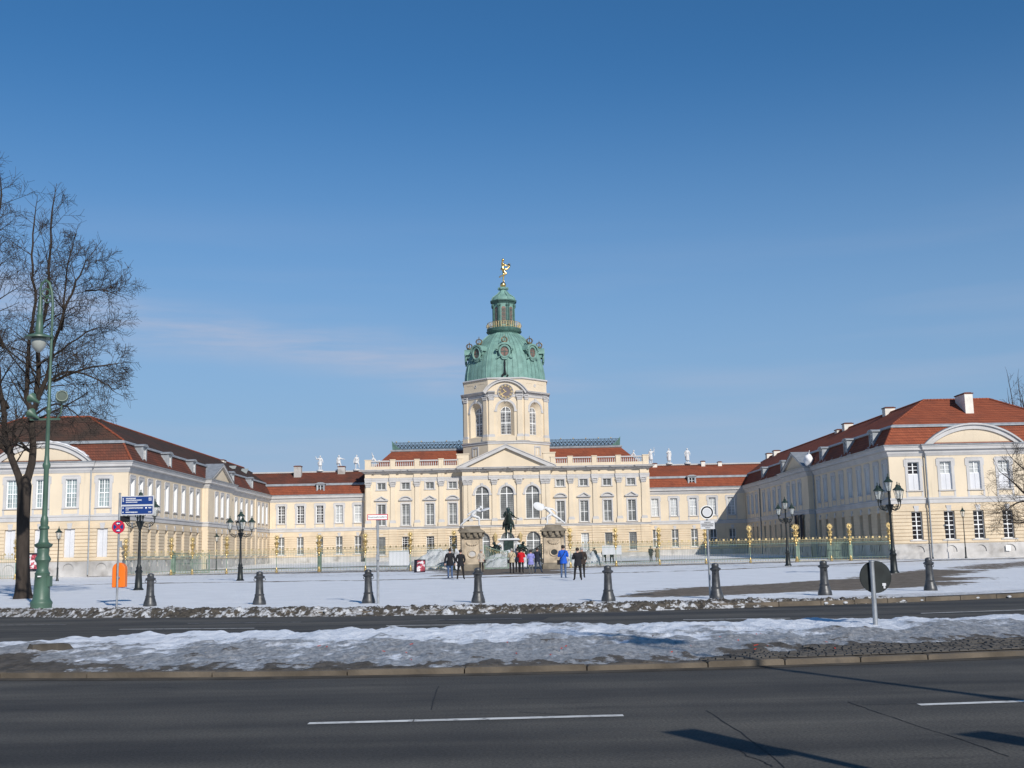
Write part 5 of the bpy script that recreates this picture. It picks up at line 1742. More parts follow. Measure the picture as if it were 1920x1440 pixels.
def human(J=None, mats=None, k=1.0, skirt=None, hair=None, face=1, hands=True, bulk=1.0, hood=False, sub=2, thick=1.0):
    """joints in metres for a 1.75 m body facing +Y; J overrides positions; returns an MB with material slots
    0 skin, 1 upper clothing, 2 lower clothing, 3 shoes, 4 hair"""
    D = dict(pelvis=(0, 0, .96), belly=(0, 0, 1.10), chest=(0, 0, 1.29), upper=(0, 0, 1.41), neck=(0, .01, 1.50), h0=(0, .02, 1.565), h1=(0, .025, 1.655), h2=(0, .015, 1.725),
             hipL=(-.095, 0, .89), kneeL=(-.105, .02, .50), ankL=(-.11, -.015, .09), toeL=(-.125, .13, .04),
             hipR=(.095, 0, .89), kneeR=(.105, .02, .50), ankR=(.11, -.015, .09), toeR=(.125, .13, .04),
             shL=(-.185, 0, 1.405), elL=(-.245, -.03, 1.13), wrL=(-.245, .05, .90), shR=(.185, 0, 1.405), elR=(.245, -.03, 1.13), wrR=(.245, .05, .90))
    D.update(J or {})
    b = bulk
    Rr = dict(pelvis=(.15 * b, .115 * b), belly=(.15 * b, .115 * b), chest=(.165 * b, .12 * b), upper=(.135, .095), neck=.052, h0=.072, h1=.088, h2=.06,
              hipL=.098, hipR=.098, kneeL=.068, kneeR=.068, ankL=.048, ankR=.048, toeL=.04, toeR=.04, shL=.075 * b, shR=.075 * b, elL=.056 * b, elR=.056 * b, wrL=.038, wrR=.038)
    if thick != 1.0: Rr = {n_: (tuple(v * thick for v in r_) if isinstance(r_, tuple) else r_ * (thick if n_[:2] not in ('h0', 'h1', 'h2') else 1.0)) for n_, r_ in Rr.items()}
    names = list(D)
    ix = {n: i for i, n in enumerate(names)}
    nodes = [(tuple(c * k for c in D[n]), tuple(v * k for v in Rr[n]) if isinstance(Rr[n], tuple) else Rr[n] * k) for n in names]
    E_ = [('pelvis', 'belly', 1), ('belly', 'chest', 1), ('chest', 'upper', 1), ('upper', 'neck', 0), ('neck', 'h0', 0), ('h0', 'h1', 0), ('h1', 'h2', 0),
          ('pelvis', 'hipL', 2), ('hipL', 'kneeL', 2), ('kneeL', 'ankL', 2), ('ankL', 'toeL', 3), ('pelvis', 'hipR', 2), ('hipR', 'kneeR', 2), ('kneeR', 'ankR', 2), ('ankR', 'toeR', 3),
          ('upper', 'shL', 1), ('shL', 'elL', 1), ('elL', 'wrL', 1), ('upper', 'shR', 1), ('shR', 'elR', 1), ('elR', 'wrR', 1)]
    edges = [(ix[a], ix[c]) for a, c, _ in E_]
    vs, fs = skinned(nodes, edges, 0, sub)
    mb = MB()
    mb.v = vs
    V_ = [Vector(v) for v in vs]
    for f in fs:
        c = sum((V_[i] for i in f), Vector()) / len(f)
        mb.f.append(list(f)); mb.m.append(E_[seg_near(c, nodes, edges)][2])
    H0, H1, H2 = (Vector(D[n]) * k for n in ('h0', 'h1', 'h2'))
    fwd = Vector((0, face, 0))
    hc = (H0 + H1 * 2) / 3
    mb.mi = 0
    mb.tube([hc + fwd * .075 * k + Vector((0, 0, .03 * k)), hc + fwd * .112 * k - Vector((0, 0, .012 * k))], [.010 * k, .017 * k], 5)
    for s in (-1, 1):
        mb.ball(tuple(hc + Vector((s * .086 * k, 0, .0))), .022 * k, 6, 4, (.5, 1, 1.4))
    mb.mi = 4
    for s in (-1, 1): mb.ball(tuple(hc + fwd * .082 * k + Vector((s * .032 * k, 0, .028 * k))), .010 * k, 6, 4)
    mb.tube([hc + fwd * .083 * k + Vector((-.022 * k, 0, -.045 * k)), hc + fwd * .083 * k + Vector((.022 * k, 0, -.045 * k))], .006 * k, 4)
    if hair is not None:
        mb.ball(tuple(H1 - fwd * .018 * k + Vector((0, 0, .022 * k))), .101 * k, 12, 8, (1, 1.02, hair))
    if skirt:
        z0, z1, r0, r1 = skirt
        mb.mi = 1
        mb.lathe([(r1 * k, z1 * k), (r0 * k, z0 * k), (r0 * k * .8, z0 * k + .01)], 14, sq=lambda a: 1.0 - .28 * abs(math.sin(a)))
        mb.v[-14 * 3:] = [(x + D['pelvis'][0] * k, y + D['pelvis'][1] * k, z) for x, y, z in mb.v[-14 * 3:]]
    if hands:
        mb.mi = 0
        for s, e, w in ((-1, 'elL', 'wrL'), (1, 'elR', 'wrR')):
            E0, W0 = Vector(D[e]) * k, Vector(D[w]) * k
            add_hand(mb, W0, W0 - E0, -s, k)
    return mb

cl = {}
def cloth(name, c, rough=.85):
    if name not in cl: cl[name] = material(name, c, rough, var=.18, vscale=9, bump=.5, bscale=14)
    return name
material('skin', (0.46, 0.27, 0.20), 0.6, var=.08)
material('hair_dark', (0.03, 0.022, 0.018), 0.6, var=.2)
material('hair_grey', (0.30, 0.28, 0.26), 0.7, var=.2)
cloth('black_cloth', (0.013, 0.013, 0.016)); cloth('navy_cloth', (0.016, 0.02, 0.035)); cloth('jeans', (0.06, 0.10, 0.19)); cloth('jeans_dark', (0.03, 0.045, 0.08))
cloth('beige_cloth', (0.44, 0.36, 0.24)); cloth('pale_cloth', (0.42, 0.37, 0.31)); cloth('red_cloth', (0.52, 0.012, 0.02)); cloth('lilac_cloth', (0.21, 0.21, 0.46)); cloth('blue_cloth', (0.015, 0.09, 0.46))
cloth('brown_cloth', (0.035, 0.025, 0.02)); cloth('grey_cloth', (0.10, 0.10, 0.095)); cloth('khaki_cloth', (0.23, 0.17, 0.09)); cloth('dark_trousers', (0.014, 0.013, 0.014))

POCKET = dict(elL=(-.27, -.05, 1.15), wrL=(-.205, .04, .985), elR=(.27, -.05, 1.15), wrR=(.205, .04, .985))
UPTO = dict(elL=(-.26, .05, 1.14), wrL=(-.10, .26, 1.30), elR=(.26, .05, 1.14), wrR=(.10, .26, 1.30))     # holding something up in front
APART = dict(kneeL=(-.16, .02, .5), ankL=(-.20, -.01, .09), toeL=(-.24, .12, .04), kneeR=(.15, .03, .5), ankR=(.18, .02, .09), toeR=(.22, .15, .04))
STEP = dict(kneeL=(-.10, .10, .51), ankL=(-.09, .20, .09), toeL=(-.10, .34, .04), kneeR=(.10, -.06, .50), ankR=(.11, -.24, .13), toeR=(.12, -.12, .04))
SIDE_STEP = dict(kneeL=(-.12, .03, .5), ankL=(-.17, .0, .09), toeL=(-.20, .14, .04), kneeR=(.19, .0, .5), ankR=(.30, -.03, .09), toeR=(.36, .10, .04))
CROSSED = dict(elL=(-.27, .02, 1.16), wrL=(.02, .19, 1.16), elR=(.27, .02, 1.16), wrR=(-.02, .21, 1.12))
def person(label, x, y, h, upper, lower, J=(), rz=0.0, hairm='hair_dark', skirt=(.78, 1.08, .225, .18), bulk=1.12, bag=None, shoes='black_cloth', hair=1.08, hood=False):
    j = {}
    for q in J: j.update(q)
    k = h / 1.79
    mb = human(j, None, k, skirt, hair, bulk=bulk)
    slots = ['skin', upper, lower, shoes, hairm]
    t = mb.build('person', slots, None, (x, y, Z(y) + 0.005), rz, smooth=60)
    tag(t, label, 'person')
    if bag:
        m = MB(); s = bag
        m.tube([(-s * .13 * k, -.10 * k, 1.45 * k), (0, -.165 * k, 1.22 * k), (s * .22 * k, -.12 * k, .95 * k)], .018 * k, 5)
        m.box(s * .17 * k, -.22 * k, .72 * k, s * .33 * k, -.02 * k, .97 * k)
        m.build('shoulder_bag', 'black_cloth', t)
    return t
PEOPLE = [
    person('man in black jacket and blue jeans walking beside a companion, left of the gate', -3.2, 67.9, 1.78, 'black_cloth', 'jeans', [dict(elL=(-.29, -.03, 1.13), wrL=(-.30, .03, .89), elR=(.29, -.03, 1.13), wrR=(.30, .03, .89))], R(4)),
    person('person all in black with legs apart and bent elbows, next to man in jeans', -2.5, 65.8, 1.70, 'black_cloth', 'dark_trousers', [APART, POCKET], R(-6)),
    person('grey-haired person in pale jacket facing the street before the left gate pillar', -1.75, 87.2, 1.70, 'pale_cloth', 'dark_trousers', [POCKET], R(176), 'hair_grey', bag=-1),
    person('person in beige jacket and dark trousers with shoulder bag, in the gateway', .49, 79.8, 1.72, 'beige_cloth', 'dark_trousers', [UPTO], R(3), bag=-1, bulk=1.3, hairm='hair_grey'),
    person('person in dark clothes half hidden behind the red jacket', .92, 82.6, 1.72, 'navy_cloth', 'dark_trousers', [UPTO], R(-5)),
    person('person in bright red jacket standing in the gateway', 1.16, 81.1, 1.69, 'red_cloth', 'dark_trousers', [UPTO], R(-12), bulk=1.3),
    person('person in lilac jacket and grey trousers in the gateway', 1.72, 76.2, 1.60, 'lilac_cloth', 'grey_cloth', [UPTO], R(6), bulk=1.22, skirt=(.70, 1.08, .24, .18)),
    person('person in dark jacket and jeans with one leg out, right of the lilac jacket', 2.24, 79.7, 1.76, 'navy_cloth', 'jeans_dark', [SIDE_STEP, UPTO], R(-8)),
    person('man in bright blue jacket and jeans with a black bag, before the right gate pillar', 3.24, 64.2, 1.82, 'blue_cloth', 'jeans', [UPTO], R(-4), bag=-1, bulk=1.25, shoes='brown_cloth'),
    person('person in black with arms folded in front, nearest of the pair on the snow', 3.68, 58.5, 1.66, 'black_cloth', 'dark_trousers', [UPTO, APART], R(8), bulk=1.25),
    person('person in dark brown jacket just behind the figure in black', 4.21, 63.2, 1.70, 'brown_cloth', 'dark_trousers', [POCKET], R(-10), bulk=1.2, hairm='hair_grey'),
    person('person in long black coat behind the fence, left of the notice board', 8.84, 114, 1.66, 'black_cloth', 'dark_trousers', [POCKET], R(20), skirt=(.45, 1.08, .27, .18), bulk=1.25),
    person('left of two people hidden by the notice board except their legs', 9.75, 113.4, 1.62, 'black_cloth', 'dark_trousers', [POCKET, APART], R(2)),
    person('right of two people hidden by the notice board except their legs', 10.5, 113.4, 1.62, 'black_cloth', 'dark_trousers', [POCKET, APART], R(-4)),
    person('person in black behind the fence, beside the one in khaki coat', 14.9, 118, 1.68, 'black_cloth', 'dark_trousers', [POCKET], R(15), bulk=1.2),
    person('person in khaki coat behind the fence', 15.55, 118, 1.62, 'khaki_cloth', 'khaki_cloth', [UPTO], R(-15), skirt=(.55, 1.08, .25, .18), bulk=1.2),
]

# ------------------------------------------------------------------ statues
def statue(J, mat, k, extras=None, sub=2, bulk=1.0, hair=1.0, skirt=None, name='statue_figure', parent=None, loc=(0, 0, 0), rz=0, thick=1.22):
    mb = human(J, None, k, skirt, hair, bulk=bulk, sub=sub, thick=thick)
    if extras: mb.mi = 0; extras(mb, k)
    return mb.build(name, mat, parent, loc, rz, smooth=60)
def drape(mb, pts, r):
    mb.tube(pts, r, 7)
# gilded figure on the lantern
GS = thing('gilded_statue', 'gilded running female figure turning on the ball above the dome', 'statue', (0.62, 178.9, 44.58))
JG = dict(ankL=(.0, .0, .07), toeL=(.10, -.06, .03), kneeL=(.05, 0, .50), hipL=(.03, .06, .90), hipR=(.03, -.08, .90), kneeR=(.26, -.1, .60), ankR=(-.18, -.12, .42), toeR=(-.30, -.12, .33), pelvis=(.03, 0, .97), belly=(.0, 0, 1.12), chest=(-.03, 0, 1.30), upper=(-.05, 0, 1.42), neck=(-.04, 0, 1.51), h0=(0, 0, 1.57), h1=(.02, 0, 1.66), h2=(.02, 0, 1.73),
          shL=(-.04, .17, 1.41), elL=(.22, .2, 1.30), wrL=(.42, .14, 1.36), shR=(-.04, -.17, 1.41), elR=(.16, -.24, 1.22), wrR=(.38, -.2, 1.16))
def gex(mb, k):
    drape(mb, [(v[0] * k, v[1] * k, v[2] * k) for v in ((.42, .1, 1.38), (.50, 0, 1.25), (.46, -.1, 1.08), (.30, -.12, .95), (.15, -.15, .92), (-.12, -.1, .98), (-.16, 0, .92))], [.05 * k, .07 * k, .06 * k, .07 * k, .09 * k, .08 * k, .03 * k])
statue(JG, 'gold', 2.18, gex, parent=GS, name='figure', thick=1.0)
# eight stone gods on the roof parapet behind the block
def roof_base(mb, k): mb.lathe([(.42 * k, -.16 * k), (.42 * k, -.02 * k), (.3 * k, .04 * k), (.0, .05 * k)], 10)
RS = [
    (-28.57, 'white roof statue raising one arm, farthest left on the parapet', dict(elL=(-.42, .0, 1.30), wrL=(-.50, .05, 1.55), elR=(.30, .05, 1.15), wrR=(.36, .15, .95)), .5),
    (-25.63, 'white roof statue with arm held out, partly behind the left chimney', dict(elR=(.40, .05, 1.30), wrR=(.62, .08, 1.28), kneeR=(.25, .1, .55), ankR=(.30, .0, .12), toeR=(.42, .1, .08)), .3),
    (-22.86, 'white roof statue with bent knee, next to the balustrade on the left', dict(elL=(-.32, .0, 1.12), wrL=(-.35, .1, .88), kneeR=(.28, .12, .62), ankR=(.30, .02, .25), toeR=(.4, .1, .22)), .3),
    (23.25, 'white roof statue holding up a staff, at the right end of the balustrade', dict(elR=(.36, .05, 1.40), wrR=(.40, .1, 1.70)), .6),
    (26.1, 'slim white robed roof statue, middle of the right-hand row', dict(elL=(-.28, .05, 1.15), wrL=(-.12, .2, 1.25)), .75),
    (28.98, 'broad white robed roof statue, rightmost on the parapet', dict(elL=(-.32, .0, 1.15), wrL=(-.30, .1, .92), elR=(.32, 0, 1.15), wrR=(.30, .1, .95)), .75),
]
for x, lab, J, sk in RS:
    t = thing('roof_statue', lab, 'statue', (x, 179.5, 15.2), R(180), 'white statues on the roof parapet')
    JJ = {a: (-b[0], b[1], b[2]) for a, b in J.items()}
    sw = {}
    for a, b in JJ.items(): sw[a[:-1] + ('R' if a.endswith('L') else 'L')] = b
    def ex(mb, k, sk=sk, x=x):
        roof_base(mb, k)
        n_ = 14
        mb.lathe([(.2 * k, 1.05 * k), (.23 * k, .8 * k), (.26 * k, (1.05 - sk) * k), (.2 * k, (1.04 - sk) * k)], n_)
        drape(mb, [(-.2 * k, .1 * k, 1.35 * k), (0, .16 * k, 1.1 * k), (.24 * k, .08 * k, .92 * k), (.26 * k, -.05 * k, .6 * k)], [.05 * k, .07 * k, .07 * k, .03 * k])
        if x == 23.25: mb.tube([(-.42 * k, .1 * k, .9 * k), (-.40 * k, .1 * k, 1.95 * k)], .02 * k, 5)
    statue(sw, 'statue_white', 1.28, ex, parent=t, name='figure', bulk=1.1)
for x, lab, s in ((-20.1, 'white reclining roof figure with raised arm peeping over the left balustrade', 1), (20.4, 'white crouching roof figure peeping over the right balustrade', -1)):
    t = thing('roof_statue', lab, 'statue', (x, 179.5, 16.0), 0, 'white statues on the roof parapet')
    m = MB(); m.box(-.9, -.4, -3.2, .9, .4, -.02); m.build('pedestal', 'trim', t)
    J = dict(pelvis=(.25 * s, 0, .22), belly=(.12 * s, 0, .36), chest=(0, 0, .52), upper=(-.08 * s, 0, .64), neck=(-.12 * s, 0, .73), h0=(-.13 * s, 0, .80), h1=(-.14 * s, 0, .88), h2=(-.14 * s, 0, .95),
             hipL=(.3 * s, -.08, .2), kneeL=(.62 * s, -.1, .38), ankL=(.85 * s, -.1, .08), toeL=(.98 * s, -.1, .05), hipR=(.3 * s, .08, .18), kneeR=(.7 * s, .1, .12), ankR=(1.0 * s, .1, .06), toeR=(1.1 * s, .1, .1),
             shL=(-.1 * s, -.17, .62), elL=(-.28 * s, -.22, .38), wrL=(-.4 * s, -.2, .14), shR=(-.1 * s, .17, .62), elR=(-.2 * s, .2, .9 if s > 0 else .4), wrR=(-.28 * s, .15, 1.2 if s > 0 else .2))
    statue(J, 'statue_white', 1.35, None, parent=t, name='figure')

# ------------------------------------------------------------------ gate: stone pillars, fighters, leaves
def gate_pillar(label, x, y):
    t = thing('gate_pillar', label, 'gate pillar', (x, y, Z(y)), 0, 'stone gate pillars')
    m = MB(); m.box(-.98, -.98, -.2, .98, .98, .38); m.box(-.9, -.9, .38, .9, .9, .5); m.build('plinth', 'sandstone_dark', t)
    m = MB(); m.box(-.72, -.72, .5, .72, .72, 2.62); m.build('shaft', 'sandstone', t)
    for sx in (-1, 1):
        m = MB(); m.box(sx * .62, -.80, .5, sx * .86, -.55, 2.62); m.build('corner_strip', 'sandstone', t)
        m = MB(); m.box(sx * .62, .80, .5, sx * .86, .55, 2.62); m.build('corner_strip', 'sandstone', t)
    m = MB(); m.torus((0, -.73, 1.35), .34, .075, 24, 7, sc=(1, .82)); fr = m.build('medallion_frame', 'sandstone', t, smooth=60)
    m = MB(); m.prism_y([(.31 * math.cos(2 * PI * i / 20), 1.35 + .25 * math.sin(2 * PI * i / 20)) for i in range(20)], -.735, -.6)
    m.build('medallion', 'iron' if x > 0 else 'plinth', fr)
    m = MB()
    for i in range(9):
        a = -PI + PI * i / 8
        m.ball((.42 * math.cos(a), -.74, 2.28 + .20 * math.sin(a)), .10, 7, 5)
    m.build('garland', 'sandstone', t, smooth=60, kind='stuff')
    m = MB()
    m.box(-.88, -.88, 2.62, .88, .88, 2.76); m.box(-.80, -.80, 2.76, .80, .80, 3.10)
    for sx in (-.72, -.28, .28, .72):
        m.prism_y([(sx - .12, 2.74), (sx + .12, 2.74), (sx + .15, 3.1), (sx - .15, 3.1)], -1.0, -.78); m.ball((sx, -.98, 2.82), .12, 7, 5)
    for sy in (-.5, 0, .5):
        for s in (-1, 1): m.box(s * .79, sy - .12, 2.76, s * .98, sy + .12, 3.1)
    m.build('entablature', 'sandstone_dark', t)
    m = MB(); m.box(-1.06, -1.06, 3.10, 1.06, 1.06, 3.22)
    m.add([(-1.02, -1.02, 3.22), (1.02, -1.02, 3.22), (1.02, 1.02, 3.22), (-1.02, 1.02, 3.22), (-.68, -.68, 3.46), (.68, -.68, 3.46), (.68, .68, 3.46), (-.68, .68, 3.46)], [(4, 5, 6, 7), (0, 1, 5, 4), (1, 2, 6, 5), (2, 3, 7, 6), (3, 0, 4, 7)])
    m.box(-.66, -.6, 3.46, .66, .6, 3.62)
    m.build('cap', 'sandstone_dark', t)
    return t
gate_pillar('weathered stone gate pillar carrying the statue that lunges right', -2.68, 97.0)
gate_pillar('weathered stone gate pillar with dark oval niche, carrying the statue with big shield', 4.12, 97.0)
ZP = Z(97.0) + 3.63
FJ = dict(pelvis=(.08, 0, .80), belly=(.20, 0, .92), chest=(.36, 0, 1.06), upper=(.46, 0, 1.16), neck=(.56, 0, 1.24), h0=(.62, 0, 1.29), h1=(.70, 0, 1.34), h2=(.77, 0, 1.38),
          hipL=(.12, -.1, .74), kneeL=(.60, -.14, .62), ankL=(.56, -.14, .09), toeL=(.72, -.15, .04), hipR=(.04, .1, .74), kneeR=(-.36, .14, .46), ankR=(-.78, .18, .10), toeR=(-.74, .22, .03),
          shL=(.46, -.18, 1.13), elL=(.78, -.26, 1.04), wrL=(1.02, -.24, 1.16), shR=(.42, .18, 1.14), elR=(.10, .26, 1.10), wrR=(-.18, .26, .90))
t = thing('fighter_statue', 'white statue lunging to the right with arms raised, on the left gate pillar', 'statue', (-2.75, 97.0, ZP), 0, 'white fighter statues on the gate pillars')
statue(FJ, 'statue_white', 1.17, None, parent=t, name='figure')
m = MB(); m.lathe([(0, .05), (.30, .03), (.42, -.02), (.42, -.05), (.3, 0), (0, .02)], 24)
o = m.build('shield', 'statue_white', t, (1.22, -.28, 1.42), smooth=50); o.rotation_euler = (R(12), R(-14), 0)
MJ = {a: (-b[0], b[1], b[2]) for a, b in FJ.items()}
MJ.update(dict(pelvis=(-.05, 0, .82), belly=(-.22, 0, .98), chest=(-.38, 0, 1.12), upper=(-.50, 0, 1.22), neck=(-.60, 0, 1.29), h0=(-.66, .05, 1.34), h1=(-.72, .06, 1.40), h2=(-.78, .06, 1.44),
               kneeL=(-.42, -.14, .58), ankL=(-.40, -.14, .09), toeL=(-.55, -.15, .04), kneeR=(.42, .14, .46), ankR=(.86, .16, .10), toeR=(.80, .2, .03), shL=(-.5, -.18, 1.2), elL=(-.78, -.26, 1.14), wrL=(-.92, -.24, 1.24), shR=(-.42, .18, 1.2), elR=(.02, .22, 1.14), wrR=(.26, .2, .92)))
t = thing('fighter_statue', 'white statue leaning left behind a big oval shield, on the right gate pillar', 'statue', (4.12, 97.0, ZP), 0, 'white fighter statues on the gate pillars')
statue(MJ, 'statue_white', 1.17, None, parent=t, name='figure')
m = MB(); m.lathe([(0, .10), (.24, .07), (.38, 0), (.38, -.03), (.24, .04), (0, .06)], 24)
o = m.build('shield', 'statue_white', t, (-1.18, -.42, 1.55), smooth=50); o.rotation_euler = (R(70), R(28), 0); o.scale = (1.25, .9, 1)

# ------------------------------------------------------------------ gilded fence
def fence_post_meshes():
    p = MB(); p.box(-.05, -.05, 0, .05, .05, 3.0)
    g_ = MB(); g_.lathe([(.0, .0), (.20, .0), (.22, .1), (.12, .2), (.17, .3), (.10, .42), (.05, .5)], 10)
    c = MB()
    c.lathe([(.05, 1.42), (.10, 1.46), (.06, 1.54), (.17, 1.68), (.12, 1.80), (.20, 1.95), (.26, 2.02), (.14, 2.12), (.08, 2.2)], 10)
    for q in range(6):
        a = PI / 3 * q
        c.ball((.2 * math.cos(a), .2 * math.sin(a), 1.92), .09, 6, 4, (1, 1, 1.4))
    c.lathe([(.08, 2.2), (.15, 2.28), (.20, 2.42), (.13, 2.52), (.24, 2.60), (.40, 2.66), (.42, 2.72), (.22, 2.76), (.12, 2.86), (.10, 2.94), (.05, 3.0)], 10)
    for q in range(6):
        a = PI / 3 * q + .4
        c.ball((.26 * math.cos(a), .26 * math.sin(a), 2.56), .07, 6, 4); c.ball((.2 * math.cos(a), .2 * math.sin(a), 2.36), .08, 6, 4, (1, 1, 1.5))
    s = MB()
    n_ = 12
    pts = []
    for i in range(2 * n_):
        a = PI * i / n_
        r = .33 if i % 2 == 0 else .16
        pts.append((r * math.cos(a), 3.16 + r * math.sin(a)))
    s.prism_y(pts, -.045, .045); s.ball((0, 0, 3.16), .15, 10, 6)
    return p.mesh('post', 'fence_green'), g_.mesh('foot_ornament', 'gold_paint', 40), c.mesh('post_ornament', 'gold_paint', 40), s.mesh('sun_ornament', 'gold_paint', 40)
FPM = fence_post_meshes()
def fence_post(parent, x, y, s=1.0, full=True):
    o = link('post', FPM[0], parent, (x, y, Z(y)))
    o.scale = (.62 * s, .62 * s, 1)
    link('foot_ornament', FPM[1], o); link('post_ornament', FPM[2], o)
    if full: link('sun_ornament', FPM[3], o).scale = (1.5, 1.5, 1.0)
    return o
def fence_panel(parent, p0, p1, step=0.15, h=2.06, name='panel', gold_top=True):
    p0, p1 = Vector(p0), Vector(p1)
    d = p1 - p0
    L_ = d.length
    a = math.atan2(d.y, d.x)
    z0 = Z(p0.y)
    dz = Z(p1.y) - z0
    m = MB()
    n = max(2, int(L_ / step))
    for i in range(1, n):
        x = L_ * i / n
        m.box(x - .008, -.008, .05, x + .008, .008, h)
    for z in (.30, 1.66): m.box(.05, -.016, z, L_ - .05, .016, z + .035)
    m.mi = 1
    m.box(.05, -.015, .08, L_ - .05, .015, .105); m.box(.05, -.014, 2.0, L_ - .05, .014, 2.022)
    for i in range(1, n):
        x = L_ * i / n
        if i % 2:
            m.torus((x, 0, 1.84), .075, .011, 8, 4); m.ball((x, 0, .22), .035, 5, 3, (1, 1, 1.6))
        else: m.ball((x, 0, 1.84), .03, 5, 3, (1, .6, 1.9))
    k = max(2, int(L_ / .60))
    for i in range(k):
        x = L_ * (i + .5) / k
        m.prism_y([(x - .13, h + .10), (x - .04, h - .02), (x + .04, h - .02), (x + .13, h + .10), (x + .04, h + .11), (x, h + .18), (x - .04, h + .11)], -.02, .02)
        m.box(x + L_ / k / 2 - .012, -.012, h, x + L_ / k / 2 + .012, .012, h + .18)
    o = m.build(name, ['fence_green', 'gold_dull'], parent, (p0.x, p0.y, z0), a, kind='stuff')
    return o
def fence(label, pts, skip=()):
    t = thing('palace_fence', label, 'fence', (pts[0][0], pts[0][1], Z(pts[0][1])))
    ox = Vector((-pts[0][0], -pts[0][1], -Z(pts[0][1])))
    for i, p in enumerate(pts):
        o = fence_post(t, *p[:2], s=(p[2] if len(p) > 2 else 1.0))
        o.location += ox
        if i + 1 < len(pts) and i not in skip:
            q = fence_panel(t, p[:2], pts[i + 1][:2])
            q.location += ox
    return t
FY = 107.0
fl = fence('gilded green iron fence left of the gate, in front of the sunlit court', [(-34.9, FY), (-30.7, FY), (-28.75, FY), (-25.6, FY), (-21.0, FY), (-17.1, FY, 1.25), (-12.6, 105), (-8.3, 102.3), (-4.3, 99.0)])
fr = fence('gilded green iron fence right of the gate, before the shaded wing', [(5.65, 99.5), (9.9, 103), (14.3, FY), (18.6, FY), (22.7, FY), (27.0, FY, 1.35), (31.0 - .8, FY), (32.0, FY), (35.7, FY)])
# side gates: solid-looking panel posts
for par, x in ((fl, -17.1), (fl, -30.6), (fr, 27.2), (fr, 32.1)):
    m = MB(); m.box(-.16, -.16, 0, .16, .16, 2.1); m.box(-.19, -.19, 2.1, .19, .19, 2.18)
    o = m.build('gate_post', 'fence_green', par, (x - par.location.x, FY + .35 - par.location.y, Z(FY) - par.location.z))
def gate_leaf(label, x, y, ang, w, h, top=0.55):
    t = thing('gate_leaf', label, 'gate', (x, y, Z(y)), ang)
    m = MB(); m.box(0, -.03, .08, .07, .03, h + top); m.box(w - .07, -.03, .08, w, .03, h)
    m.box(.07, -.025, .08, w - .07, .025, .14); m.box(.07, -.025, .95, w - .07, .025, 1.0)
    def zt(x_): return h + top * (1 - x_ / w) ** 2
    pts = [(w * i / 12, zt(w * i / 12)) for i in range(13)]
    m.band_y(pts, [(a, b - .06) for a, b in pts], -.028, .028)
    m.build('frame', 'fence_green', t)
    m = MB()
    n = int(w / .13)
    for i in range(1, n):
        q = w * i / n
        m.box(q - .012, -.012, .14, q + .012, .012, zt(q) - .06)
    m.build('bars', 'fence_green', t, kind='stuff')
    m = MB()
    for i in range(1, 8):
        q = w * i / 8
        m.torus((q, 0, zt(q) - .22), .1, .02, 10, 4)
    m.build('gilt_scrolls', 'gold_paint', t, kind='stuff')
    return t
gate_leaf('open green iron gate leaf hinged on the left gate pillar', -1.72, 97.4, R(38), 2.6, 1.55)
gate_leaf('open green iron gate leaf hinged on the right gate pillar', 3.14, 97.4, R(118), 2.6, 1.55)
gate_leaf('solid-looking green side gate leaf standing open behind the left fence', -30.5, 107.6, R(62), 4.6, 1.9, .05)
gate_leaf('green side gate leaf standing open behind the right fence', 31.9, 107.6, R(100), 4.2, 1.9, .05)
fx = fence('short green and gold fence at the far left edge beside the wing', [(-49.5, 99.0), (-45.4, 99.0), (-41.6, 99.0)])

# ------------------------------------------------------------------ equestrian monument
EQ = thing('equestrian_monument', 'dark bronze rider on horseback on a white pedestal inside the gate', 'monument', (0.48, 125.0, Z(125)))
m = MB(); m.box(-1.7, -2.2, -.2, 1.7, 2.2, .55); m.box(-1.45, -1.95, .55, 1.45, 1.95, .8); m.build('pedestal_step', 'trim', EQ)
m = MB(); m.add([v for z, w, l in ((.8, 1.15, 1.7), (1.2, .95, 1.5), (2.2, .85, 1.4), (2.55, 1.05, 1.6)) for v in ((-w, -l, z), (w, -l, z), (w, l, z), (-w, l, z))],
                [(i * 4 + k, i * 4 + (k + 1) % 4, (i + 1) * 4 + (k + 1) % 4, (i + 1) * 4 + k) for i in range(3) for k in range(4)]); m.build('pedestal', 'statue_white', EQ)
m = MB(); m.box(-1.2, -1.75, 2.56, 1.2, 1.75, 2.65); m.box(-1.1, -1.65, 2.65, 1.1, 1.65, 2.74); m.build('pedestal_cap', 'statue_white', EQ)
m = MB(); m.box(-.52, -1.62, .85, .52, -1.44, 2.5); m.build('inscription_panel', 'bronze', EQ)
for s in (-1, 1):
    m = MB(); m.torus((s * .98, -1.55, 1.75), .36, .12, 16, 7, sc=(.7, 1.2)); m.build('volute', 'statue_white', EQ, smooth=60)
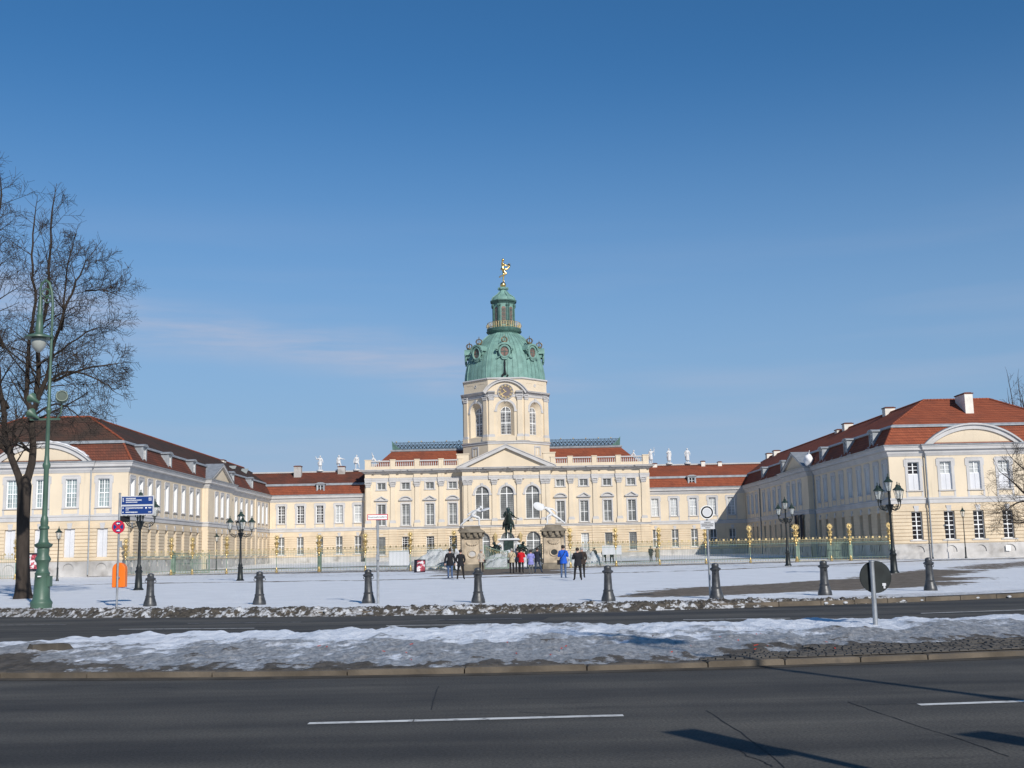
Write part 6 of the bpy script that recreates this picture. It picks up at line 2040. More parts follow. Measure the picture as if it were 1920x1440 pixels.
def horse():
    k = 1.22
    N = [((0, .75, 1.28), (.34, .36)), ((0, .25, 1.25), (.36, .38)), ((0, -.35, 1.30), (.33, .38)), ((0, -.72, 1.42), (.27, .33)), ((0, -.95, 1.75), (.17, .25)), ((0, -1.05, 2.05), (.12, .18)), ((0, -1.22, 2.08), (.11, .14)), ((0, -1.42, 1.85), (.085, .10)), ((0, -1.52, 1.72), (.075, .08)),
         ((-.17, -.62, 1.0), .15), ((-.17, -.60, .60), .085), ((-.17, -.60, .14), .06), ((-.17, -.66, .03), .075),
         ((.17, -.66, 1.02), .15), ((.17, -.90, .78), .085), ((.17, -.84, .40), .06), ((.17, -.88, .28), .075),
         ((-.18, .82, 1.0), .19), ((-.18, .72, .74), .12), ((-.18, .98, .45), .075), ((-.18, .90, .12), .06), ((-.18, .84, .03), .08),
         ((.18, .72, 1.0), .19), ((.18, .52, .74), .12), ((.18, .72, .45), .075), ((.18, .62, .12), .06), ((.18, .56, .03), .08),
         ((0, 1.05, 1.32), .10), ((0, 1.22, 1.05), .09), ((0, 1.25, .6), .07)]
    E_ = [(0, 1), (1, 2), (2, 3), (3, 4), (4, 5), (5, 6), (6, 7), (7, 8), (3, 9), (9, 10), (10, 11), (11, 12), (3, 13), (13, 14), (14, 15), (15, 16), (0, 17), (17, 18), (18, 19), (19, 20), (20, 21), (0, 22), (22, 23), (23, 24), (24, 25), (25, 26), (0, 27), (27, 28), (28, 29)]
    N = [(tuple(c * k for c in p), tuple(q * k for q in r) if isinstance(r, tuple) else r * k) for p, r in N]
    vs, fs = skinned(N, E_, 1, 2)
    mb = MB(); mb.add(vs, fs)
    for s in (-1, 1): mb.tube([(s * .07 * k, -1.1 * k, 2.17 * k), (s * .09 * k, -1.08 * k, 2.33 * k)], [.045 * k, .01], 5)
    for i in range(7): mb.ball((.05 * (-1) ** i, (-.80 - .035 * i) * k, (1.72 + .065 * i) * k), .13, 6, 5)
    return mb
horse().build('horse', 'bronze', EQ, (0, 0, 2.75), smooth=60).scale = (1.16, 1.16, 1.16)
JR = dict(hipL=(-.17, .0, .90), hipR=(.17, .0, .90), kneeL=(-.36, .22, .62), kneeR=(.36, .22, .62), ankL=(-.40, .14, .22), ankR=(.40, .14, .22), toeL=(-.44, .30, .18), toeR=(.44, .30, .18),
          elL=(-.36, .02, 1.18), wrL=(-.50, .25, 1.05), elR=(.33, .0, 1.16), wrR=(.22, .28, 1.10))
def rex(mb, k):
    drape(mb, [(-.2 * k, -.1 * k, 1.45 * k), (0, -.22 * k, 1.1 * k), (.1 * k, -.5 * k, .8 * k)], [.1 * k, .24 * k, .1 * k])
    mb.ball((0, -.03 * k, 1.62 * k), .15 * k, 10, 8, (1, 1, 1.2))
    mb.tube([(-.50 * k, .25 * k, 1.05 * k), (-.78 * k, .35 * k, .92 * k)], .03 * k, 5)
# the rider faces the street like the horse: the body is built facing +Y, so turn it round
statue(JR, 'bronze', 1.46, rex, parent=EQ, name='rider', loc=(0, .1, 2.75 + .74), rz=PI, bulk=1.35)
CJ = dict(pelvis=(0, 0, .42), belly=(0, .10, .56), chest=(0, .22, .72), upper=(0, .28, .82), neck=(0, .36, .88), h0=(0, .42, .92), h1=(0, .47, .98), h2=(0, .50, 1.03), hipL=(-.12, .05, .38), hipR=(.12, .05, .38), kneeL=(-.2, .45, .55), kneeR=(.2, .5, .45), ankL=(-.2, .5, .08), ankR=(.25, .6, .06), toeL=(-.2, .65, .04), toeR=(.28, .75, .04),
          shL=(-.2, .25, .80), elL=(-.36, .4, .60), wrL=(-.25, .6, .50), shR=(.2, .25, .80), elR=(.40, .2, .62), wrR=(.5, .4, .75))
for sx, sy, rz in ((-1, -1, R(120)), (1, -1, R(-130)), (-1, 1, R(50)), (1, 1, R(-50))):
    statue(CJ, 'bronze', 1.45, None, parent=EQ, name='captive_figure', loc=(sx * 1.05, sy * 1.45, .8), rz=rz, bulk=1.2)

# ------------------------------------------------------------------ snow heaps cleared beside the gate
def heap(label, x, y, rx, ry, h, seed):
    nx = 60
    a = np.linspace(-1.15, 1.15, nx)
    A, B = np.meshgrid(a, a)
    r = np.hypot(A, B)
    n_ = fbm(A * 3 + seed, B * 3 - seed, 5)
    zz = h * np.clip(1 - r ** 2.4, 0, 1) ** .6 * (0.15 + 1.6 * n_) + .55 * (fbm(A * 9 + seed, B * 9, 4) - .5) * sstep(1.1 - r, 0, .3) - .05
    o = grid_obj('snow_heap', A * rx, B * ry, zz, 'snow_dirty', attrs={'bare': .18 + .9 * (fbm(A * 5, B * 5 + seed, 4) - .5), 'grey': .35 + 1.1 * (fbm(A * 4 + 9, B * 4, 3) - .5)})
    o.location = (x, y, Z(y))
    tag(o, label, 'snow heap')
heap('heap of cleared grey snow left of the left gate pillar, behind the fence', -5.6, 106.5, 3.4, 2.6, 1.45, 1.0)
heap('heap of cleared snow in the gateway before the rider monument', 0.6, 112.0, 3.2, 2.4, 1.15, 4.0)
heap('heap of cleared snow right of the right gate pillar, behind the fence', 7.0, 107.0, 2.2, 2.2, 1.45, 7.5)
# ------------------------------------------------------------------ bollards
m = MB()
m.lathe([(.0, -.05), (.218, -.05), (.218, .03), (.208, .10), (.188, .15), (.158, .25), (.15, .28), (.158, .295), (.158, .315), (.14, .335), (.132, .36), (.110, .80), (.112, .812), (.128, .825), (.128, .842), (.165, .858), (.176, .878), (.165, .90), (.118, .925), (.105, .945), (.113, .97), (.110, 1.01), (.088, 1.045), (.04, 1.062), (.0, 1.066)], 22)
BOL = m.mesh('bollard', 'bollard', 38)
m = MB(); m.torus((0, 0, 0), .045, .011, 10, 5); RNG = m.mesh('chain_eye', 'bollard', 60)
BP = [(-11.77, 38.7, 'leftmost cast-iron bollard, beside the orange bin'), (-8.02, 38.07, 'cast-iron bollard second from the left at the edge of the snow'), (-4.39, 37.46, 'cast-iron bollard right beside the narrow white fire-access sign'), (-0.84, 36.04, 'cast-iron bollard in line with the left gate pillar'),
      (3.11, 35.17, 'cast-iron bollard at the left tip of the bare gravel patch'), (6.43, 35.43, 'cast-iron bollard right beside the round black-ringed sign'), (9.92, 36.09, 'cast-iron bollard just left of the dark sign back'), (13.8, 37.69, 'rightmost cast-iron bollard at the edge of the snow')]
for i, (x, y, lab) in enumerate(BP):
    t = thing('bollard', lab, 'bollard', (x, y, Z(y)), 0.3 * i, 'cast-iron bollards along the forecourt')
    o = link('post', BOL, t); o.rotation_euler = (random.uniform(-.022, .022), random.uniform(-.022, .022), 0)
    for a in (0, PI):
        e = link('chain_eye', RNG, t, (.14 * math.cos(a), .14 * math.sin(a), .80)); e.rotation_euler = (0, 0, a)

# ------------------------------------------------------------------ lanterns
def lantern_meshes(s=1.0):
    f = MB()
    r0, r1, h = .11 * s, .21 * s, .46 * s
    for q in range(6):
        a = PI / 3 * q
        f.tube([(r0 * math.cos(a), r0 * math.sin(a), 0), (r1 * math.cos(a), r1 * math.sin(a), h)], .012 * s, 4)
    f.lathe([(.03 * s, -.16 * s), (.06 * s, -.10 * s), (.05 * s, -.03 * s), (r0 * 1.1, 0), (r0 * 1.1, .02 * s), (.0, .021 * s)], 6)
    roof = MB(); roof.lathe([(.0, h - .01), (r1 * 1.18, h), (r1 * 1.2, h + .03 * s), (r1 * .75, h + .12 * s), (r1 * .45, h + .17 * s), (r1 * .45, h + .24 * s), (r1 * .2, h + .29 * s), (.02 * s, h + .33 * s), (.035 * s, h + .37 * s), (.0, h + .46 * s)], 6)
    gl = MB(); gl.lathe([(r0 * .97, .022 * s), (r1 * .97, h - .012)], 6)
    gl.f = gl.f[:6]; gl.m = gl.m[:6]
    mt = MB(); mt.lathe([(.025 * s, .02), (.03 * s, .2 * s), (.02 * s, .28 * s), (0, .3 * s)], 8)
    return f.mesh('lantern', 'iron'), roof.mesh('lantern_roof', 'iron_green'), gl.mesh('lantern_glass', 'clear_glass'), mt.mesh('gas_mantle', 'lamp_glass')
LNT = lantern_meshes(1.0)
def lantern(parent, loc, rz=0.0, s=1.0):
    o = link('lantern', LNT[0], parent, loc, rz); o.scale = (s, s, s)
    for n_, me in zip(('lantern_roof', 'lantern_glass', 'gas_mantle'), LNT[1:]): link(n_, me, o)
    return o
def candelabra(label, x, y, rz, hgt=5.0):
    t = thing('candelabra_lamp', label, 'street lamp', (x, y, Z(y)), rz, 'five-armed candelabra lamps on the forecourt')
    k = hgt / 5.0
    m = MB(); m.lathe([(0, -.05), (.26, -.05), (.26, .05), (.22, .10), (.19, .14), (.15, .9), (.17, .94), (.19, 1.0), (.13, 1.1), (.15, 1.2), (.11, 1.28), (.085, 1.4), (.062, 3.1), (.08, 3.13), (.06, 3.2), (.10, 3.35), (.20, 3.62), (.21, 3.68), (.06, 3.72), (.045, 4.2), (.06, 4.25), (.03, 4.28)], 16)
    m.v = [(a, b, c * k) for a, b, c in m.v]; m.build('pole', 'iron', t, smooth=40)
    for q in range(4):
        a = PI / 2 * q
        m = MB()
        P = lambda r, z: (r * math.cos(a), r * math.sin(a), z * k)
        m.tube([P(.12, 3.45), P(.35, 3.36), P(.58, 3.46), P(.70, 3.64), P(.70, 3.80)], [.03, .028, .026, .024, .03], 6)
        m.tube([P(.16, 3.62), P(.34, 3.56), P(.5, 3.6), P(.6, 3.52)], .014, 5)
        for r_, z_, s_ in ((.3, 3.47, .07), (.46, 3.5, .055), (.56, 3.62, .045)):
            c_ = P(r_, z_)
            pts = [(c_[0] + s_ * math.cos(w) * math.cos(a), c_[1] + s_ * math.cos(w) * math.sin(a), c_[2] + s_ * math.sin(w)) for w in [2 * PI * i / 8 for i in range(9)]]
            m.tube(pts, .012, 4)
        m.build('arm', 'iron', t)
        lantern(t, P(.70, 3.95), a)
    lantern(t, (0, 0, 4.40 * k), 0, 1.05)
    return t
candelabra('candelabra lamp half hidden by the blue direction signs', -18.17, 57.8, R(28), 4.6)
candelabra('candelabra lamp standing clear in front of the left wing', -17.12, 75.3, R(22), 4.15)
candelabra('candelabra lamp in front of the shaded right wing', 21.25, 86.9, R(30), 4.8)
candelabra('candelabra lamp at the corner of the right wing front, nearest on the right', 20.21, 60.2, R(20), 4.8)
def small_lamp(label, x, y, h):
    t = thing('lamp_post', label, 'street lamp', (x, y, Z(y)), 0, 'single lantern posts by the palace wings')
    m = MB(); m.lathe([(0, -.05), (.12, -.05), (.12, .1), (.08, .16), (.065, .9), (.08, .95), (.05, 1.05), (.035, h - .85), (.06, h - .83), (.03, h - .75)], 10); m.build('pole', 'iron', t, smooth=40)
    lantern(t, (0, 0, h - .62), .2, 1.05)
small_lamp('slim single lantern post in front of the left wing facade', -33.49, 87.2, 3.75)
small_lamp('slim single lantern post in front of the right wing facade', 42.2, 105.8, 4.4)
small_lamp('lantern post in the court close to the left wing', -31.0, 125.0, 3.7)
small_lamp('lantern post in the court close to the shaded right wing', 31.2, 125.0, 3.5)

# ------------------------------------------------------------------ tall green lamp with crook
def green_lamp(label, x, y, detail=True, rz=0.0, group=True):
    t = thing('crook_lamp', label, 'street lamp', (x, y, Z(y) if y > 30 else .12), rz)
    m = MB(); m.lathe([(0, -.05), (.34, -.05), (.34, .10), (.36, .16), (.35, .20), (.30, .26), (.27, .34), (.235, 1.10), (.25, 1.14), (.20, 1.2), (.185, 1.30), (.20, 1.48), (.26, 1.58), (.245, 1.64), (.18, 1.76), (.20, 1.9), (.19, 1.96)], 24)
    m.build('base', 'lamp_green', t, smooth=40)
    m = MB(); m.lathe([(.19, 1.96), (.27, 2.02), (.30, 2.10), (.24, 2.12), (.17, 2.16), (.135, 2.3), (.13, 2.58), (.17, 2.62), (.165, 2.68), (.12, 2.72), (.13, 2.85), (.12, 2.95), (.085, 3.05)], 24)
    m.build('collar', 'lamp_green', t, smooth=40)
    m = MB(); m.lathe([(.085, 3.05), (.082, 4.6), (.13, 4.72), (.125, 4.78), (.09, 4.86), (.072, 5.1), (.062, 6.55), (.09, 6.6), (.09, 6.66), (.06, 6.7), (.045, 8.2), (.043, 9.9)], 16)
    m.build('pole', 'lamp_green', t, smooth=40)
    m = MB()
    pts = [(0, 0, 9.85), (.0, 0, 10.3), (-.05, 0, 10.75), (-.14, 0, 11.05), (-.27, 0, 11.16), (-.40, 0, 11.05), (-.46, 0, 10.85), (-.43, 0, 10.6)]
    m.tube(pts, [.05, .05, .045, .045, .045, .045, .04, .035], 8); m.build('crook', 'lamp_green', t, smooth=50)
    m = MB(); m.torus((-.24, 0, 10.72), .13, .03, 14, 5); m.torus((-.19, 0, 10.45), .09, .025, 12, 5); m.build('scroll', 'lamp_green', t, smooth=50)
    m = MB(); m.lathe([(.03, 10.62), (.06, 10.5), (.075, 10.3), (.09, 9.95), (.12, 9.9), (.10, 9.84), (.12, 9.6), (.14, 9.5), (.13, 9.3), (.47, 9.17), (.48, 9.12), (.20, 9.10), (.0, 9.10)], 20, (-.43, 0, 0)); hd = m.build('lamp_head', 'lamp_green', t, smooth=35)
    m = MB(); m.lathe([(.25, 9.10), (.265, 9.0), (.22, 8.82), (.10, 8.66), (0, 8.62)], 18, (-.43, 0, 0)); m.build('globe', 'lamp_glass', hd, smooth=60)
    if detail:
        m = MB(); m.box(-.62, -.03, 6.28, .40, .03, 6.34); m.build('bracket', 'lamp_green', t)
        for z, a in ((6.95, 0), (6.42, 0)):
            m = MB(); m.lathe([(.03, -.22), (.05, -.1), (.08, .05), (.17, .20), (.19, .22), (.16, .22), (.0, .05)], 14)
            o = m.build('horn_loudspeaker', 'lamp_green', t, (-.42, -.1, z), smooth=40); o.rotation_euler = (R(62), 0, R(-115))
        m = MB(); m.lathe([(0, -.2), (.1, -.19), (.2, -.1), (.21, .12), (.19, .16), (.17, .16), (.17, .1), (.0, .1)], 20)
        o = m.build('floodlight', 'lamp_green', t, (.44, -.02, 7.05), smooth=40); o.rotation_euler = (R(78), 0, R(20))
        m = MB()
        for i in range(-3, 4): m.box(i * .05 - .008, -.17, .12, i * .05 + .008, .17, .15)
        m.box(-.17, -.17, .1, .17, .17, .11)
        m.build('lamp_grille', 'iron_green', o)
        m = MB(); m.tube([(.30, 0, 6.34), (.42, 0, 6.5), (.44, 0, 6.86)], .025, 6); m.build('bracket', 'lamp_green', t)
        m = MB(); m.box(-.04, -.30, 1.02, .06, -.22, 1.06); m.build('sticker', 'sign_white', t)
        m = MB(); m.box(.20, -.12, .70, .30, .12, 1.05); m.build('connection_box', 'lamp_green', t)
    return t
green_lamp('tall green cast-iron lamp with crook, loudspeakers and hanging lamp, at the left', -15.42, 38.85)
# lamps and a signal standing outside the picture on the near pavement; their shadows fall across the near road and the median
green_lamp('crook lamp outside the frame to the right, casting the long thin shadow', 8.75, 4.5, False, R(205))
def signal(label, x, y, h):
    t = thing('signal_post', label, 'traffic signal', (x, y, .12), R(25))
    m = MB(); m.tube([(.02, 0, -.1), (.02, 0, h - .70)], .065, 10); m.build('pole', 'galv', t, smooth=50)
    m = MB(); m.box(-.30, -.12, h - .72, .06, .10, h - .02); hd = m.build('signal_head', 'sign_black', t)
    for i in range(2):
        m = MB(); m.lathe([(.13, 0), (.13, .2), (.12, .2), (.12, .01), (0, .01)], 14); o = m.build('visor', 'sign_black', hd, (-.12, -.12, h - .54 + i * .33)); o.rotation_euler = (R(90), 0, 0)
signal('signal post outside the frame casting the shadow with blunt end on the near road', 4.35, 4.75, 3.55)
signal('second signal post outside the frame casting the shadow at the right edge', 6.75, 4.35, 3.5)

# ------------------------------------------------------------------ signs
def disc(mb, r, y0, y1, n=32, z=0.0): mb.prism_y([(r * math.cos(2 * PI * i / n), z + r * math.sin(2 * PI * i / n)) for i in range(n)], y0, y1)
def text_mesh(txt, size, mat):
    cu = bpy.data.curves.new('txt', 'FONT')
    cu.body = txt; cu.size = size; cu.align_x = 'CENTER'; cu.align_y = 'CENTER'; cu.resolution_u = 2; cu.extrude = 0.001
    ob = bpy.data.objects.new('txt', cu)
    COL.objects.link(ob)
    dg = bpy.context.evaluated_depsgraph_get()
    me = bpy.data.meshes.new_from_object(ob.evaluated_get(dg))
    bpy.data.objects.remove(ob); bpy.data.curves.remove(cu)
    me.materials.clear(); me.materials.append(MT[mat])
    return me
def pole(parent, h, r=.035, mat='galv'):
    m = MB(); m.tube([(0, 0, -.1), (0, 0, h)], r, 10); m.lathe([(r * 1.25, h), (r * 1.25, h + .03), (0, h + .05)], 10)
    return m.build('pole', mat, parent, smooth=50)
y = 38.8
t = thing('sign_post', 'post with two blue direction boards above a round no-stopping sign', 'sign', (-12.90, y, Z(y)))
pole(t, 3.72)
def dots(parent, rows, z0, w, x0=0.0, mat='sign_white', y=-.035):
    """lines of lettering too small to read: short raised strokes"""
    for (zz, segs, hh) in rows:
        m = MB()
        for a, b in segs:
            x = a
            while x < b:
                l = random.uniform(.012, .026)
                m.box(x, y - .002, zz - hh / 2 * random.uniform(.6, 1), min(b, x + l), y + .001, zz + hh / 2)
                x += l + .010
        m.build('lettering', mat, parent, kind='stuff')
for z0, z1, rows in ((3.36, 3.62, [(3.56, [(.22, .55), (.98, 1.08)], .04), (3.50, [(.22, .75), (.98, 1.08)], .04), (3.435, [(.22, .60)], .035), (3.55, [(.11, .15)], .05), (3.48, [(.11, .15)], .05)]),
                     (3.04, 3.30, [(3.24, [(.22, .80), (.98, 1.08)], .04), (3.18, [(.22, .32)], .03), (3.10, [(.22, .62), (.98, 1.08)], .04), (3.24, [(.11, .15)], .05), (3.10, [(.11, .15)], .05)])):
    m = MB(); m.box(.05, -.03, z0 - .03, 1.15, .03, z1 + .03); b = m.build('direction_board', 'sign_grey', t)
    m = MB(); m.box(.08, -.034, z0, 1.12, -.0301, z1); m.build('blue_field', 'sign_blue', b)
    dots(b, rows, z0, 1)
    m = MB()
    if z0 < 3.2: m.prism_y([(.90 + .03 * math.cos(i * PI / 6), 3.24 + .03 * math.sin(i * PI / 6)) for i in range(12)], -.037, -.0345); m.build('pictogram', 'sign_white', b)
m = MB(); m.box(.03, .0, 2.78, .36, .03, 2.98); o = m.build('board_back', 'sign_black', t); o.rotation_euler = (0, 0, R(35))
m = MB(); disc(m, .215, -.075, -.055); ns = m.build('no_stopping_sign', 'sign_red', t, (0, 0, 2.62))
m = MB()
for q in range(4):
    a0 = PI / 2 * q
    p = [(.165 * math.cos(a0 + w), .165 * math.sin(a0 + w)) for w in [(-.60 + 1.2 * i / 8) for i in range(9)]]
    m.prism_y([(.045 * math.cos(a0), .045 * math.sin(a0))] + p, -.0785, -.0755)
m.build('blue_field', 'sign_blue', ns, kind='stuff')
for zz, s in ((.115, -1), (-.115, 1)):
    m = MB(); m.prism_y([(s * -.05, zz - .014), (s * .02, zz - .014), (s * .02, zz - .035), (s * .062, zz), (s * .02, zz + .035), (s * .02, zz + .014), (s * -.05, zz + .014)][::s], -.082, -.0788); m.build('arrow', 'sign_white', ns)
m = MB(); m.box(.03, -.06, 1.95, .11, .02, 2.15); m.build('small_box', 'lead', t)
# orange litter bin hung on the post
t = thing('litter_bin', 'bright orange round-topped litter bin hung on the direction sign post', 'litter bin', (-12.90, y + .22, Z(y) + .62))
m = MB(); m.prism_y([(-.22, 0), (.22, 0)] + [(.22 * math.cos(PI * i / 14), .60 + .22 * math.sin(PI * i / 14)) for i in range(15)], -.13, .13)
o = m.build('body', 'bin_orange', t); bv = o.modifiers.new('b', 'BEVEL'); bv.width = .03; bv.segments = 3
m = MB(); m.box(-.05, -.20, .3, .05, -.131, .36); m.build('clamp', 'galv', t)
# fire access sign
y = 36.9
t = thing('sign_post', 'narrow white red-edged fire access sign on a thin grey post', 'sign', (-4.03, y, Z(y)))
pole(t, 2.60, .04)
m = MB(); m.box(-.33, -.062, 2.62, .33, -.042, 2.80); b = m.build('sign_board', 'sign_red', t); b.rotation_euler = (0, 0, 0)
m = MB(); m.box(-.308, -.0655, 2.642, .308, -.0622, 2.778); f_ = m.build('sign_face', 'sign_white', b)
link('lettering', text_mesh('Feuerwehrzufahrt', .082, 'sign_black'), f_, (0, -.0672, 2.712)).rotation_euler = (R(90), 0, 0)
m = MB(); m.box(-.06, -.07, 1.35, .06, -.04, 1.52); m.build('small_plate', 'galv', t)
for z in (1.05, 1.75):
    m = MB(); m.lathe([(.043, z), (.05, z + .01), (.05, z + .04), (.043, z + .05)], 10); m.build('clamp', 'galv', t)
# round sign with plate
y = 35.95
t = thing('sign_post', 'round grey sign with black ring above a lettered plate, beside a bollard', 'sign', (6.33, y, Z(y)))
pole(t, 2.75, .035)
m = MB(); disc(m, .215, -.07, -.045); b = m.build('round_sign', 'sign_white', t, (0, 0, 2.62))
m = MB(); disc(m, .19, -.0735, -.0705); b2 = m.build('black_ring', 'sign_black', b)
m = MB(); disc(m, .142, -.0765, -.074); m.build('sign_face', 'sign_white', b)
m = MB(); disc(m, .125, -.0795, -.077); m.build('sign_face', 'sign_grey', b)
m = MB(); m.box(-.22, -.065, 2.10, .22, -.045, 2.36); b = m.build('plate', 'sign_grey', t)
dots(b, [(2.31, [(-.10, .10)], .03), (2.255, [(-.19, .19)], .035), (2.20, [(-.18, .18)], .035), (2.14, [(-.07, .08)], .03)], 0, 0, mat='sign_black', y=-.067)
# dark back of a round sign on the median
t = thing('sign_post', 'dark back of a round traffic sign on a grey post, on the median', 'sign', (7.03, 22.2, .10))
pole(t, 1.20, .045)
m = MB(); disc(m, .30, .05, .065, 40); b = m.build('round_sign', 'sign_back', t, (.075, 0, .92))
m = MB(); m.torus((0, .06, 0), .295, .012, 40, 5); m.build('rim', 'sign_back', b, smooth=60)
m = MB(); m.box(.12, .045, -.17, .19, .0495, -.12); m.box(.14, .0455, -.22, .175, .0492, -.171); m.build('sticker', 'sign_grey', b)
m = MB(); m.box(-.13, .035, -.02, -.02, .0492, .02); m.build('clamp', 'sign_back', b)

# ------------------------------------------------------------------ boards, banners, wrapped ornament
t = thing('poster_stand', 'leaning dark-framed stand with red and white poster, left of the gate', 'poster stand', (-6.75, 92.0, Z(92)), R(-8))
m = MB(); m.box(-.45, -.03, 0, .45, .03, 1.02); o = m.build('board', 'cloth_dark', t); o.rotation_euler = (R(-10), 0, 0)
m = MB(); m.box(-.22, -.035, .08, .42, -.031, .92); q = m.build('poster', 'poster', o)
m = MB(); m.box(-.4, .18, -.02, -.34, .24, .9); p_ = m.build('strut', 'cloth_dark', t); p_.rotation_euler = (R(8), 0, 0)
t = thing('poster_board', 'dark board with red and white poster on the left wing wall', 'poster', (-43.6, 107.55, 1.0))
m = MB(); m.box(-.6, 0, 0, .6, .1, 1.6); m.build('board', 'cloth_dark', t)
m = MB(); m.box(-.45, -.006, .15, .45, -.001, 1.45); m.build('poster', 'poster', t)
t = thing('notice_board', 'grey rectangular notice board standing behind the fence, people behind it', 'notice board', (10.4, 112.2, Z(112)))
m = MB(); m.box(-.95, -.04, .95, .95, .04, 1.85); m.build('board', 'shutter', t)
for x in (-.85, .85):
    m = MB(); m.box(x - .04, -.035, -.1, x + .04, .035, .95); m.build('leg', 'galv', t)
t = thing('display_stand', 'pale grey panel standing on the court side of the fence, left of the gate', 'notice board', (-10.2, 112.0, Z(112)))
m = MB(); m.box(-.95, -.03, .35, .95, .03, 1.75); m.build('board', 'shutter', t)
for x in (-.85, .85):
    m = MB(); m.box(x - .04, -.028, -.1, x + .04, .028, .35); m.build('leg', 'galv', t)
for yy, lab in ((137.4, 'left of the two dark banners on the shaded right wing'), (139.9, 'right of the two dark banners on the shaded right wing')):
    t = thing('banner', lab, 'banner', (35.42, yy, 2.6), R(-90))
    m = MB()
    for i in range(8):
        a0, a1 = -.55 + i * .1375, -.55 + (i + 1) * .1375
        b0, b1 = .03 * math.sin(i * 1.7), .03 * math.sin((i + 1) * 1.7)
        m.add([(a0, b0, 0), (a1, b1, 0), (a1, b1, 2.9), (a0, b0, 2.9)], [(0, 1, 2, 3)])
    m.build('cloth', 'cloth_dark', t)
    m = MB(); m.tube([(-.6, 0, 2.92), (.6, 0, 2.92)], .03, 6); m.tube([(0, 0, 2.92), (0, .35, 2.92)], .025, 6); m.build('rod', 'iron', t)
m = MB()
nn = 22
vs_, fs_ = [], []
m.ball((0, 0, 0), .72, 22, 14, (.75, .85, 1.1))
m.v = [(x * (1 + .16 * math.sin(7 * z + 3 * x) * math.cos(5 * y + 2)), y * (1 + .16 * math.cos(6 * x + 4 * z)), z * (1 + .08 * math.sin(8 * x + 5 * y))) for x, y, z in m.v]
w = m.build('wrapped_ornament', 'tarp', None, (36.0, 134.7, 11.75), smooth=50)
tag(w, 'gable ornament wrapped in white sheeting on the right wing', 'wrapped ornament')
m = MB(); m.tube([(0, 0, .6), (.05, -.5, 1.15)], [.12, .04], 6); m.build('sheet_tip', 'tarp', w)
# small white notice on the right wing plinth
t = tag(MB().box(-.22, -.02, 0, .22, .02, .5).build('notice', 'sign_white', None, (46.9, 107.55, .95)), 'small white notice on the plinth of the right wing front', 'notice')
# ------------------------------------------------------------------ bare winter trees
def grow(mb, p, d, length, r, level, maxl, rnd, up=0.12, spread=0.62, kids=(4, 6), wob=0.16, rmin=0.006, seg0=5):
    """a limb of a bare tree and, along it, finer and finer side branches"""
    n = 5 if level < 2 else 4
    pts, rad_ = [Vector(p)], [r]
    d = Vector(d).normalized()
    q = Vector(p)
    for i in range(n):
        d = (d + Vector((rnd.uniform(-wob, wob), rnd.uniform(-wob, wob), rnd.uniform(-wob, wob) * .7 + up * .35))).normalized()
        q = q + d * (length / n)
        pts.append(q.copy()); rad_.append(max(rmin * .7, r * (1 - .72 * (i + 1) / n)))
    mb.tube(pts, rad_, 6 if r > .06 else (4 if r > .018 else 3), cap=False)
    if level >= maxl: return
    k = rnd.randint(*kids)
    for j in range(k):
        t = .25 + .75 * (j + rnd.random() * .8) / k
        t = min(t, .99)
        i = min(n - 1, int(t * n))
        pp = pts[i].lerp(pts[i + 1], t * n - i)
        dd = (pts[i + 1] - pts[i]).normalized()
        a = rnd.uniform(0, 2 * PI)
        o = dd.orthogonal().normalized()
        o = Matrix.Rotation(a, 3, dd) @ o
        nd = (dd * (1 - spread * .55) + o * spread * rnd.uniform(.7, 1.25) + Vector((0, 0, up))).normalized()
        grow(mb, pp, nd, length * rnd.uniform(.45, .72) * (1.1 - .35 * t), max(rmin, rad_[i] * rnd.uniform(.42, .6)), level + 1, maxl, rnd, up, spread, kids, wob, rmin)
def limb(mb, pts, r0, r1, rnd, subs, slen, maxl, up, kids=(4, 6), spread=.62, start=.12, rmin=.006):
    pts = [Vector(p) for p in pts]
    # smooth the polyline
    P = []
    for i in range(len(pts) - 1):
        a = pts[max(0, i - 1)]; b = pts[i]; c = pts[i + 1]; e = pts[min(len(pts) - 1, i + 2)]
        for k in range(4):
            t = k / 4
            P.append(.5 * ((2 * b) + (c - a) * t + (2 * a - 5 * b + 4 * c - e) * t * t + (3 * b - a - 3 * c + e) * t ** 3))
    P.append(pts[-1])
    n = len(P)
    for p in P[1:]: p += Vector((rnd.uniform(-.05, .05), rnd.uniform(-.05, .05), 0))
    rad_ = [r0 + (r1 - r0) * (i / (n - 1)) ** .8 for i in range(n)]
    mb.tube(P, rad_, 8, cap=False)
    for j in range(subs):
        t = start + (1 - start) * (j + rnd.random()) / subs
        i = min(n - 2, int(t * (n - 1)))
        dd = (P[i + 1] - P[i]).normalized()
        o = Matrix.Rotation(rnd.uniform(0, 2 * PI), 3, dd) @ dd.orthogonal().normalized()
        nd = (dd * .45 + o * .85 + Vector((0, 0, up * 1.5))).normalized()
        grow(mb, P[i], nd, slen * rnd.uniform(.6, 1.25) * (1.15 - .55 * t), max(.014, rad_[i] * rnd.uniform(.28, .45)), 1, maxl, rnd, up, spread, kids, .11, rmin)
    grow(mb, P[-1], P[-1] - P[-2], slen * .5, r1, 2, maxl, rnd, up, spread, kids, .11, rmin)

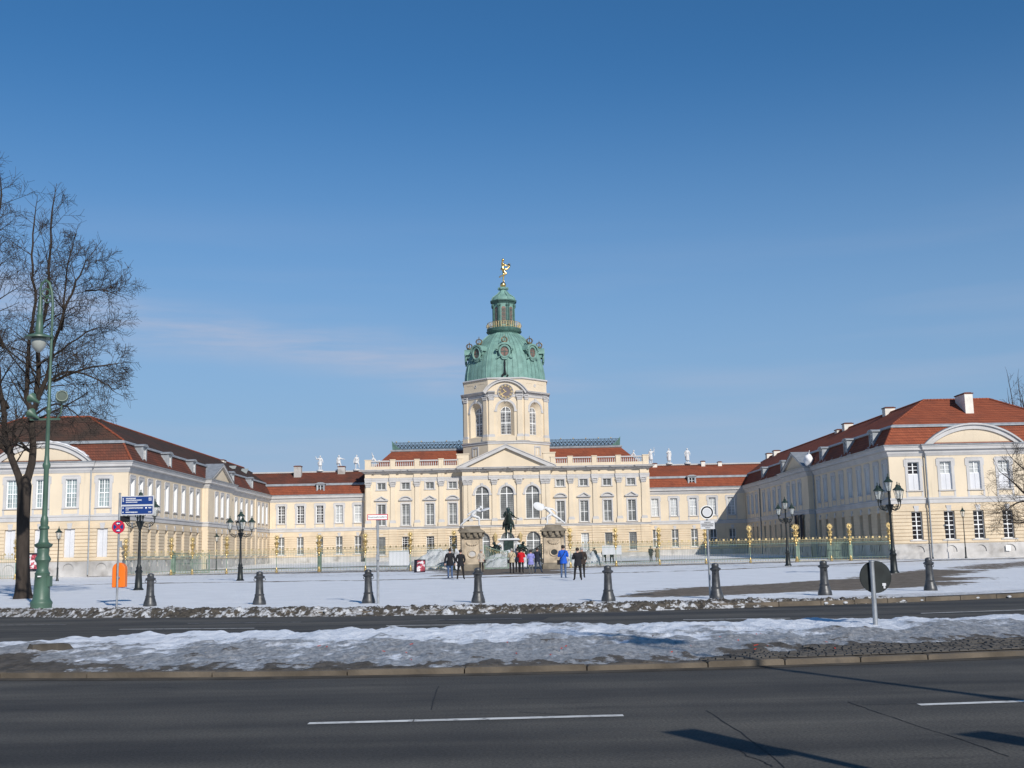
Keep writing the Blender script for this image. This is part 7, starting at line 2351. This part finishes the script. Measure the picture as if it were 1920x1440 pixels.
rnd = random.Random(11)
TX, TY = -20.1, 48.7
tree = thing('bare_tree', 'tall bare tree with forked dark trunk at the left edge, behind the green lamp', 'tree', (TX, TY, Z(TY)))
m = MB()
zb = Z(TY)
m.lathe([(.46, -.1), (.40, .05), (.34, .25), (.29, .7), (.265, 1.6), (.26, 3.2), (.27, 4.2), (.29, 4.7), (.2, 5.0), (.0, 5.2)], 16)
m.v = [(x * (1 + .06 * math.sin(5 * math.atan2(y, x) + z)) - .045 * z + .012 * z * z * .3, y * (1 + .05 * math.cos(4 * math.atan2(y, x))), z) for x, y, z in m.v]
m.build('trunk', 'bark', tree, smooth=60)
def T(pts, dy): return [(x - TX, dy * i / max(1, len(pts) - 1), z - zb) for i, (x, z) in enumerate(pts)]
stems = MB()
limbs = [
    ([(-20.28, 4.6), (-20.77, 6.15), (-21.05, 7.41), (-21.29, 9.71), (-21.44, 12.04), (-21.47, 14.89), (-21.35, 17.3)], -1.0, .175, .04, 17, 2.6),
    ([(-20.26, 4.6), (-19.97, 6.25), (-20.07, 7.61), (-19.95, 9.22), (-19.98, 11.08), (-19.78, 12.95), (-19.78, 15.0), (-19.76, 17.2)], .6, .19, .035, 16, 2.4),
    ([(-20.07, 7.61), (-20.45, 9.23), (-20.53, 11.09), (-20.47, 12.97), (-20.81, 15.2), (-20.8, 17.0)], 1.4, .13, .03, 14, 2.3),
    ([(-20.04, 8.07), (-19.41, 9.44), (-19.02, 11.06), (-18.5, 12.69), (-18.0, 13.8), (-17.6, 14.5)], -.8, .12, .02, 16, 2.0),
    ([(-18.92, 11.53), (-18.9, 12.94), (-18.84, 14.6), (-18.65, 15.6)], .4, .06, .02, 10, 1.7),
    ([(-19.51, 8.98), (-18.96, 9.55), (-18.05, 9.65), (-16.9, 9.16), (-16.3, 8.7)], -.6, .085, .012, 15, 1.7),
    ([(-19.18, 9.32), (-18.05, 9.85), (-16.92, 10.1), (-16.5, 10.2)], .8, .07, .012, 12, 1.6),
    ([(-17.95, 13.27), (-17.2, 13.3), (-16.6, 13.1)], .2, .045, .012, 9, 1.5),
    ([(-20.77, 6.15), (-21.58, 6.96), (-22.77, 8.36), (-24.0, 10.2), (-24.8, 13), (-25.2, 16)], -.8, .13, .03, 16, 2.4),
    ([(-21.1, 8.2), (-22.3, 10.0), (-23.0, 12.8), (-23.2, 15.5), (-23.1, 18.6)], 1.6, .12, .03, 16, 2.4),
    ([(-21.35, 10.8), (-22.0, 13.2), (-22.2, 16), (-22.1, 19.6)], -1.5, .09, .03, 13, 2.2),
    ([(-19.9, 7.9), (-18.9, 8.3), (-18.0, 7.9), (-17.2, 7.2)], -.9, .06, .012, 10, 1.5),
    ([(-19.95, 10.0), (-19.2, 10.6), (-18.3, 11.4), (-17.6, 11.8), (-17.0, 11.7)], 1.2, .06, .012, 12, 1.6),
]
crown = MB()
for pts, dy, r0, r1, subs, sl in limbs:
    limb(crown, T(pts, dy), r0, r1, rnd, int(subs * 1.5), sl * .95, 3, .07 if pts[-1][1] > 11.5 else -.01, kids=(5, 7), spread=.8, rmin=.0085)
crown.build('crown', 'bark', tree, smooth=60)

# tree whose limbs reach in from the right, throwing its shadow on the right wing
rnd = random.Random(5)
tree = thing('bare_tree', 'bare tree reaching in from the right edge before the right wing', 'tree', (44.3, 92.0, Z(92)))
m = MB(); m.lathe([(.5, -.1), (.4, .2), (.32, .8), (.28, 2.2), (.26, 2.9), (0, 3.1)], 14); m.build('trunk', 'bark', tree, smooth=60)
crown = MB()
for pts, r0 in (([(0, 0, 2.4), (-1.0, -.3, 3.0), (-2.2, -.4, 3.1), (-3.4, -.5, 2.9), (-4.6, -.6, 3.1)], .16),
                ([(0, 0, 2.6), (-1.2, .2, 4.0), (-2.4, .3, 5.3), (-3.4, .2, 6.3), (-4.4, .2, 7.2)], .18),
                ([(-1.9, .2, 4.7), (-3.2, 0, 4.5), (-4.3, -.3, 3.9), (-5.2, -.5, 3.7)], .09),
                ([(0, 0, 2.7), (-.3, .3, 5), (-.9, .4, 7.5), (-1.4, .4, 9.5)], .18),
                ([(0, 0, 2.7), (.9, -.2, 4.8), (1.6, -.3, 7.2), (1.9, -.2, 9.8)], .17),
                ([(0, 0, 2.5), (1.5, .3, 3.6), (3.2, .5, 4.8), (4.6, .6, 6.5)], .14),
                ([(-.6, .3, 6.2), (-2.0, .8, 7.2), (-3.0, 1.0, 8.4)], .09)):
    limb(crown, pts, r0, .02, rnd, 17, 2.0, 3, .04, kids=(4, 6), rmin=.010)
crown.build('crown', 'bark', tree, smooth=60)
# treetops behind the right wing
for lab, x, y, h, sd in (('bare treetop showing above the right end of the right wing roof', 65.5, 140, 24.0, 21), ('paler bare treetop farther right above the wing roof', 71.5, 148, 25.5, 22)):
    rnd = random.Random(sd)
    tree = thing('bare_tree', lab, 'tree', (x, y, .5), 0, 'trees behind the right wing')
    m = MB(); m.lathe([(.5, -.1), (.38, .5), (.28, 8), (.2, 10), (0, 10.3)], 10); m.build('trunk', 'bark', tree, smooth=60)
    crown = MB()
    for q in range(9):
        a = 2 * PI * q / 9 + rnd.random()
        r_ = rnd.uniform(1.0, 3.4)
        limb(crown, [(0, 0, 8 + q * .2), (r_ * .5 * math.cos(a), r_ * .5 * math.sin(a), 12), (r_ * math.cos(a), r_ * math.sin(a), 16 + rnd.random() * 2), (r_ * 1.2 * math.cos(a), r_ * 1.2 * math.sin(a), h - 2 - rnd.random() * 3)], .14, .03, rnd, 10, 2.6, 2, .14, kids=(4, 6), rmin=.018)
    crown.build('crown', 'twig', tree, smooth=60)
